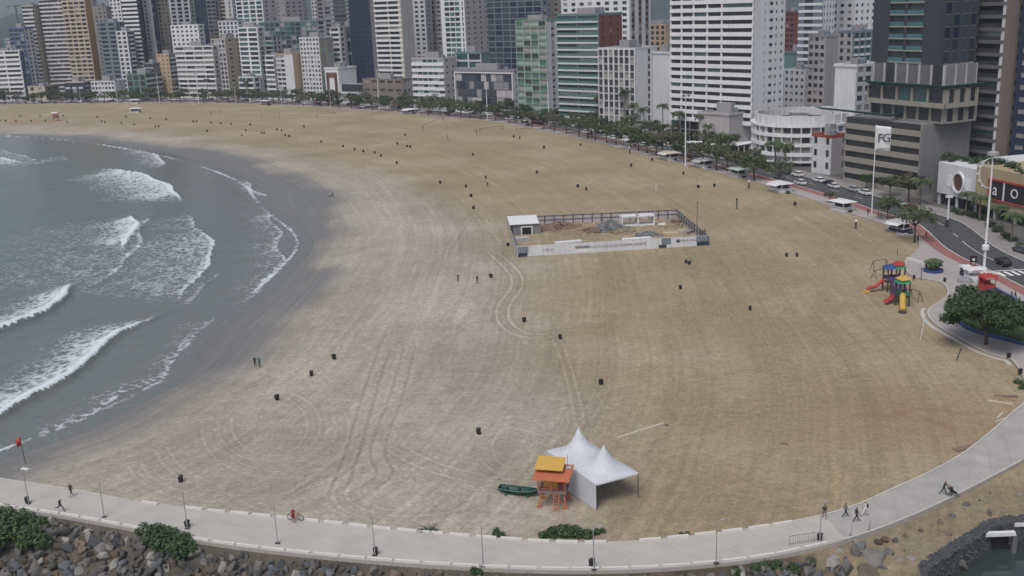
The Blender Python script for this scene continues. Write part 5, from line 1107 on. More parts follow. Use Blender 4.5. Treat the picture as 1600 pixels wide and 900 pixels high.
for off, lbl, gr in ((3.0, 'car parked along the beach side kerb', 'cars parked along the beach side kerb'), (10.2, 'car parked along the building side kerb', 'cars parked along the building side kerb')):
    P_ = resample(offset(RL, off), .5); T2 = tangents(P_); i = 0
    while i < len(P_):
        q = P_[i]; xp = PX((q[0], q[1], 0))[0]
        if -10 < xp < 1445 and q[1] > (300 if off < 5 else 262):
            colr = random.choice(['c_white', 'c_white', 'c_silver', 'c_silver', 'c_black', 'c_grey', 'c_white', 'c_silver', 'c_white', 'c_grey', 'c_black', 'c_silver', 'c_red']); cn = dict(c_white='white', c_silver='silver', c_black='black', c_grey='grey', c_red='dark red')[colr]
            if random.random() < (.78 if off > 5 else .5): car((q[0], q[1], .05), math.atan2(T2[i][1], T2[i][0])+random.uniform(-.02, .02), random.choice(['hatch', 'suv', 'sedan']), colr, 'small %s %s' % (cn, lbl), '%s %s' % (cn, gr)); kk += 1
        i += random.choice([11, 12, 13])
for x, y, c_, lb in [(1302, 300, 'c_white', 'white car on the avenue behind banner mast'), (1596, 372, 'c_grey', 'dark car parked under palms at right edge')]:
    q = rl_at(x, 8.6 if x < 1500 else 15.0); car((q[0], q[1], .05 if x < 1500 else .17), R_(-78), 'hatch', c_, lb, None)
# ================================================================== kiosks
def kiosk(x, y, rz, label, roof='p_white', wall='w_white2', w=5.2, d=3.4, flap=True, tables=True):
    p = G(x, y); rt = root('beach_kiosk', label, 'kiosk', (p.x, p.y, 0), rz)
    MB().box(-w/2-.4, w/2+.4, -d/2-.4, d/2+.4, -.2, .18).build('base', M('conc'), rt)
    MB().box(-w/2, w/2, -d/2, d/2, .181, 1.1).build('counter_wall', M(wall), rt); MB().box(-w/2-.2, w/2+.2, -d/2-.25, d/2+.25, 1.102, 1.2).build('counter_top', M('p_white'), rt)
    MB().box(-w/2+.6, w/2-.6, -d/2+.7, d/2-.5, 1.203, 2.45).build('service_core', M('p_dark'), rt)
    for sx in (-1, 1):
        for sy in (-1, 1): MB().box(sx*(w/2-.1)-.08, sx*(w/2-.1)+.08, sy*(d/2-.1)-.08, sy*(d/2-.1)+.08, 1.203, 2.5).build('post', M('p_white'), rt)
    MB().tbox((0, 0), w+1.4, d+1.4, 2.5, 2.95, w*.7, d*.6).build('roof', M(roof), rt)
    if flap:
        MB().bar((0, -d/2-.6, 2.46), (0, -d/2-1.9, 2.1), w*.9, .05).build('awning', M('p_white'), rt)
        for sx in (-1, 1): MB().tube([(sx*w*.42, -d/2-1.8, 0), (sx*w*.42, -d/2-1.8, 2.1)], .04, 6).build('awning_post', M('p_pole'), rt)
    if tables: MB().box(w/2+.7, w/2+1.5, -.9, .1, 0, .75).build('storage_box', M('p_dark'), rt)
    return rt
kiosk(1407, 362, R_(-62), 'dark blue walled kiosk with pale flat awning at the sand edge near plaza', 'w_lilac', 'p_navy', 4.4, 3); kiosk(1316, 329, R_(-66), 'white pavilion kiosk near the banner mast', 'p_white', 'w_white2', 4.6, 3.4, False); kiosk(1220, 299, R_(-68), 'white open kiosk before the round hotel palms', 'w_white2', 'w_white', 5.4, 3.4, True)
kiosk(1153, 276, R_(-68), 'pale grey kiosk below the broad round tree', 'w_palegreen', 'w_lilac', 5, 3.4, False); kiosk(1100, 261, R_(-68), 'kiosk with two bright white flap awnings', 'p_white', 'w_white', 5.6, 3.6, True)
rt = kiosk(1047, 249, R_(-66), 'kiosk with blue mural wall and cream awning', 'w_cream', 'w_white2', 6, 4, True)
MB().box(-3.25, -3.02, -1.95, 1.95, .3, 2.9).build('mural_wall', M('w_lilac'), rt); MB().box(-3.4, -3.26, -1.2, 1.0, .6, 2.2).build('mural', M('p_blue'), rt); MB().box(-2.9, -.4, .3, 2.0, 2.96, 4.6).build('upper_room', M('w_bluegrey'), rt); MB().box(-3.2, -.1, 0, 2.3, 4.61, 4.8).build('upper_roof', M('w_white2'), rt)
kiosk(986, 227, R_(-66), 'white kiosk before the palm cluster', 'p_white', 'w_white2', 5, 3.2, True); kiosk(937, 213, R_(-60), 'low white kiosk left of palm cluster', 'p_white', 'w_lilac', 5, 3.2, False)
kiosk(820, 196, R_(-55), 'small kiosk at sand edge before chequered building', 'w_white2', 'w_grey', 4.5, 3, False); kiosk(640, 178, R_(-45), 'white roofed kiosk before white banded hotel', 'p_white', 'w_lilac', 6, 3.4, True); kiosk(503, 161, R_(-38), 'bright red round roofed kiosk under trees before speckled building', 'w_terra', 'w_terra', 8, 6, False)
kiosk(415, 164, R_(-30), 'pale kiosk before teal windowed beachfront building', 'w_white2', 'w_redbrown', 5, 3, False); kiosk(212, 176, 0, 'small white roofed beach hut alone on the far sand', 'p_white', 'w_white2', 5.4, 4.4, False, False); kiosk(211, 162, 0, 'white cabin at pavement behind the lone beach hut', 'p_white', 'p_white', 4.5, 3, False, False)
# ================================================================== life guard towers
def guard_hut(loc, rz, sc, label, cols=('p_orange', 'p_yellow')):
    rt = root('lifeguard_hut', label, 'lifeguard hut', loc, rz); O, Y = M(cols[0]), M(cols[1]); zf = 2.15
    for sx in (-1, 1):
        for sy in (-1, 1):
            mb = MB(); mb.bar((sx*1.75, sy*1.35, 0), (sx*1.35, sy*1.05, zf), .17, .17); mb.bar((sx*1.75-.5*sx, sy*1.35, .05), (sx*1.75+.25*sx, sy*1.35, .05), .2, .14); mb.build('leg', O, rt)
    for sy in (-1.15, 1.15):
        MB().bar((-1.6, sy*1.1, .35), (0, sy, zf-.1), .10, .10).build('brace', O, rt); MB().bar((1.6, sy*1.1, .35), (0, sy-.001, zf-.1), .10, .10).build('brace', O, rt)
    MB().box(-1.75, 1.75, -1.5, 1.3, zf, zf+.16).build('platform', M('w_taupe'), rt)
    for i in range(6): MB().box(.3, .95, -2.35+i*.15, -2.22+i*.15, .25+i*.34, .31+i*.34).build('ladder_rung', O, rt)
    for x in (.28, .96): MB().bar((x, -2.5, 0), (x, -1.5, zf+.1), .08, .08).build('ladder_rail', O, rt)
    MB().box(-1.2, 1.35, -.75, 1.15, zf+.162, zf+2.0).build('cabin', O, rt); MB().box(-1.0, .55, -.86, -.752, zf+.75, zf+1.75).build('shutter', Y, rt); MB().box(.7, 1.2, -.84, -.752, zf+.2, zf+1.75).build('door', M('w_redbrown'), rt)
    for x, y in ((-1.68, -1.43), (1.68, -1.43), (0, -1.43), (-1.68, 1.2), (1.68, 1.2)): MB().box(x-.05, x+.05, y-.05, y+.05, zf+.162, zf+2.05).build('post', O, rt)
    for z in (.55, .95): MB().bar((-1.68, -1.43, zf+z), (.1, -1.43, zf+z), .05, .06).build('rail', O, rt); MB().bar((-1.68, -1.40, zf+z), (-1.68, 1.15, zf+z), .05, .06).build('rail', O, rt)
    mb = MB(); a, b, zr = 2.25, 2.0, zf+2.06; mb.add([(-a, -b, zr-.12), (a, -b, zr-.12), (a, b, zr+.5), (-a, b, zr+.5), (-a, -b, zr), (a, -b, zr), (a, b, zr+.62), (-a, b, zr+.62)], [(0, 3, 2, 1), (4, 5, 6, 7), (0, 1, 5, 4), (1, 2, 6, 5), (2, 3, 7, 6), (3, 0, 4, 7)]); mb.build('roof', O, rt)
    mb = MB(); mb.add([(-2.2, -.55, zr+.75), (1.25, -.55, zr+.75), (1.25, 2.1, zr+1.5), (-2.2, 2.1, zr+1.5), (-2.2, -.55, zr+.86), (1.25, -.55, zr+.86), (1.25, 2.1, zr+1.62), (-2.2, 2.1, zr+1.62)], [(0, 3, 2, 1), (4, 5, 6, 7), (0, 1, 5, 4), (1, 2, 6, 5), (2, 3, 7, 6), (3, 0, 4, 7)]); mb.build('upper_roof', Y, rt)
    MB().box(-1.6, 1.0, .2, 1.9, zr+.3, zr+.9).build('roof_support', M('w_redbrown'), rt); MB().add([(1.4, .9, zr+.56), (2.0, .9, zr+.56), (2.0, 1.5, zr+.66), (1.4, 1.5, zr+.66), (1.4, .9, zr+.5), (2.0, .9, zr+.5), (2, 1.5, zr+.5), (1.4, 1.5, zr+.5)], [(0, 1, 2, 3), (0, 4, 5, 1), (1, 5, 6, 2), (2, 6, 7, 3), (3, 7, 4, 0)]).build('solar_panel', M('w_lilac'), rt)
    MB().tube([(1.5, 1.7, zr+.5), (1.5, 1.7, zr+2.2)], .03, 5).build('aerial', M('p_dark'), rt); rt.scale = (sc*1.1, sc, sc); return rt
p = G(866, 786); guard_hut((p.x, p.y, 0), R_(-14), .86, 'orange lifeguard hut on legs with yellow roof beside white tent')
p = G(88, 189); guard_hut((p.x, p.y, 0), R_(20), .85, 'small orange and white lifeguard hut far off by the water', ('p_orange', 'w_white2'))
# ================================================================== tent
def tent():
    ez = 3.15; A, B, C = G(932, 757, ez), G(997, 739, ez), G(855, 704, ez); D = C+(B-A); rt = root('tent', 'white event tent with two pointed peaks and one side wall', 'tent', (A.x, A.y, 0)); o = Vector((A.x, A.y, 0))
    n, m = 25, 49; V = []; pk = []
    def solve_pk(P, yt):
        lo, hi = ez, ez+8
        for _ in range(40):
            q = (lo+hi)/2
            if PX((P.x, P.y, q))[1] > yt: lo = q
            else: hi = q
        return lo-ez
    c0, c1 = A+(B-A)*.5+(C-A)*.25, A+(B-A)*.5+(C-A)*.75; h0, h1 = solve_pk(c0, 694), solve_pk(c1, 666)
    for j in range(m):
        for i in range(n):
            u, v = i/(n-1), j/(m-1); P = A+(B-A)*u+(C-A)*v; z = ez; vv = (v*2) % 1 if v < 1 else 1.; h = h0 if v < .5 else h1
            e = (4*u*(1-u))**.8*min(1, 4*min(v, 1-v))**.8; r = min(1, math.hypot((u-.5)*2, (vv-.5)*2)); z += .95*e+(h-.95)*(1-r)**2.6
            V.append((P.x-o.x, P.y-o.y, z))
    Fq = [(j*n+i, j*n+i+1, (j+1)*n+i+1, (j+1)*n+i) for j in range(m-1) for i in range(n-1)]
    MB().add(V, Fq).build('canopy', M('p_tent'), rt, sm=True)
    for P in (A, B, C, D, (A+C)/2, (B+D)/2): MB().tube([(P.x-o.x, P.y-o.y, 0), (P.x-o.x, P.y-o.y, ez-.02)], .055, 8).build('pole', M('p_dark'), rt)
    for P, Q in ((A, B), (B, D), (D, C), (C, A)): MB().bar((P.x-o.x, P.y-o.y, ez-.08), (Q.x-o.x, Q.y-o.y, ez-.08), .10, .14).build('eave_beam', M('p_white'), rt)
    V = []; nn = 21
    nx, ny = -(C-A).y, (C-A).x; ln = math.hypot(nx, ny); nx, ny = nx/ln, ny/ln
    for j in range(9):
        for i in range(nn):
            t, q = i/(nn-1), j/8; P = A+(C-A)*t; z = (ez-.16)*q+.03; b = .25*math.sin(math.pi*t)*math.sin(math.pi*(1-q)*.5)+.05*math.sin(t*25)*(1-q)
            V.append((P.x-o.x+nx*(b+.08), P.y-o.y+ny*(b+.08), z))
    MB().add(V, [(j*nn+i, j*nn+i+1, (j+1)*nn+i+1, (j+1)*nn+i) for j in range(8) for i in range(nn-1)]).build('side_wall', M('p_tent'), rt, sm=True)
tent()
# ================================================================== boat
def boat():
    a, b = G(780, 768), G(842, 775); c = (a+b)/2; rz = math.atan2(b.y-a.y, b.x-a.x); rt = root('rowing_boat', 'dark green open rowing boat lying left of lifeguard hut', 'boat', (c.x, c.y, .08), rz); L = (b-a).length
    st_ = [(-.5, .50, .45, .62), (-.46, .62, .2, .62), (-.25, .74, .05, .58), (0, .78, .02, .56), (.25, .68, .04, .60), (.42, .36, .16, .72), (.5, .03, .40, .85)]
    def sec(k, w, z0, z1, ins): 
        w = max(.02, w-ins); return [(k*L*(1-ins*.05), y*w, z) for y, z in ((-1, z1), (-.86, z0+(z1-z0)*.45+ins), (-.5, z0+ins), (0, z0-.03+ins), (.5, z0+ins), (.86, z0+(z1-z0)*.45+ins), (1, z1))]
    for ins, nm, fl in ((0, 'hull', False), (.06, 'inner_hull', True)):
        vs = [p_ for s_ in st_ for p_ in sec(*s_, ins)]; fs = []
        for i in range(len(st_)-1):
            for j in range(6): f = (i*7+j, (i+1)*7+j, (i+1)*7+j+1, i*7+j+1); fs.append(f[::-1] if fl else f)
        fs.append(tuple(range(7))); MB().add(vs, fs).build(nm, M('p_boat'), rt, sm=True)
    for s_ in (-1, 1): MB().tube([(k*L, s_*w, z1) for k, w, z0, z1 in st_], .05, 6).build('gunwale', M('w_gteal'), rt)
    for k, w in ((-.32, .68), (-.02, .74), (.26, .62)): MB().box(k*L-.16, k*L+.16, -w+.04, w-.04, .36, .41).build('bench', M('p_boat'), rt)
    MB().box(-L*.5-.02, -L*.47, -.47, .47, .3, .66).build('transom', M('p_boat'), rt)
    for k in (-.3, .25): MB().tube([(k*L, -.8, 0), (k*L, .8, 0)], .11, 8).build('roller', M('p_green'), rt)
boat()
# ================================================================== beams, planks, posts on the sand
def beam(x0, y0, x1, y1, w, h, m, label, name='timber_beam', cat='beam', end=False):
    a, b = G(x0, y0), G(x1, y1); rt = root(name, label, cat, (a.x, a.y, 0)); MB().bar((0, 0, h/2+.01), (b.x-a.x, b.y-a.y, h/2+.01), w, h).build('shaft', M(m), rt)
    if end: MB().bar((b.x-a.x-.5, b.y-a.y+.4, .08), (b.x-a.x+.6, b.y-a.y-.5, .08), .12, .14).build('foot_piece', M('p_dark'), rt)
beam(965, 687, 1037, 664, .34, .34, 'w_cream', 'long pale timber beam lying right of the tent', end=True)
beam(1543, 627, 1583, 633, .35, .2, 'p_ply', 'pale plank in front of plank pile by right border'); beam(1548, 622, 1586, 627, .4, .3, 'p_wood', 'dark plank pile near right border'); beam(1552, 621, 1590, 622, .25, .35, 'w_brown', 'rust coloured plank behind the plank pile')
beam(1558, 654, 1567, 645, .12, .1, 'kerb_white', 'short white offcut near right walkway, upper one'); beam(1555, 660, 1569, 654, .12, .1, 'kerb_white', 'short white offcut near right walkway, lower one'); beam(1492, 704, 1520, 697, .9, .12, 'w_brown', 'flat brown board beside the walkway edge'); beam(1222, 693, 1230, 695, .3, .15, 'w_brown', 'small brown driftwood piece on open sand')
def post(x, y, hpx, label, m='p_dark', r=.06, cap=None, lean=0., cat='post', name='post'):
    p = G(x, y); ppm = FPX/p.length*.97; h = hpx/ppm; rt = root(name, label, cat, (p.x, p.y, 0)); MB().tube([(0, 0, -.1), (lean*h, 0, h)], r, 8).build('shaft', M(m), rt); MB().lathe([(r*2.2, 0), (r*1.8, .08)], 8).build('foot', M(m), rt)
    if cap: MB().lathe([(r*1.3, h), (r*1.5, h+.3), (r*.8, h+.55)], 8, (lean*h, 0)).build('cap', M(cap), rt)
    return rt
post(1438, 531, 40, 'thin white leaning post below the playground', 'p_white', .05, lean=.12); post(1494, 564, 20, 'short dark leaning post on sand near plaza', 'p_dark', .09, lean=.3); post(1337, 357, 10, 'short dark post with a white cap before pavilion kiosk', 'p_dark', .22, 'p_white'); post(1170, 294, 9, 'short dark post with white cap before grey kiosk', 'p_dark', .22, 'p_white'); post(984, 240, 8, 'short dark post with white cap before palm cluster', 'p_dark', .22, 'p_white')
post(1151, 326, 13, 'dark flared post alone on sand', 'p_dark', .16, 'p_dark'); post(1209, 320, 14, 'thin bare post right of dark flared post', 'p_wood', .08); post(1089, 366, 48, 'thin dark pole with a top lamp beside works enclosure', 'p_dark', .08, 'p_dark'); post(1025, 297, 12, 'white goal post alone on the sand', 'p_white', .09); post(1088, 296, 20, 'thin pole behind bins on middle sand', 'p_wood', .06)
post(1462, 357, 12, 'black sign post on beach pavement', 'p_dark', .08); post(1402, 398, 10, 'thin post with disc base near plaza bench', 'p_dark', .06); post(1439, 437, 15, 'signpost with dark box at plaza kerb', 'p_dark', .07, 'p_dark'); post(1437, 428, 16, 'pale sign pole on the plaza', 'p_pole', .06)
def post_pair(x0, y0, x1, y1, hpx, label, m='p_wood', net=True):
    a, b = G(x0, y0), G(x1, y1); ppm = FPX/a.length; h = hpx/ppm; rt = root('volleyball_net', label, 'net', (a.x, a.y, 0)); d = b-a
    for q in (Vector((0, 0, 0)), d): MB().tube([(q.x, q.y, 0), (q.x, q.y, h)], .12, 6).build('post', M(m), rt)
    if net: MB().bar((0, 0, h*.85), (d.x, d.y, h*.85), .03, .12).build('net_band', M('p_dark'), rt)
for i, (x0, y0, x1, y1, hp, lb) in enumerate([(661, 204, 692, 190, 9, 'volleyball posts left of the centre on far sand'), (697, 200, 718, 188, 8, 'second pair of volleyball posts on far sand'), (750, 208, 785, 203, 8, 'volleyball posts below chequered building'), (806, 206, 832, 204, 5, 'low volleyball net right of centre on far sand'), (700, 220, 745, 211, 10, 'white posts in the middle of far sand'), (581, 184, 615, 181, 8, 'volleyball posts below low brown building'), (495, 183, 523, 181, 6, 'goal posts before speckled building'), (409, 190, 437, 185, 10, 'dark posts before teal windowed building'), (330, 180, 345, 178, 6, 'volleyball posts before slatted white building'), (862, 200, 880, 207, 9, 'dark posts near green banded building')]): post_pair(x0, y0, x1, y1, hp, lb, 'p_wood' if i % 2 else 'p_dark', i % 3 != 1)
def redflag():
    p = G(40, 725, -.2); rt = root('warning_flag', 'red warning flag on a leaning pole in wet sand', 'flag', (p.x, p.y, -.2)); MB().tube([(0, 0, 0), (-.15, 0, 3.9)], .05, 6).build('pole', M('p_dark'), rt)
    mb = MB(); n = 7; V = [(-.13-.1*i-.02, .06*math.sin(i*1.1), z-.12*i*(.4)) for z in (2.7, 3.8) for i in range(n)]; mb.add(V, [(i, i+1, n+i+1, n+i) for i in range(n-1)]); o = mb.build('flag_cloth', M('p_red'), rt, sm=True); o.modifiers.new('t', 'SOLIDIFY').thickness = .02
redflag()
# ================================================================== works enclosure
def works():
    FL, FR, BR, BL = G(808, 402), G(1108, 384), G(1058, 341), G(792, 353); rt = root('site_fence', 'white works hoarding enclosing building site on the sand', 'fence', (FL.x, FL.y, 0)); o = FL
    def run(P, Q, h, inside, n, front=False):
        d = (Q-P)/n; e = (Q-P).normalized(); nn = Vector((-e.y, e.x, 0))*inside; a = math.atan2(d.y, d.x)
        me = MB().box(0, d.length-.03, -.03, .03, .05, h).mesh('panel', M('w_lilac' if not front else 'w_white2'))
        pm = MB().box(-.09, .09, -.09, .09, -.1, h+.02).mesh('post', M('p_dark')); rm = MB().box(0, d.length, -.05, .05, -.05, .05).mesh('rail', M('p_dark'))
        for i in range(n):
            q = P+d*i-o; put('panel', me, rt, (q.x, q.y, random.uniform(-.05, .03) if front else 0), a); w = q+nn*.13; put('post', pm, rt, (w.x, w.y, 0), a)
            for z in (h*.5, h-.08): w = q+nn*.13; put('rail', rm, rt, (w.x, w.y, z), a)
        return a, e, nn
    a, e, nn = run(FL, FR, 2.5, 1, 15, True); run(FR, BR, 2.3, 1, 12); run(BR, BL, 2.3, 1, 18); run(BL, FL, 2.3, 1, 12)
    W = (FR-FL).length
    def on(u, z, s, txt, m, ext=.01): q = FL+e*u-nn*.06-o; text(txt, s, M(m), rt, (q.x, q.y, z), (R_(90), 0, a), ext=ext)
    on(W*.45, 1.35, .88, 'MACRODRENAGEM', 'w_grey'); on(W*.605, 1.35, .88, 'ETAPA NORTE', 'w_dbrown')
    on(W*.16, 1.3, .9, 'ORLA', 'w_mgrey'); on(W*.885, 1.55, .8, 'ITAPEMA EMASA', 'w_mgrey')
    def patch(u0, u1, z0, z1, m, nm='printed_picture'):
        q = FL-nn*.05-o; MB().box(u0, u1, -.012, .0, z0, z1).build(nm, M(m), rt, loc=(q.x, q.y, 0), rz=a)
    patch(.1, 2.6, .9, 2.4, 'w_bluegrey'); patch(.2, 2.4, .1, .88, 'p_navy'); patch(W*.30, W*.375, 1.2, 1.75, 'w_mgrey'); patch(W*.31, W*.38, .35, 1.0, 'w_white'); patch(W*.735, W*.775, .15, .9, 'p_dark'); patch(W*.75, W*.80, .95, 2.4, 'w_bluegrey'); patch(W*.935, W*.998, .15, 1.1, 'p_navy'); patch(W*.93, W*.995, 1.12, 2.4, 'w_bluegrey'); patch(W*.828, W*.845, 1.2, 1.9, 'p_navy')
    # shed
    c = G(824, 366); sh = root('site_shed', 'grey site shed with white sloping roof inside works hoarding', 'shed', (c.x, c.y, 0), a)
    MB().box(-3.6, 3.4, -.1, 5.5, 0, 2.6).build('wall', M('w_mgrey'), sh); mb = MB(); mb.add([(-4.4, -.6, 2.65), (3.0, -.6, 2.65), (3.0, 6, 3.5), (-4.4, 6, 3.5), (-4.4, -.6, 2.75), (3.0, -.6, 2.75), (3, 6, 3.6), (-4.4, 6, 3.6)], [(0, 3, 2, 1), (4, 5, 6, 7), (0, 1, 5, 4), (1, 2, 6, 5), (2, 3, 7, 6), (3, 0, 4, 7)]); mb.build('roof', M('p_white'), sh)
    for b_ in ((-1.6, -1.3, 0, 2.1), (1.0, 1.3, 0, 2.1), (-1.297, .997, 1.8, 2.1)): MB().box(b_[0], b_[1], -.35, -.102, b_[2], b_[3]).build('door_frame', M('p_white'), sh)
    MB().box(-1.29, .99, -.2, -.103, .02, 1.79).build('door', M('p_black'), sh)
    for x, y, lb in ((983, 352, 'left one of two white concrete box culverts'), (1008, 351, 'right one of two white concrete box culverts')):
        c = G(x, y); cv = root('box_culvert', lb, 'culvert', (c.x, c.y, 0), a+.03); 
        for b_ in ((-2.2, -1.9, 0, 2.6), (1.9, 2.2, 0, 2.6), (-1.897, 1.897, 2.3, 2.6), (-1.897, 1.897, 0, .3)): MB().box(b_[0], b_[1], -1.4, 1.6, b_[2], b_[3]).build('wall', M('p_white'), cv)
    def heap(x, y, r, h, m, label, cat='heap', sq=1.0, seed=1):
        c = G(x, y); g = np.random.default_rng(seed); hp = root('rubble_heap', label, cat, (c.x, c.y, -.05), a); n = 22; V = [(0, 0, h)]; Fq = []
        for i in range(1, 8):
            for j in range(n): t = 2*math.pi*j/n; rr = r*i/7*(1+.18*g.normal()*(i > 1)); V.append((rr*math.cos(t), rr*sq*math.sin(t), max(0, h*(1-i/7)**1.15+.12*h*g.normal()*(i < 7))))
        f3 = [(0, 1+j, 1+(j+1) % n) for j in range(n)]; f4 = [(1+i*n+j, 1+(i+1)*n+j, 1+(i+1)*n+(j+1) % n, 1+i*n+(j+1) % n) for i in range(6) for j in range(n)]
        MB().add(V, f3+f4).build('mound', M(m), hp)
        me = MB().tbox((0, 0), .7, .5, 0, .35, .5, .4).mesh('lump', M(m))
        for j in range(14): t = g.random()*6.28; rr = r*g.random()**.5; put('lump', me, hp, (rr*math.cos(t), rr*sq*math.sin(t), max(0, h*(1-rr/r))*.8), g.random()*3, .5+g.random())
    mat('gravel', (.155, .16, .17), .95, .35, 1.5, .1, bump=.6); mat('dirt', (.19, .13, .095), .95, .4, 1.2, .1, bump=.6); mat('dirt2', (.26, .20, .14), .95, .3, 1.2, .1, bump=.5)
    heap(953, 358, 4.6, 2.6, 'gravel', 'tall grey gravel heap in middle of works enclosure', seed=2); heap(975, 362, 3.8, 1.0, 'dirt2', 'low sand heap right of grey gravel heap', seed=3); heap(873, 355, 5.2, 1.6, 'dirt', 'reddish rubble heap beside the shed', seed=4, sq=.7); heap(925, 361, 4.0, 1.0, 'dirt', 'low brown rubble heap left of grey gravel heap', seed=5, sq=.7); heap(1013, 368, 3.4, 1.1, 'gravel', 'small dark gravel heap near the hoarding front', seed=6, sq=.6); heap(1050, 353, 4, .6, 'dirt2', 'spread of brown spoil near right fence', seed=7); heap(900, 362, 6, .35, 'dirt2', 'flat trampled spoil left of middle', seed=8)
    def slab(x, y, w, d, h, m, rz, label, name='material_stack', legs=False):
        c = G(x, y); s_ = root(name, label, 'material', (c.x, c.y, 0), a+rz); n = max(1, int(h/.12))
        for i in range(n): MB().box(-w/2+random.uniform(-.08, .08), w/2+random.uniform(-.08, .08), -d/2, d/2, .02+i*h/n, (i+1)*h/n).build('sheet', M(m), s_)
    slab(888, 379, 6.5, 1.6, .35, 'p_white', .1, 'long pale sheet stack behind hoarding left part'); slab(995, 374, 7.0, 1.2, .4, 'w_white', .02, 'white panel stack behind hoarding right part'); slab(1037, 351, 2.6, 2, .25, 'p_white', .5, 'white board lying near back right of enclosure'); slab(1050, 366, 4.2, 1.5, .5, 'p_ply', -.1, 'cream timber stack near right fence'); slab(1066, 366, 1.6, 1.2, 1.1, 'w_cream', .2, 'pale crate near right fence'); slab(1057, 348, 2.4, 2, .8, 'w_brown', .3, 'brown pallet stack near back right fence'); slab(815, 377, 3.4, 2.0, 1.0, 'w_lilac', .1, 'pale work table before the shed'); slab(835, 378, 3.4, .3, .2, 'p_ply', .25, 'single plank beside pale work table')
    slab(1078, 364, 3.4, .8, .6, 'w_pgrey', .8, 'grey rubble strip at right fence')
    gt = G(1105, 382); g2 = root('site_gate', 'dark barred gate leaf at right end of hoarding', 'gate', (gt.x-.8, gt.y+1.2, 0), R_(62))
    for i in range(5): MB().box(-1.8+i*.9, -1.68+i*.9, -.05, .05, 0, 3.0).build('bar', M('p_dark'), g2)
    for z in (.2, 1.5, 2.85): MB().box(-1.9, 2.0, -.04, .04, z, z+.12).build('rail', M('p_dark'), g2)
works()
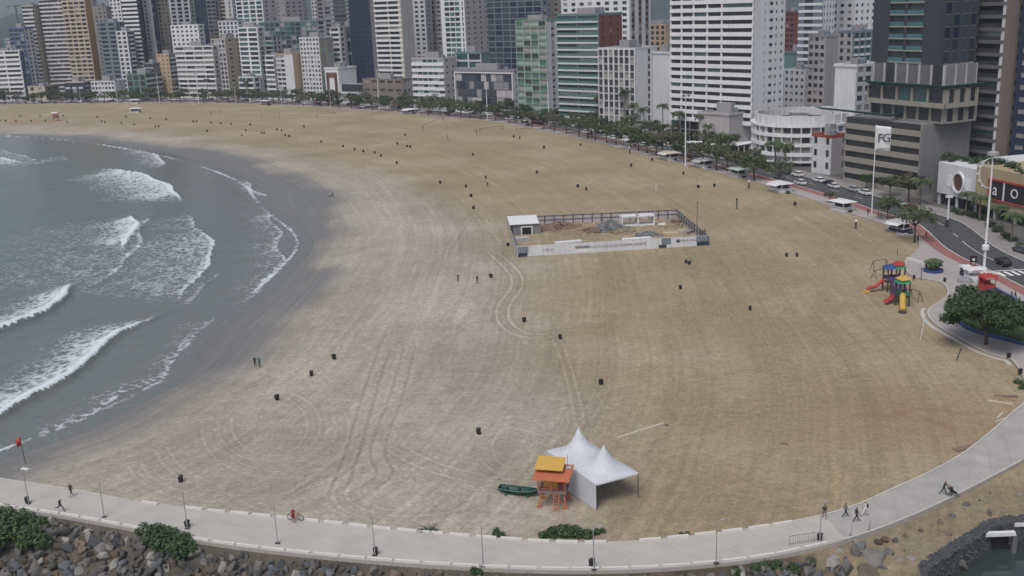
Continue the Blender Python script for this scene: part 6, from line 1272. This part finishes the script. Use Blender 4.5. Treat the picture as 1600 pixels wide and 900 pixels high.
# ================================================================== playground
def playground():
    def tower(x, y, label, roofs, zdeck, rz, slide, scol, slen, sdir, tube_=False, end=None, rail='p_purple'):
        c = G(x, y); rt = root('play_tower', label, 'playground', (c.x, c.y, 0), rz); rt.scale = (1.15, 1.15, 1.2)
        for sx in (-.75, .75):
            for sy in (-.75, .75): MB().box(sx-.09, sx+.09, sy-.09, sy+.09, 0, zdeck+2.1).build('post', M('w_dbrown'), rt)
        MB().box(-.85, .85, -.85, .85, zdeck-.1, zdeck).build('deck', M('p_dark'), rt)
        for sy in (-.82, .82): MB().box(-.66, .66, sy-.04, sy+.04, zdeck+.15, zdeck+.8).build('side_panel', M(rail), rt)
        z = zdeck+2.1
        for i, cl in enumerate(roofs): MB().tbox((0, 0), 2.1-.3*i, 2.1-.3*i, z+.5*i, z+.5*i+.48, 1.2-.5*i, 1.2-.5*i).build('roof', M(cl), rt)
        if slide:
            ca, sa = math.cos(sdir), math.sin(sdir); pts = []
            for t in range(9):
                q = t/8; zz_ = zdeck*(1-q)**1.25+.25*q+.12*math.sin(q*9)*(not tube_); pts.append(((.9+slen*q)*ca, (.9+slen*q)*sa, zz_+(.4 if tube_ else 0)*(1-q*.5)))
            if tube_:
                MB().tube(pts, .46, 12).build('slide', M(scol), rt, sm=True)
            else:
                mb = MB(); V = []
                for p_ in pts:
                    for w, h in ((-.42, .32), (-.34, .02), (.34, .02), (.42, .32)): V.append((p_[0]-sa*w, p_[1]+ca*w, p_[2]+h))
                mb.add(V, [(i*4+j, i*4+j+1, (i+1)*4+j+1, (i+1)*4+j) for i in range(8) for j in range(3)]); ob = mb.build('slide', M(scol), rt, sm=True); ob.modifiers.new('t', 'SOLIDIFY').thickness = .06
            if end: q = pts[-1]; MB().tbox((q[0]+.15*ca, q[1]+.15*sa), 1.0, .9, .02, .32, .8, .7).build('slide_end', M(end), rt)
        return rt
    tower(1389, 453, 'blue roofed play tower with red wavy slide', ['p_blue'], 1.5, .2, True, 'p_red', 3.0, R_(178), end='p_yellow')
    tower(1402, 452, 'red and green roofed play tower with purple slide', ['p_green', 'p_red'], 1.5, .2, True, 'p_purple', 3.6, R_(235))
    tower(1409, 478, 'yellow and green roofed play tower with yellow tube slide', ['p_green', 'p_yellow'], 1.6, .2, True, 'p_yellow', 2.9, R_(240), True, 'p_dark', 'p_green')
    tower(1402, 470, 'low play deck with a short red slide between the roofed towers', [], .9, .2, True, 'p_red', 2.4, R_(205))
    c = G(1404, 463); b = root('play_bridge', 'purple tunnel bridge linking the play towers', 'playground', (c.x, c.y, 0), R_(-75)); MB().tube([(-1.8, 0, 1.7), (0, 0, 1.55), (1.8, 0, 1.7)], .5, 12).build('tunnel', M('p_purple'), b, sm=True)
    for x in (-1.6, 1.6): MB().box(x-.06, x+.06, -.06, .06, 0, 1.25).build('support', M('p_dark'), b)
    def frame(x0, y0, x1, y1, h, lb, seats=2):
        a_, b_ = G(x0, y0), G(x1, y1); rt = root('swing_frame', lb, 'swing', (a_.x, a_.y, 0)); d = b_-a_; e = d.normalized(); s = Vector((-e.y, e.x, 0))*.7
        for q in (Vector(), d):
            for sg in (-1, 1): MB().tube([tuple(q+s*sg), (q.x+e.x*.3*(1 if q.length == 0 else -1), q.y+e.y*.3*(1 if q.length == 0 else -1), h)], .06, 6).build('leg', M('p_dark'), rt)
        MB().tube([(e.x*.3, e.y*.3, h), (d.x-e.x*.3, d.y-e.y*.3, h)], .06, 6).build('top_bar', M('p_dark'), rt)
        for i in range(seats):
            q = d*((i+1)/(seats+1))
            for sg in (-.2, .2): MB().tube([(q.x+e.x*sg, q.y+e.y*sg, .55), (q.x+e.x*sg, q.y+e.y*sg, h)], .015, 4).build('chain', M('p_pole'), rt)
            MB().box(q.x-.22, q.x+.22, q.y-.1, q.y+.1, .5, .55).build('seat', M('p_black'), rt)
    frame(1362, 424, 1386, 421, 2.2, 'empty metal swing frame behind the play towers', 0); frame(1365, 436, 1385, 431, 1.7, 'lower metal frame before the swing frame', 1); frame(1421, 468, 1438, 473, 2.1, 'metal swing frame right of play towers', 1)
playground()
# ================================================================== plaza furniture
def plaza_things():
    z = .265
    c = G(1458, 424, z); rt = root('round_planter', 'round blue planter with bushy palm on the plaza', 'planter', (c.x, c.y, z)); MB().lathe([(1.85, 0), (1.95, .45), (1.7, .5), (1.65, .35), (.05, .3)], 28).build('bowl', M('p_blue'), rt)
    PB = make_palm('planter_palm', 'short bushy palm growing from round blue planter', 1.6, 61, 22, 2.2, .1); PB.location = (c.x, c.y, z+.3); V, Fq = leaves([(0, 0, 1.0, 1.0), (.4, .2, .6, .8), (-.4, -.1, .7, .8)], 500, .2, 62); put('foliage', npmesh('foliage', V, Fq, M('leaf_dark')), PB)
    # blue kerbed bed below the broad tree
    pts = smooth(gpts([(1532, 459), (1512, 466), (1496, 476), (1489, 488), (1492, 500), (1504, 511), (1530, 522), (1570, 532), (1610, 540), (1640, 520), (1620, 490), (1580, 465), (1555, 452)], z), 5); cen_ = pts.mean(0)
    bd_ = root('planting_bed', 'blue kerbed lawn bed under the broad tree', 'planter', (cen_[0], cen_[1], z)); Q = pts-cen_
    Q = np.vstack([Q, Q[:1]]); MB().wall(Q, offset(Q, .45), 0, .42).build('kerb', M('p_blue'), bd_); MB().prism([tuple(q) for q in Q[:-1]*.97], .01, .2).build('soil', M('verge'), bd_)
    V, Fq = leaves([(q[0]*f, q[1]*f, .3, .7) for q in Q[::3] for f in (.35, .6, .85)], 2200, .2, 63, .6); put('ground_cover', npmesh('ground_cover', V, Fq, M('leaf_bush')), bd_)
    def stand(x, y, w, d, h, wall, roof, rz, label, txt=None):
        c = G(x, y, z); rt = root('sales_stand', label, 'stand', (c.x, c.y, z), rz); MB().box(-w/2, w/2, -d/2, d/2, 0, h*.42).build('counter', M(wall), rt)
        for sx in (-1, 1):
            for sy in (-1, 1): MB().box(sx*(w/2-.06)-.05, sx*(w/2-.06)+.05, sy*(d/2-.06)-.05, sy*(d/2-.06)+.05, h*.42+.003, h).build('post', M(wall), rt)
        MB().box(-w/2+.2, w/2-.2, d/2-.12, d/2-.06, h*.42+.003, h-.003).build('back_panel', M(wall), rt); MB().tbox((0, 0), w+.4, d+.4, h, h+.35, w, d).build('roof', M(roof), rt)
        MB().box(-w/2-.15, w/2+.15, -d/2-.29, -d/2-.21, h-.35, h+.1).build('sign_board', M(roof), rt)
        if txt: text(txt, .42, M('p_white' if roof != 'p_white' else 'p_red'), rt, (0, -d/2-.32, h-.12), (R_(90), 0, 0), ext=.01)
    stand(1541, 452, 2.5, 2.0, 2.5, 'p_red', 'p_red', R_(4), 'bright red sales stand before the broad tree', 'CHURROS'); stand(1521, 437, 3.2, 1.6, 2.1, 'p_white', 'p_white', R_(6), 'white and red sales stand left of the bright red stand', 'SORVETE'); stand(1508, 430, 1.6, 1.4, 1.7, 'w_navy', 'p_white', R_(0), 'small dark cart with pale roof left of white stand')
    c = G(1508, 440, z); rt = root('tarpaulin_heap', 'grey covered heap beside white sales stand', 'cover', (c.x, c.y, z)); MB().lathe([(1.5, 0), (1.4, .4), (.9, .75), (.1, .85)], 14).build('cover', M('w_pgrey'), rt)
    c = G(1520, 417, z); rt = root('notice_board', 'black notice board on two legs beside tall light column', 'sign', (c.x, c.y, z)); MB().box(-.7, .7, -.06, .06, 1.0, 2.3).build('board', M('p_black'), rt); MB().box(-.25, .3, -.07, -.062, 1.3, 1.8).build('notice', M('p_white'), rt)
    for x in (-.5, .5): MB().box(x-.05, x+.05, -.05, .05, 0, .998).build('leg', M('p_dark'), rt)
    a, b = G(1417, 405, z), G(1440, 412, z); rt = root('bench_wall', 'low white wall bench at the beach end of plaza', 'bench', (a.x, a.y, z)); d = b-a; MB().bar((0, 0, .22), (d.x, d.y, .22), .5, .44).build('seat', M('kerb_white'), rt); MB().bar((d.x, d.y, .2), (d.x+2.6, d.y-.2, .2), .45, .4).build('return', M('kerb_white'), rt)
    c = G(1245, 851, .45); 
    rt = root('crowd_barrier', 'thin metal crowd barrier on promenade edge by the rightmost lamp', 'barrier', (c.x, c.y, .45), R_(12))
    mb = MB(); mb.tube([(-.9, 0, .1), (-.9, 0, 1.1), (2.0, 0, 1.1), (2.0, 0, .1)], .03, 6); mb.build('frame', M('w_brown'), rt)
    for i in range(11): MB().tube([(-.7+i*.25, 0, .2), (-.7+i*.25, 0, 1.1)], .014, 4).build('bar', M('w_brown'), rt)
    MB().tube([(-.9, 0, .2), (2.0, 0, .2)], .025, 6).build('rail', M('w_brown'), rt)
    for x, y, lb in ((1329, 836, 'bent thin stake on stained walkway'), (1358, 828, 'upright thin stake on stained walkway')): c = G(x, y, .45); r_ = root('stake', lb, 'stake', (c.x, c.y, .43)); MB().tube([(0, 0, 0), (.05, 0, .7), (.12, 0, 1.25)], .025, 5).build('rod', M('w_brown'), r_); MB().box(-.15, .15, -.1, .1, 0, .05).build('foot', M('w_brown'), r_)
plaza_things()
# ================================================================== rocks, gabions, jetty
mat('rock', (.118, .114, .108), .92, .35, 1.1, .2, bump=.5, rand=.38); mat('rock_warm', (.135, .108, .084), .92, .35, 1.1, .2, bump=.5, rand=.35); mat('rock_blue', (.095, .102, .112), .92, .35, 1.1, .2, bump=.5, rand=.35); mat('rock_pale', (.24, .232, .218), .92, .25, 1.4, .2, bump=.4, rand=.25); mat('gabion', (.13, .135, .15), .95, .6, 3.5, .2, bump=1.0)
def rock_mesh(seed, m):
    g = np.random.default_rng(seed); bm = bmesh.new(); P = g.normal(size=(15, 3)); P /= np.linalg.norm(P, axis=1)[:, None]; P = P*(.8+.35*g.random((15, 1)))
    for p in P: bm.verts.new(p)
    r = bmesh.ops.convex_hull(bm, input=bm.verts); bmesh.ops.delete(bm, geom=[v for v in bm.verts if not v.link_faces], context='VERTS')
    bmesh.ops.bevel(bm, geom=bm.edges[:], offset=.07, segments=1, affect='EDGES'); bmesh.ops.recalc_face_normals(bm, faces=bm.faces[:])
    me = bpy.data.meshes.new('stone'); bm.to_mesh(me); bm.free(); me.materials.append(M(m)); return me
RK = [rock_mesh(i, m) for i, m in enumerate(['rock', 'rock', 'rock_warm', 'rock_blue', 'rock', 'rock_pale', 'rock_blue', 'rock'])]; RP = [rock_mesh(50+i, m) for i, m in enumerate(['rock_pale', 'rock_pale', 'rock', 'rock_warm'])]
rev = tag(put('rock_revetment', None), kind='structure'); cand = []; placed = []
bk = resample(BANK, 1.0)
for _ in range(9000):
    x = random.uniform(-40, 1340); y = random.uniform(800, 960); p = G(x, y, -1.5); XYp = np.array([[p.x, p.y]]); 
    cand.append((p.x, p.y, x, y))
C_ = np.array(cand); dbk = -sdist(C_[:, :2], bk)[0]
cell = {}
for (x, y, px_, py_), d in zip(cand, dbk):
    if d < .45 or d > 13: continue
    if px_ > 1230 and random.random() < .5: continue
    s = random.uniform(.42, .98)*(1.0 if d > 1 else .7); ok = True; key = (int(x//2), int(y//2))
    for i in (-1, 0, 1):
        for j in (-1, 0, 1):
            for (qx, qy, qs) in cell.get((key[0]+i, key[1]+j), ()):
                if (qx-x)**2+(qy-y)**2 < ((qs+s)*.43)**2: ok = False
    if ok: cell.setdefault(key, []).append((x, y, s)); placed.append((x, y, d, s))
rest = MB(); placed.sort(key=lambda t: -t[3]); shown = 0
def rot(): return Euler((random.uniform(0, 6.3), random.uniform(0, 6.3), random.uniform(0, 6.3)))
for x, y, d, s in placed:
    z = -.15-min(d*.42, 4.2)+s*.18; xp, yp = PX((x, y, z)); me = random.choice(RK); sc3 = (s*random.uniform(.85, 1.25), s*random.uniform(.8, 1.1), s*random.uniform(.65, .95))
    if -20 < xp < 1620 and yp < 915 and shown < 292:
        o = put('stone', me, rev, (x, y, z)); o.rotation_euler = rot(); o.scale = sc3; shown += 1
    elif -40 < xp < 1640 and yp < 960:
        Mx = Matrix.LocRotScale(Vector((x, y, z)), rot(), Vector(sc3)); vs = [Mx @ v.co for v in me.vertices]; rest.add(vs, [tuple(f.vertices) for f in me.polygons])
for i in range(900):
    k = random.randrange(len(placed)); x, y, d, s = placed[k]; x += random.uniform(-1, 1); y += random.uniform(-1, 1); d2_ = d; s = random.uniform(.12, .3); Mx = Matrix.LocRotScale(Vector((x, y, -.12-min(max(d2_, 0)*.42, 4.2))), rot(), Vector((s, s, s*.8))); me = random.choice(RK); rest.add([Mx @ v.co for v in me.vertices], [tuple(f.vertices) for f in me.polygons])
rest.build('small_stones', M('rock'), rev)['kind'] = 'stuff'
for i, (x, y, s, z) in enumerate([(1338, 868, 1.15, -.3), (1362, 878, 1.7, -.5), (1390, 868, .95, -.4), (1345, 855, .7, -.1), (1405, 880, 1.1, -.7), (1425, 885, 1.2, -.9), (1440, 878, .9, -.9), (1470, 868, .9, -1.6), (1492, 870, .9, -2.0), (1500, 885, 1.0, -2.4), (1380, 890, 1.2, -1.0), (1355, 895, 1.1, -.9), (1320, 893, 1.2, -.8), (1410, 897, 1.1, -1.4), (1448, 895, 1.3, -1.9), (1475, 893, 1.0, -2.3), (1300, 880, .7, -.3), (1310, 862, .5, -.1), (1372, 848, .55, .0), (1382, 845, .5, 0), (1338, 847, .4, 0), (1487, 806, .35, .05), (1510, 788, .5, .1), (1415, 838, .4, 0), (1400, 846, .45, 0), (1593, 775, .4, .1), (1545, 800, .35, .1)]):
    p = G(x, y, z); o = put('boulder', (RP if i % 3 else RK)[i % 4], rev, (p.x, p.y, z)); o.rotation_euler = rot(); o.scale = (s*1.15, s*.95, s*.8)
for i in range(46):
    x, y = random.uniform(1310, 1600), random.uniform(770, 870)
    p = G(x, y, 0.); q = np.array([[p.x, p.y]])
    if -sdist(q, bk)[0][0] > -.8 or sdist(q, WKO)[0][0] > -.8: continue
    s = random.uniform(.10, .38); o = put('boulder', random.choice(RP+RK[:3]), rev, (p.x, p.y, .02)); o.rotation_euler = rot(); o.scale = (s*1.2, s, s*.7)
def gabion():
    P = resample(smooth(gpts([(1432, 884), (1470, 858), (1505, 838), (1535, 818), (1560, 810), (1600, 806), (1660, 800)], -.1), 5), .5); T = tangents(P); rt = root('gabion_wall', 'dark stone filled gabion wall along the basin edge', 'wall', (P[0][0], P[0][1], 0))
    A = P-P[0]; MB().wall(A, offset(A, -1.2), -3.2, -.05).build('cage', M('gabion'), rt); mb = MB(); g = random.Random(5)
    for k in range(1500):
        i = g.randrange(len(A)-1); w = g.uniform(-1.25, 0); top = g.random() < .5; nrm = np.array([-T[i][1], T[i][0]]); q = A[i]+nrm*(w if top else -1.2)+T[i]*g.uniform(0, .5); z = -.04 if top else g.uniform(-2.9, -.1); s = g.uniform(.09, .2)
        Mx = Matrix.LocRotScale(Vector((q[0], q[1], z)), Euler((g.uniform(0, 6), g.uniform(0, 6), 0)), Vector((s, s, s))); me = RK[k % 8]
        mb.add([Mx @ Vector((sx*.8, sy*.7, sz*.7)) for sx in (-1, 1) for sy in (-1, 1) for sz in (-1, 1)], [(0, 1, 3, 2), (4, 6, 7, 5), (0, 4, 5, 1), (2, 3, 7, 6), (0, 2, 6, 4), (1, 5, 7, 3)])
    mb.build('fill_stone', M('rock_blue'), rt)['kind'] = 'stuff'
gabion()
def jetty():
    for (x0, y0, x1, y1, lb) in ((1536, 833, 1586, 831, 'pale concrete beam of small jetty over the basin'), (1584, 817, 1640, 815, 'second concrete beam of jetty cut by right border')):
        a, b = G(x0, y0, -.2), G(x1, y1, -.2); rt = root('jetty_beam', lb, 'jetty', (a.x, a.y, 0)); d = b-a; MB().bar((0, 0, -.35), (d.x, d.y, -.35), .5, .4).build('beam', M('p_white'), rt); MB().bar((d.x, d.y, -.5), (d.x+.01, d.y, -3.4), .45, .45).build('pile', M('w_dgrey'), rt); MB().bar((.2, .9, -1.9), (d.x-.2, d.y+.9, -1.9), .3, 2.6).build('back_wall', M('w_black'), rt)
jetty()
# ================================================================== people
def person(loc, rz, label, top='cl_black', bottom='cl_black', pose='stand', skin='skin', short=False, sleeve=True, h=1.72, name='person'):
    J = dict(pel=(0, 0, .93, .115), sp=(0, .01, 1.12, .115), ch=(0, 0, 1.32, .13), nk=(0, .01, 1.46, .05), hd=(0, -.02, 1.57, .085), ht=(0, 0, 1.66, .075), nose=(0, -.115, 1.58, .02))
    lean = dict(run=-.12, push=-.18, hold=-.05).get(pose, 0)
    S = dict(stand=(0, 0, 0, 0), walk=(.45, -.35, .1, .5), run=(.8, -.55, .5, 1.1), armsout=(.3, -.3, .1, .4), push=(.4, -.4, .1, .4), hold=(.15, -.1, 0, .1)).get(pose)
    for k_, sgn, th_, kn in (('l', 1, S[0], S[2]), ('r', -1, S[1], S[3])):
        hx = .095*sgn; kx, ky, kz = hx*1.05, -.42*math.sin(th_), .90-.42*math.cos(th_); sh = th_-kn; ax, ay, az = hx*1.1, ky-.40*math.sin(sh), kz-.40*math.cos(sh)
        J['hip'+k_] = (hx, 0, .90, .095); J['kn'+k_] = (kx, ky, kz, .062); J['an'+k_] = (ax, ay, az, .042); J['to'+k_] = (ax*1.1, ay-.17*math.cos(sh*.5), az-.05, .035)
        J['sh'+k_] = (.17*sgn, 0, 1.39, .06)
        ar = dict(stand=(.05, .1), walk=(-th_*.7, .3), run=(-th_*.9, 1.2), push=(.75, .5), hold=(.5, .9), armsout=(0, 0)).get(pose); a0, a1 = ar
        if pose == 'armsout': e = (.40*sgn, -.02, 1.30-.06*sgn); w = (.62*sgn, -.08, 1.27)
        else: e = (.21*sgn, -.28*math.sin(a0), 1.39-.28*math.cos(a0)); w = (.20*sgn, e[1]-.25*math.sin(a0+a1), e[2]-.25*math.cos(a0+a1))
        J['el'+k_] = e+(.042,); J['wr'+k_] = w+(.03,); d = Vector(w)-Vector(e); d.normalize(); pm = Vector(w)+d*.08; J['pa'+k_] = tuple(pm)+(.032,); sd = Vector((0, 1, 0)) if abs(d.y) < .8 else Vector((0, 0, 1))
        for f in range(4): J['f%d%s' % (f, k_)] = tuple(pm+d*(.075-.012*abs(f-1.3))+sd*(f-1.5)*.022+Vector((-sgn*.012, 0, 0)))+(.009,)
        J['th'+k_] = tuple(Vector(w)+d*.07-sd*.055)+(.010,)
    zmin = min(v[2]-v[3] for k_, v in J.items() if k_.startswith('to') or k_.startswith('an'))
    E_ = [('pel', 'sp'), ('sp', 'ch'), ('ch', 'nk'), ('nk', 'hd'), ('hd', 'ht'), ('hd', 'nose')]
    for k_ in 'lr': E_ += [('pel', 'hip'+k_), ('hip'+k_, 'kn'+k_), ('kn'+k_, 'an'+k_), ('an'+k_, 'to'+k_), ('ch', 'sh'+k_), ('sh'+k_, 'el'+k_), ('el'+k_, 'wr'+k_), ('wr'+k_, 'pa'+k_), ('wr'+k_, 'th'+k_)]+[('pa'+k_, 'f%d%s' % (f, k_)) for f in range(4)]
    names = list(J); me = bpy.data.meshes.new('sk'); vs = []
    for n_ in names:
        x, y, z, r = J[n_]; 
        if z > .95 and lean: y += (z-.93)*lean*1.2
        vs.append((x, y, z-zmin))
    me.from_pydata(vs, [(names.index(a), names.index(b)) for a, b in E_], []); ob = bpy.data.objects.new('sk', me); ob.modifiers.new('Skin', 'SKIN')
    for i, n_ in enumerate(names): sv = me.skin_vertices[0].data[i]; r = J[n_][3]; sv.radius = (r, r*(.8 if n_ in ('pel', 'sp', 'ch') else 1)); sv.use_root = n_ == 'pel'
    ss = ob.modifiers.new('S', 'SUBSURF'); ss.levels = 1; ss.render_levels = 1
    out = evaluated(ob); out.name = 'body'; out.materials.clear()
    ml = [top, bottom, skin, 'hair', 'cl_black']
    for m_ in ml: out.materials.append(M(m_))
    segs = [(np.array(vs[names.index(a)]), np.array(vs[names.index(b)]), a, b) for a, b in E_]
    for f in out.polygons:
        c = np.array(f.center); best = None
        for a, b, na, nb in segs:
            d = b-a; t = np.clip((c-a) @ d/(d @ d), 0, 1); q = np.linalg.norm(c-a-d*t)
            if best is None or q < best[0]: best = (q, nb, t, a+d*t)
        nb = best[1]; i = 0
        if nb.startswith(('hip', 'kn')): i = 1
        elif nb.startswith('an'): i = 2 if short else 1
        elif nb.startswith('to'): i = 4
        elif nb.startswith('wr'): i = 0 if sleeve else 2
        elif nb.startswith(('pa', 'f0', 'f1', 'f2', 'f3', 'th', 'nk', 'nose')): i = 2 if not (nb == 'nk' and best[2] < .6) else 0
        elif nb in ('hd', 'ht'): i = 3 if (c[2] > vs[names.index('hd')][2]+.045 or c[1] > vs[names.index('hd')][1]+.015) else 2
        elif nb == 'sp' and best[2] < .25: i = 1
        f.material_index = i; f.use_smooth = True
    rt = root(name, label, 'person', loc, rz); put('body', out, rt, None, 0, h/1.58); return rt
PE = .45
person(G(95, 799, PE), R_(65), 'person in dark clothes jogging near outer promenade edge', 'cl_black', 'cl_navy', 'run'); person(G(112, 776, PE), R_(160), 'person in black with bare legs running beside promenade inner edge', 'cl_black', 'cl_black', 'walk', short=True)
pr_ = G(459, 816, PE); person(pr_, R_(15), 'person in red dress holding a bicycle on promenade', 'cl_red', 'cl_red', 'hold', short=True, sleeve=False)
person(G(1288, 811, PE), R_(170), 'person in black top standing behind the rightmost lamp', 'cl_black', 'cl_grey', 'walk', short=True, sleeve=False); person(G(1321, 808, PE), R_(100), 'person in dark clothes walking left of a trio on promenade', 'cl_grey', 'cl_black', 'walk'); person(G(1338, 815, PE), R_(95), 'person in black walking nearest to stained walkway patch', 'cl_black', 'cl_black', 'walk'); person(G(1351, 806, PE), R_(-100), 'person in white clothes with a dark backpack on promenade', 'cl_white', 'cl_white', 'walk')
ps_ = G(1474, 773, PE); person(ps_, R_(65), 'person in black pushing a pushchair on the right walkway', 'cl_black', 'cl_black', 'push')
person(G(399, 573, -.1), R_(20), 'person in dark clothes on wet sand, left of a pair', 'cl_black', 'cl_black', 'hold'); person(G(406, 574, -.1), R_(-20), 'person in teal jacket on wet sand, right of a pair', 'cl_teal', 'cl_navy', 'stand')
person(G(716, 441), R_(30), 'person in black standing alone left of adult with child', 'cl_black', 'cl_black', 'hold'); person(G(746, 443), R_(-30), 'adult in black beside small child in white on the sand', 'cl_black', 'cl_black', 'stand'); person(G(742, 443), R_(20), 'small child in white beside adult on the sand', 'cl_white', 'cl_white', 'stand', h=1.05)
person(G(762, 292), R_(10), 'lone person in black on sand beyond the works enclosure', 'cl_black', 'cl_black', 'walk'); person(G(516, 309, -.1), R_(80), 'person in white walking at the edge of wet sand', 'cl_white', 'cl_black', 'walk'); person(G(520, 309, -.1), R_(80), 'person in black walking beside person in white', 'cl_black', 'cl_black', 'walk')
for x, y, t_, lb in ((1580, 469, 'cl_grey', 'person in grey standing by the cycle path near crossing'), (1586, 468, 'cl_black', 'taller person in dark top by the cycle path'), (1592, 478, 'cl_brown', 'person in brown beside kerb at right border'), (1440, 374, 'cl_white', 'person in white top under the pavement tree'), (1447, 372, 'cl_red', 'person in red top on pavement near cycle path'), (1434, 378, 'cl_black', 'person in dark clothes by the large pavement tree trunk')): person(G(x, y, .2), x*.9, lb, t_, 'cl_black', 'walk', 'skin2')
for i, (x, y) in enumerate([(1356, 336), (1372, 340), (1376, 342), (1590, 470)][:3]): person(G(x, y, .2), x*.5, ['person on the bench pavement left of small tree', 'left one of two people right of banner mast', 'right one of two people right of banner mast'][i], ['cl_black', 'cl_navy', 'cl_grey'][i], 'cl_black', 'walk')
# backpack, bicycle, pushchair
p = G(1352, 806, PE); rt = root('backpack', 'dark backpack on the back of person in white', 'bag', (p.x+.0, p.y, PE), R_(-100)); MB().tbox((0, .2), .28, .16, 1.05, 1.42, .24, .13).build('bag', M('cl_navy'), rt); MB().bar((-.1, .1, 1.4), (-.1, -.1, 1.38), .03, .02).build('strap', M('cl_navy'), rt); MB().bar((.1, .1, 1.4), (.1, -.1, 1.38), .03, .02).build('strap', M('cl_navy'), rt)
def wheel_ring(r, t, n=24):
    mb = MB(); mb.tube([(r*math.cos(2*math.pi*i/n), 0, r*math.sin(2*math.pi*i/n)) for i in range(n+1)], t, 6); return mb
b_ = root('bicycle', 'bicycle with dark wheels held by the person in red', 'bicycle', (pr_.x+.15, pr_.y+.45, PE), R_(-12))
for x in (-.62, .62):
    w = wheel_ring(.36, .035).build('wheel', M('tyre'), b_, loc=(x, 0, .39)); mb = MB()
    for i in range(10): t = i*math.pi/5; mb.tube([(0, 0, 0), (.35*math.cos(t), 0, .35*math.sin(t))], .006, 4)
    mb.build('spokes', M('p_pole'), w)
mb = MB(); A1, B1, C1, D1, E1 = (-.62, 0, .39), (-.12, 0, .36), (-.28, 0, .88), (.42, 0, .85), (.62, 0, .39)
for p_, q_ in ((A1, B1), (A1, C1), (B1, C1), (B1, D1), (C1, D1), (D1, E1)): mb.tube([p_, q_], .03, 6)
mb.build('frame', M('p_red'), b_); MB().tube([(.40, -.28, 1.02), (.45, 0, .98), (.40, .28, 1.02)], .022, 6).build('handlebar', M('p_dark'), b_); MB().tbox((-.3, 0), .26, .16, .92, .99, .22, .1).build('saddle', M('p_black'), b_); MB().tube([(.42, 0, .85), (.45, 0, .98)], .02, 6).build('stem', M('p_dark'), b_); MB().tube([(-.12, -.12, .30), (-.12, .12, .42)], .03, 6).build('crank', M('p_dark'), b_)
s_ = root('pushchair', 'dark three wheeled pushchair pushed along the right walkway', 'pushchair', (ps_.x+.95, ps_.y-.45, PE), R_(-25))
for x, y in ((-.35, -.28), (-.35, .28), (.5, 0)): wheel_ring(.15, .03, 14).build('wheel', M('tyre'), s_, loc=(x, y, .18))
mb = MB(); mb.tube([(-.35, -.26, .2), (.1, -.22, .55), (-.75, -.22, 1.02)], .02, 5); mb.tube([(-.35, .26, .2), (.1, .22, .55), (-.75, .22, 1.02)], .02, 5); mb.tube([(-.75, -.22, 1.02), (-.75, .22, 1.02)], .02, 5); mb.tube([(.5, 0, .2), (.1, 0, .5)], .025, 5); mb.build('frame', M('p_dark'), s_)
MB().add([(-.3, -.2, .45), (.4, -.2, .40), (.4, .2, .40), (-.3, .2, .45), (-.5, -.2, .95), (-.5, .2, .95)], [(0, 1, 2, 3), (0, 3, 5, 4), (0, 4, 1), (3, 2, 5)]).build('seat', M('cl_black'), s_); MB().lathe([(.27, 0), (.25, .14), (.14, .25), (.02, .29)], 12).build('hood', M('cl_black'), s_, loc=(-.35, 0, .85))
# pigeons on the plaza
pg = root('pigeon', 'x', 'bird'); MB().lathe([(.01, -.16), (.06, -.1), (.085, 0), (.06, .1), (.045, .14), (.05, .19), (.02, .24)], 8).xform(Matrix.Rotation(R_(70), 4, 'X') @ Matrix.Translation((0, 0, 0))).build('body', M('cl_grey'), pg, loc=(0, 0, .17)); MB().add([(-.05, .1, .14), (.05, .1, .14), (.06, .32, .10), (-.06, .32, .10)], [(0, 1, 2, 3)]).build('tail', M('cl_black'), pg); MB().box(-.03, .03, -.01, .01, 0, .12).build('leg', M('p_red'), pg)
for i in range(18):
    place(pg, G(1480+random.uniform(0, 50), 462+random.uniform(-8, 30)+i*1.0, .265), i*1.3, 'dark pigeon among the flock on plaza paving', 'pigeons on the plaza paving', 1.3)
# ================================================================== air
def haze():
    o = MB().box(-5400, 5400, -460, 5400, -9, 300).build('haze', None); o.data.materials.clear()
    m = bpy.data.materials.new('haze'); m.use_nodes = True; N = m.node_tree.nodes; N.clear(); out = N.new('ShaderNodeOutputMaterial'); v = N.new('ShaderNodeVolumePrincipled')
    v.inputs['Color'].default_value = (.74, .85, .97, 1); v.inputs['Density'].default_value = HAZE; m.node_tree.links.new(v.outputs[0], out.inputs['Volume']); o.data.materials.append(m); tag(o, kind='stuff'); o.visible_shadow = True
HAZE = .00013
haze()
bpy.data.scenes.remove(WORK)
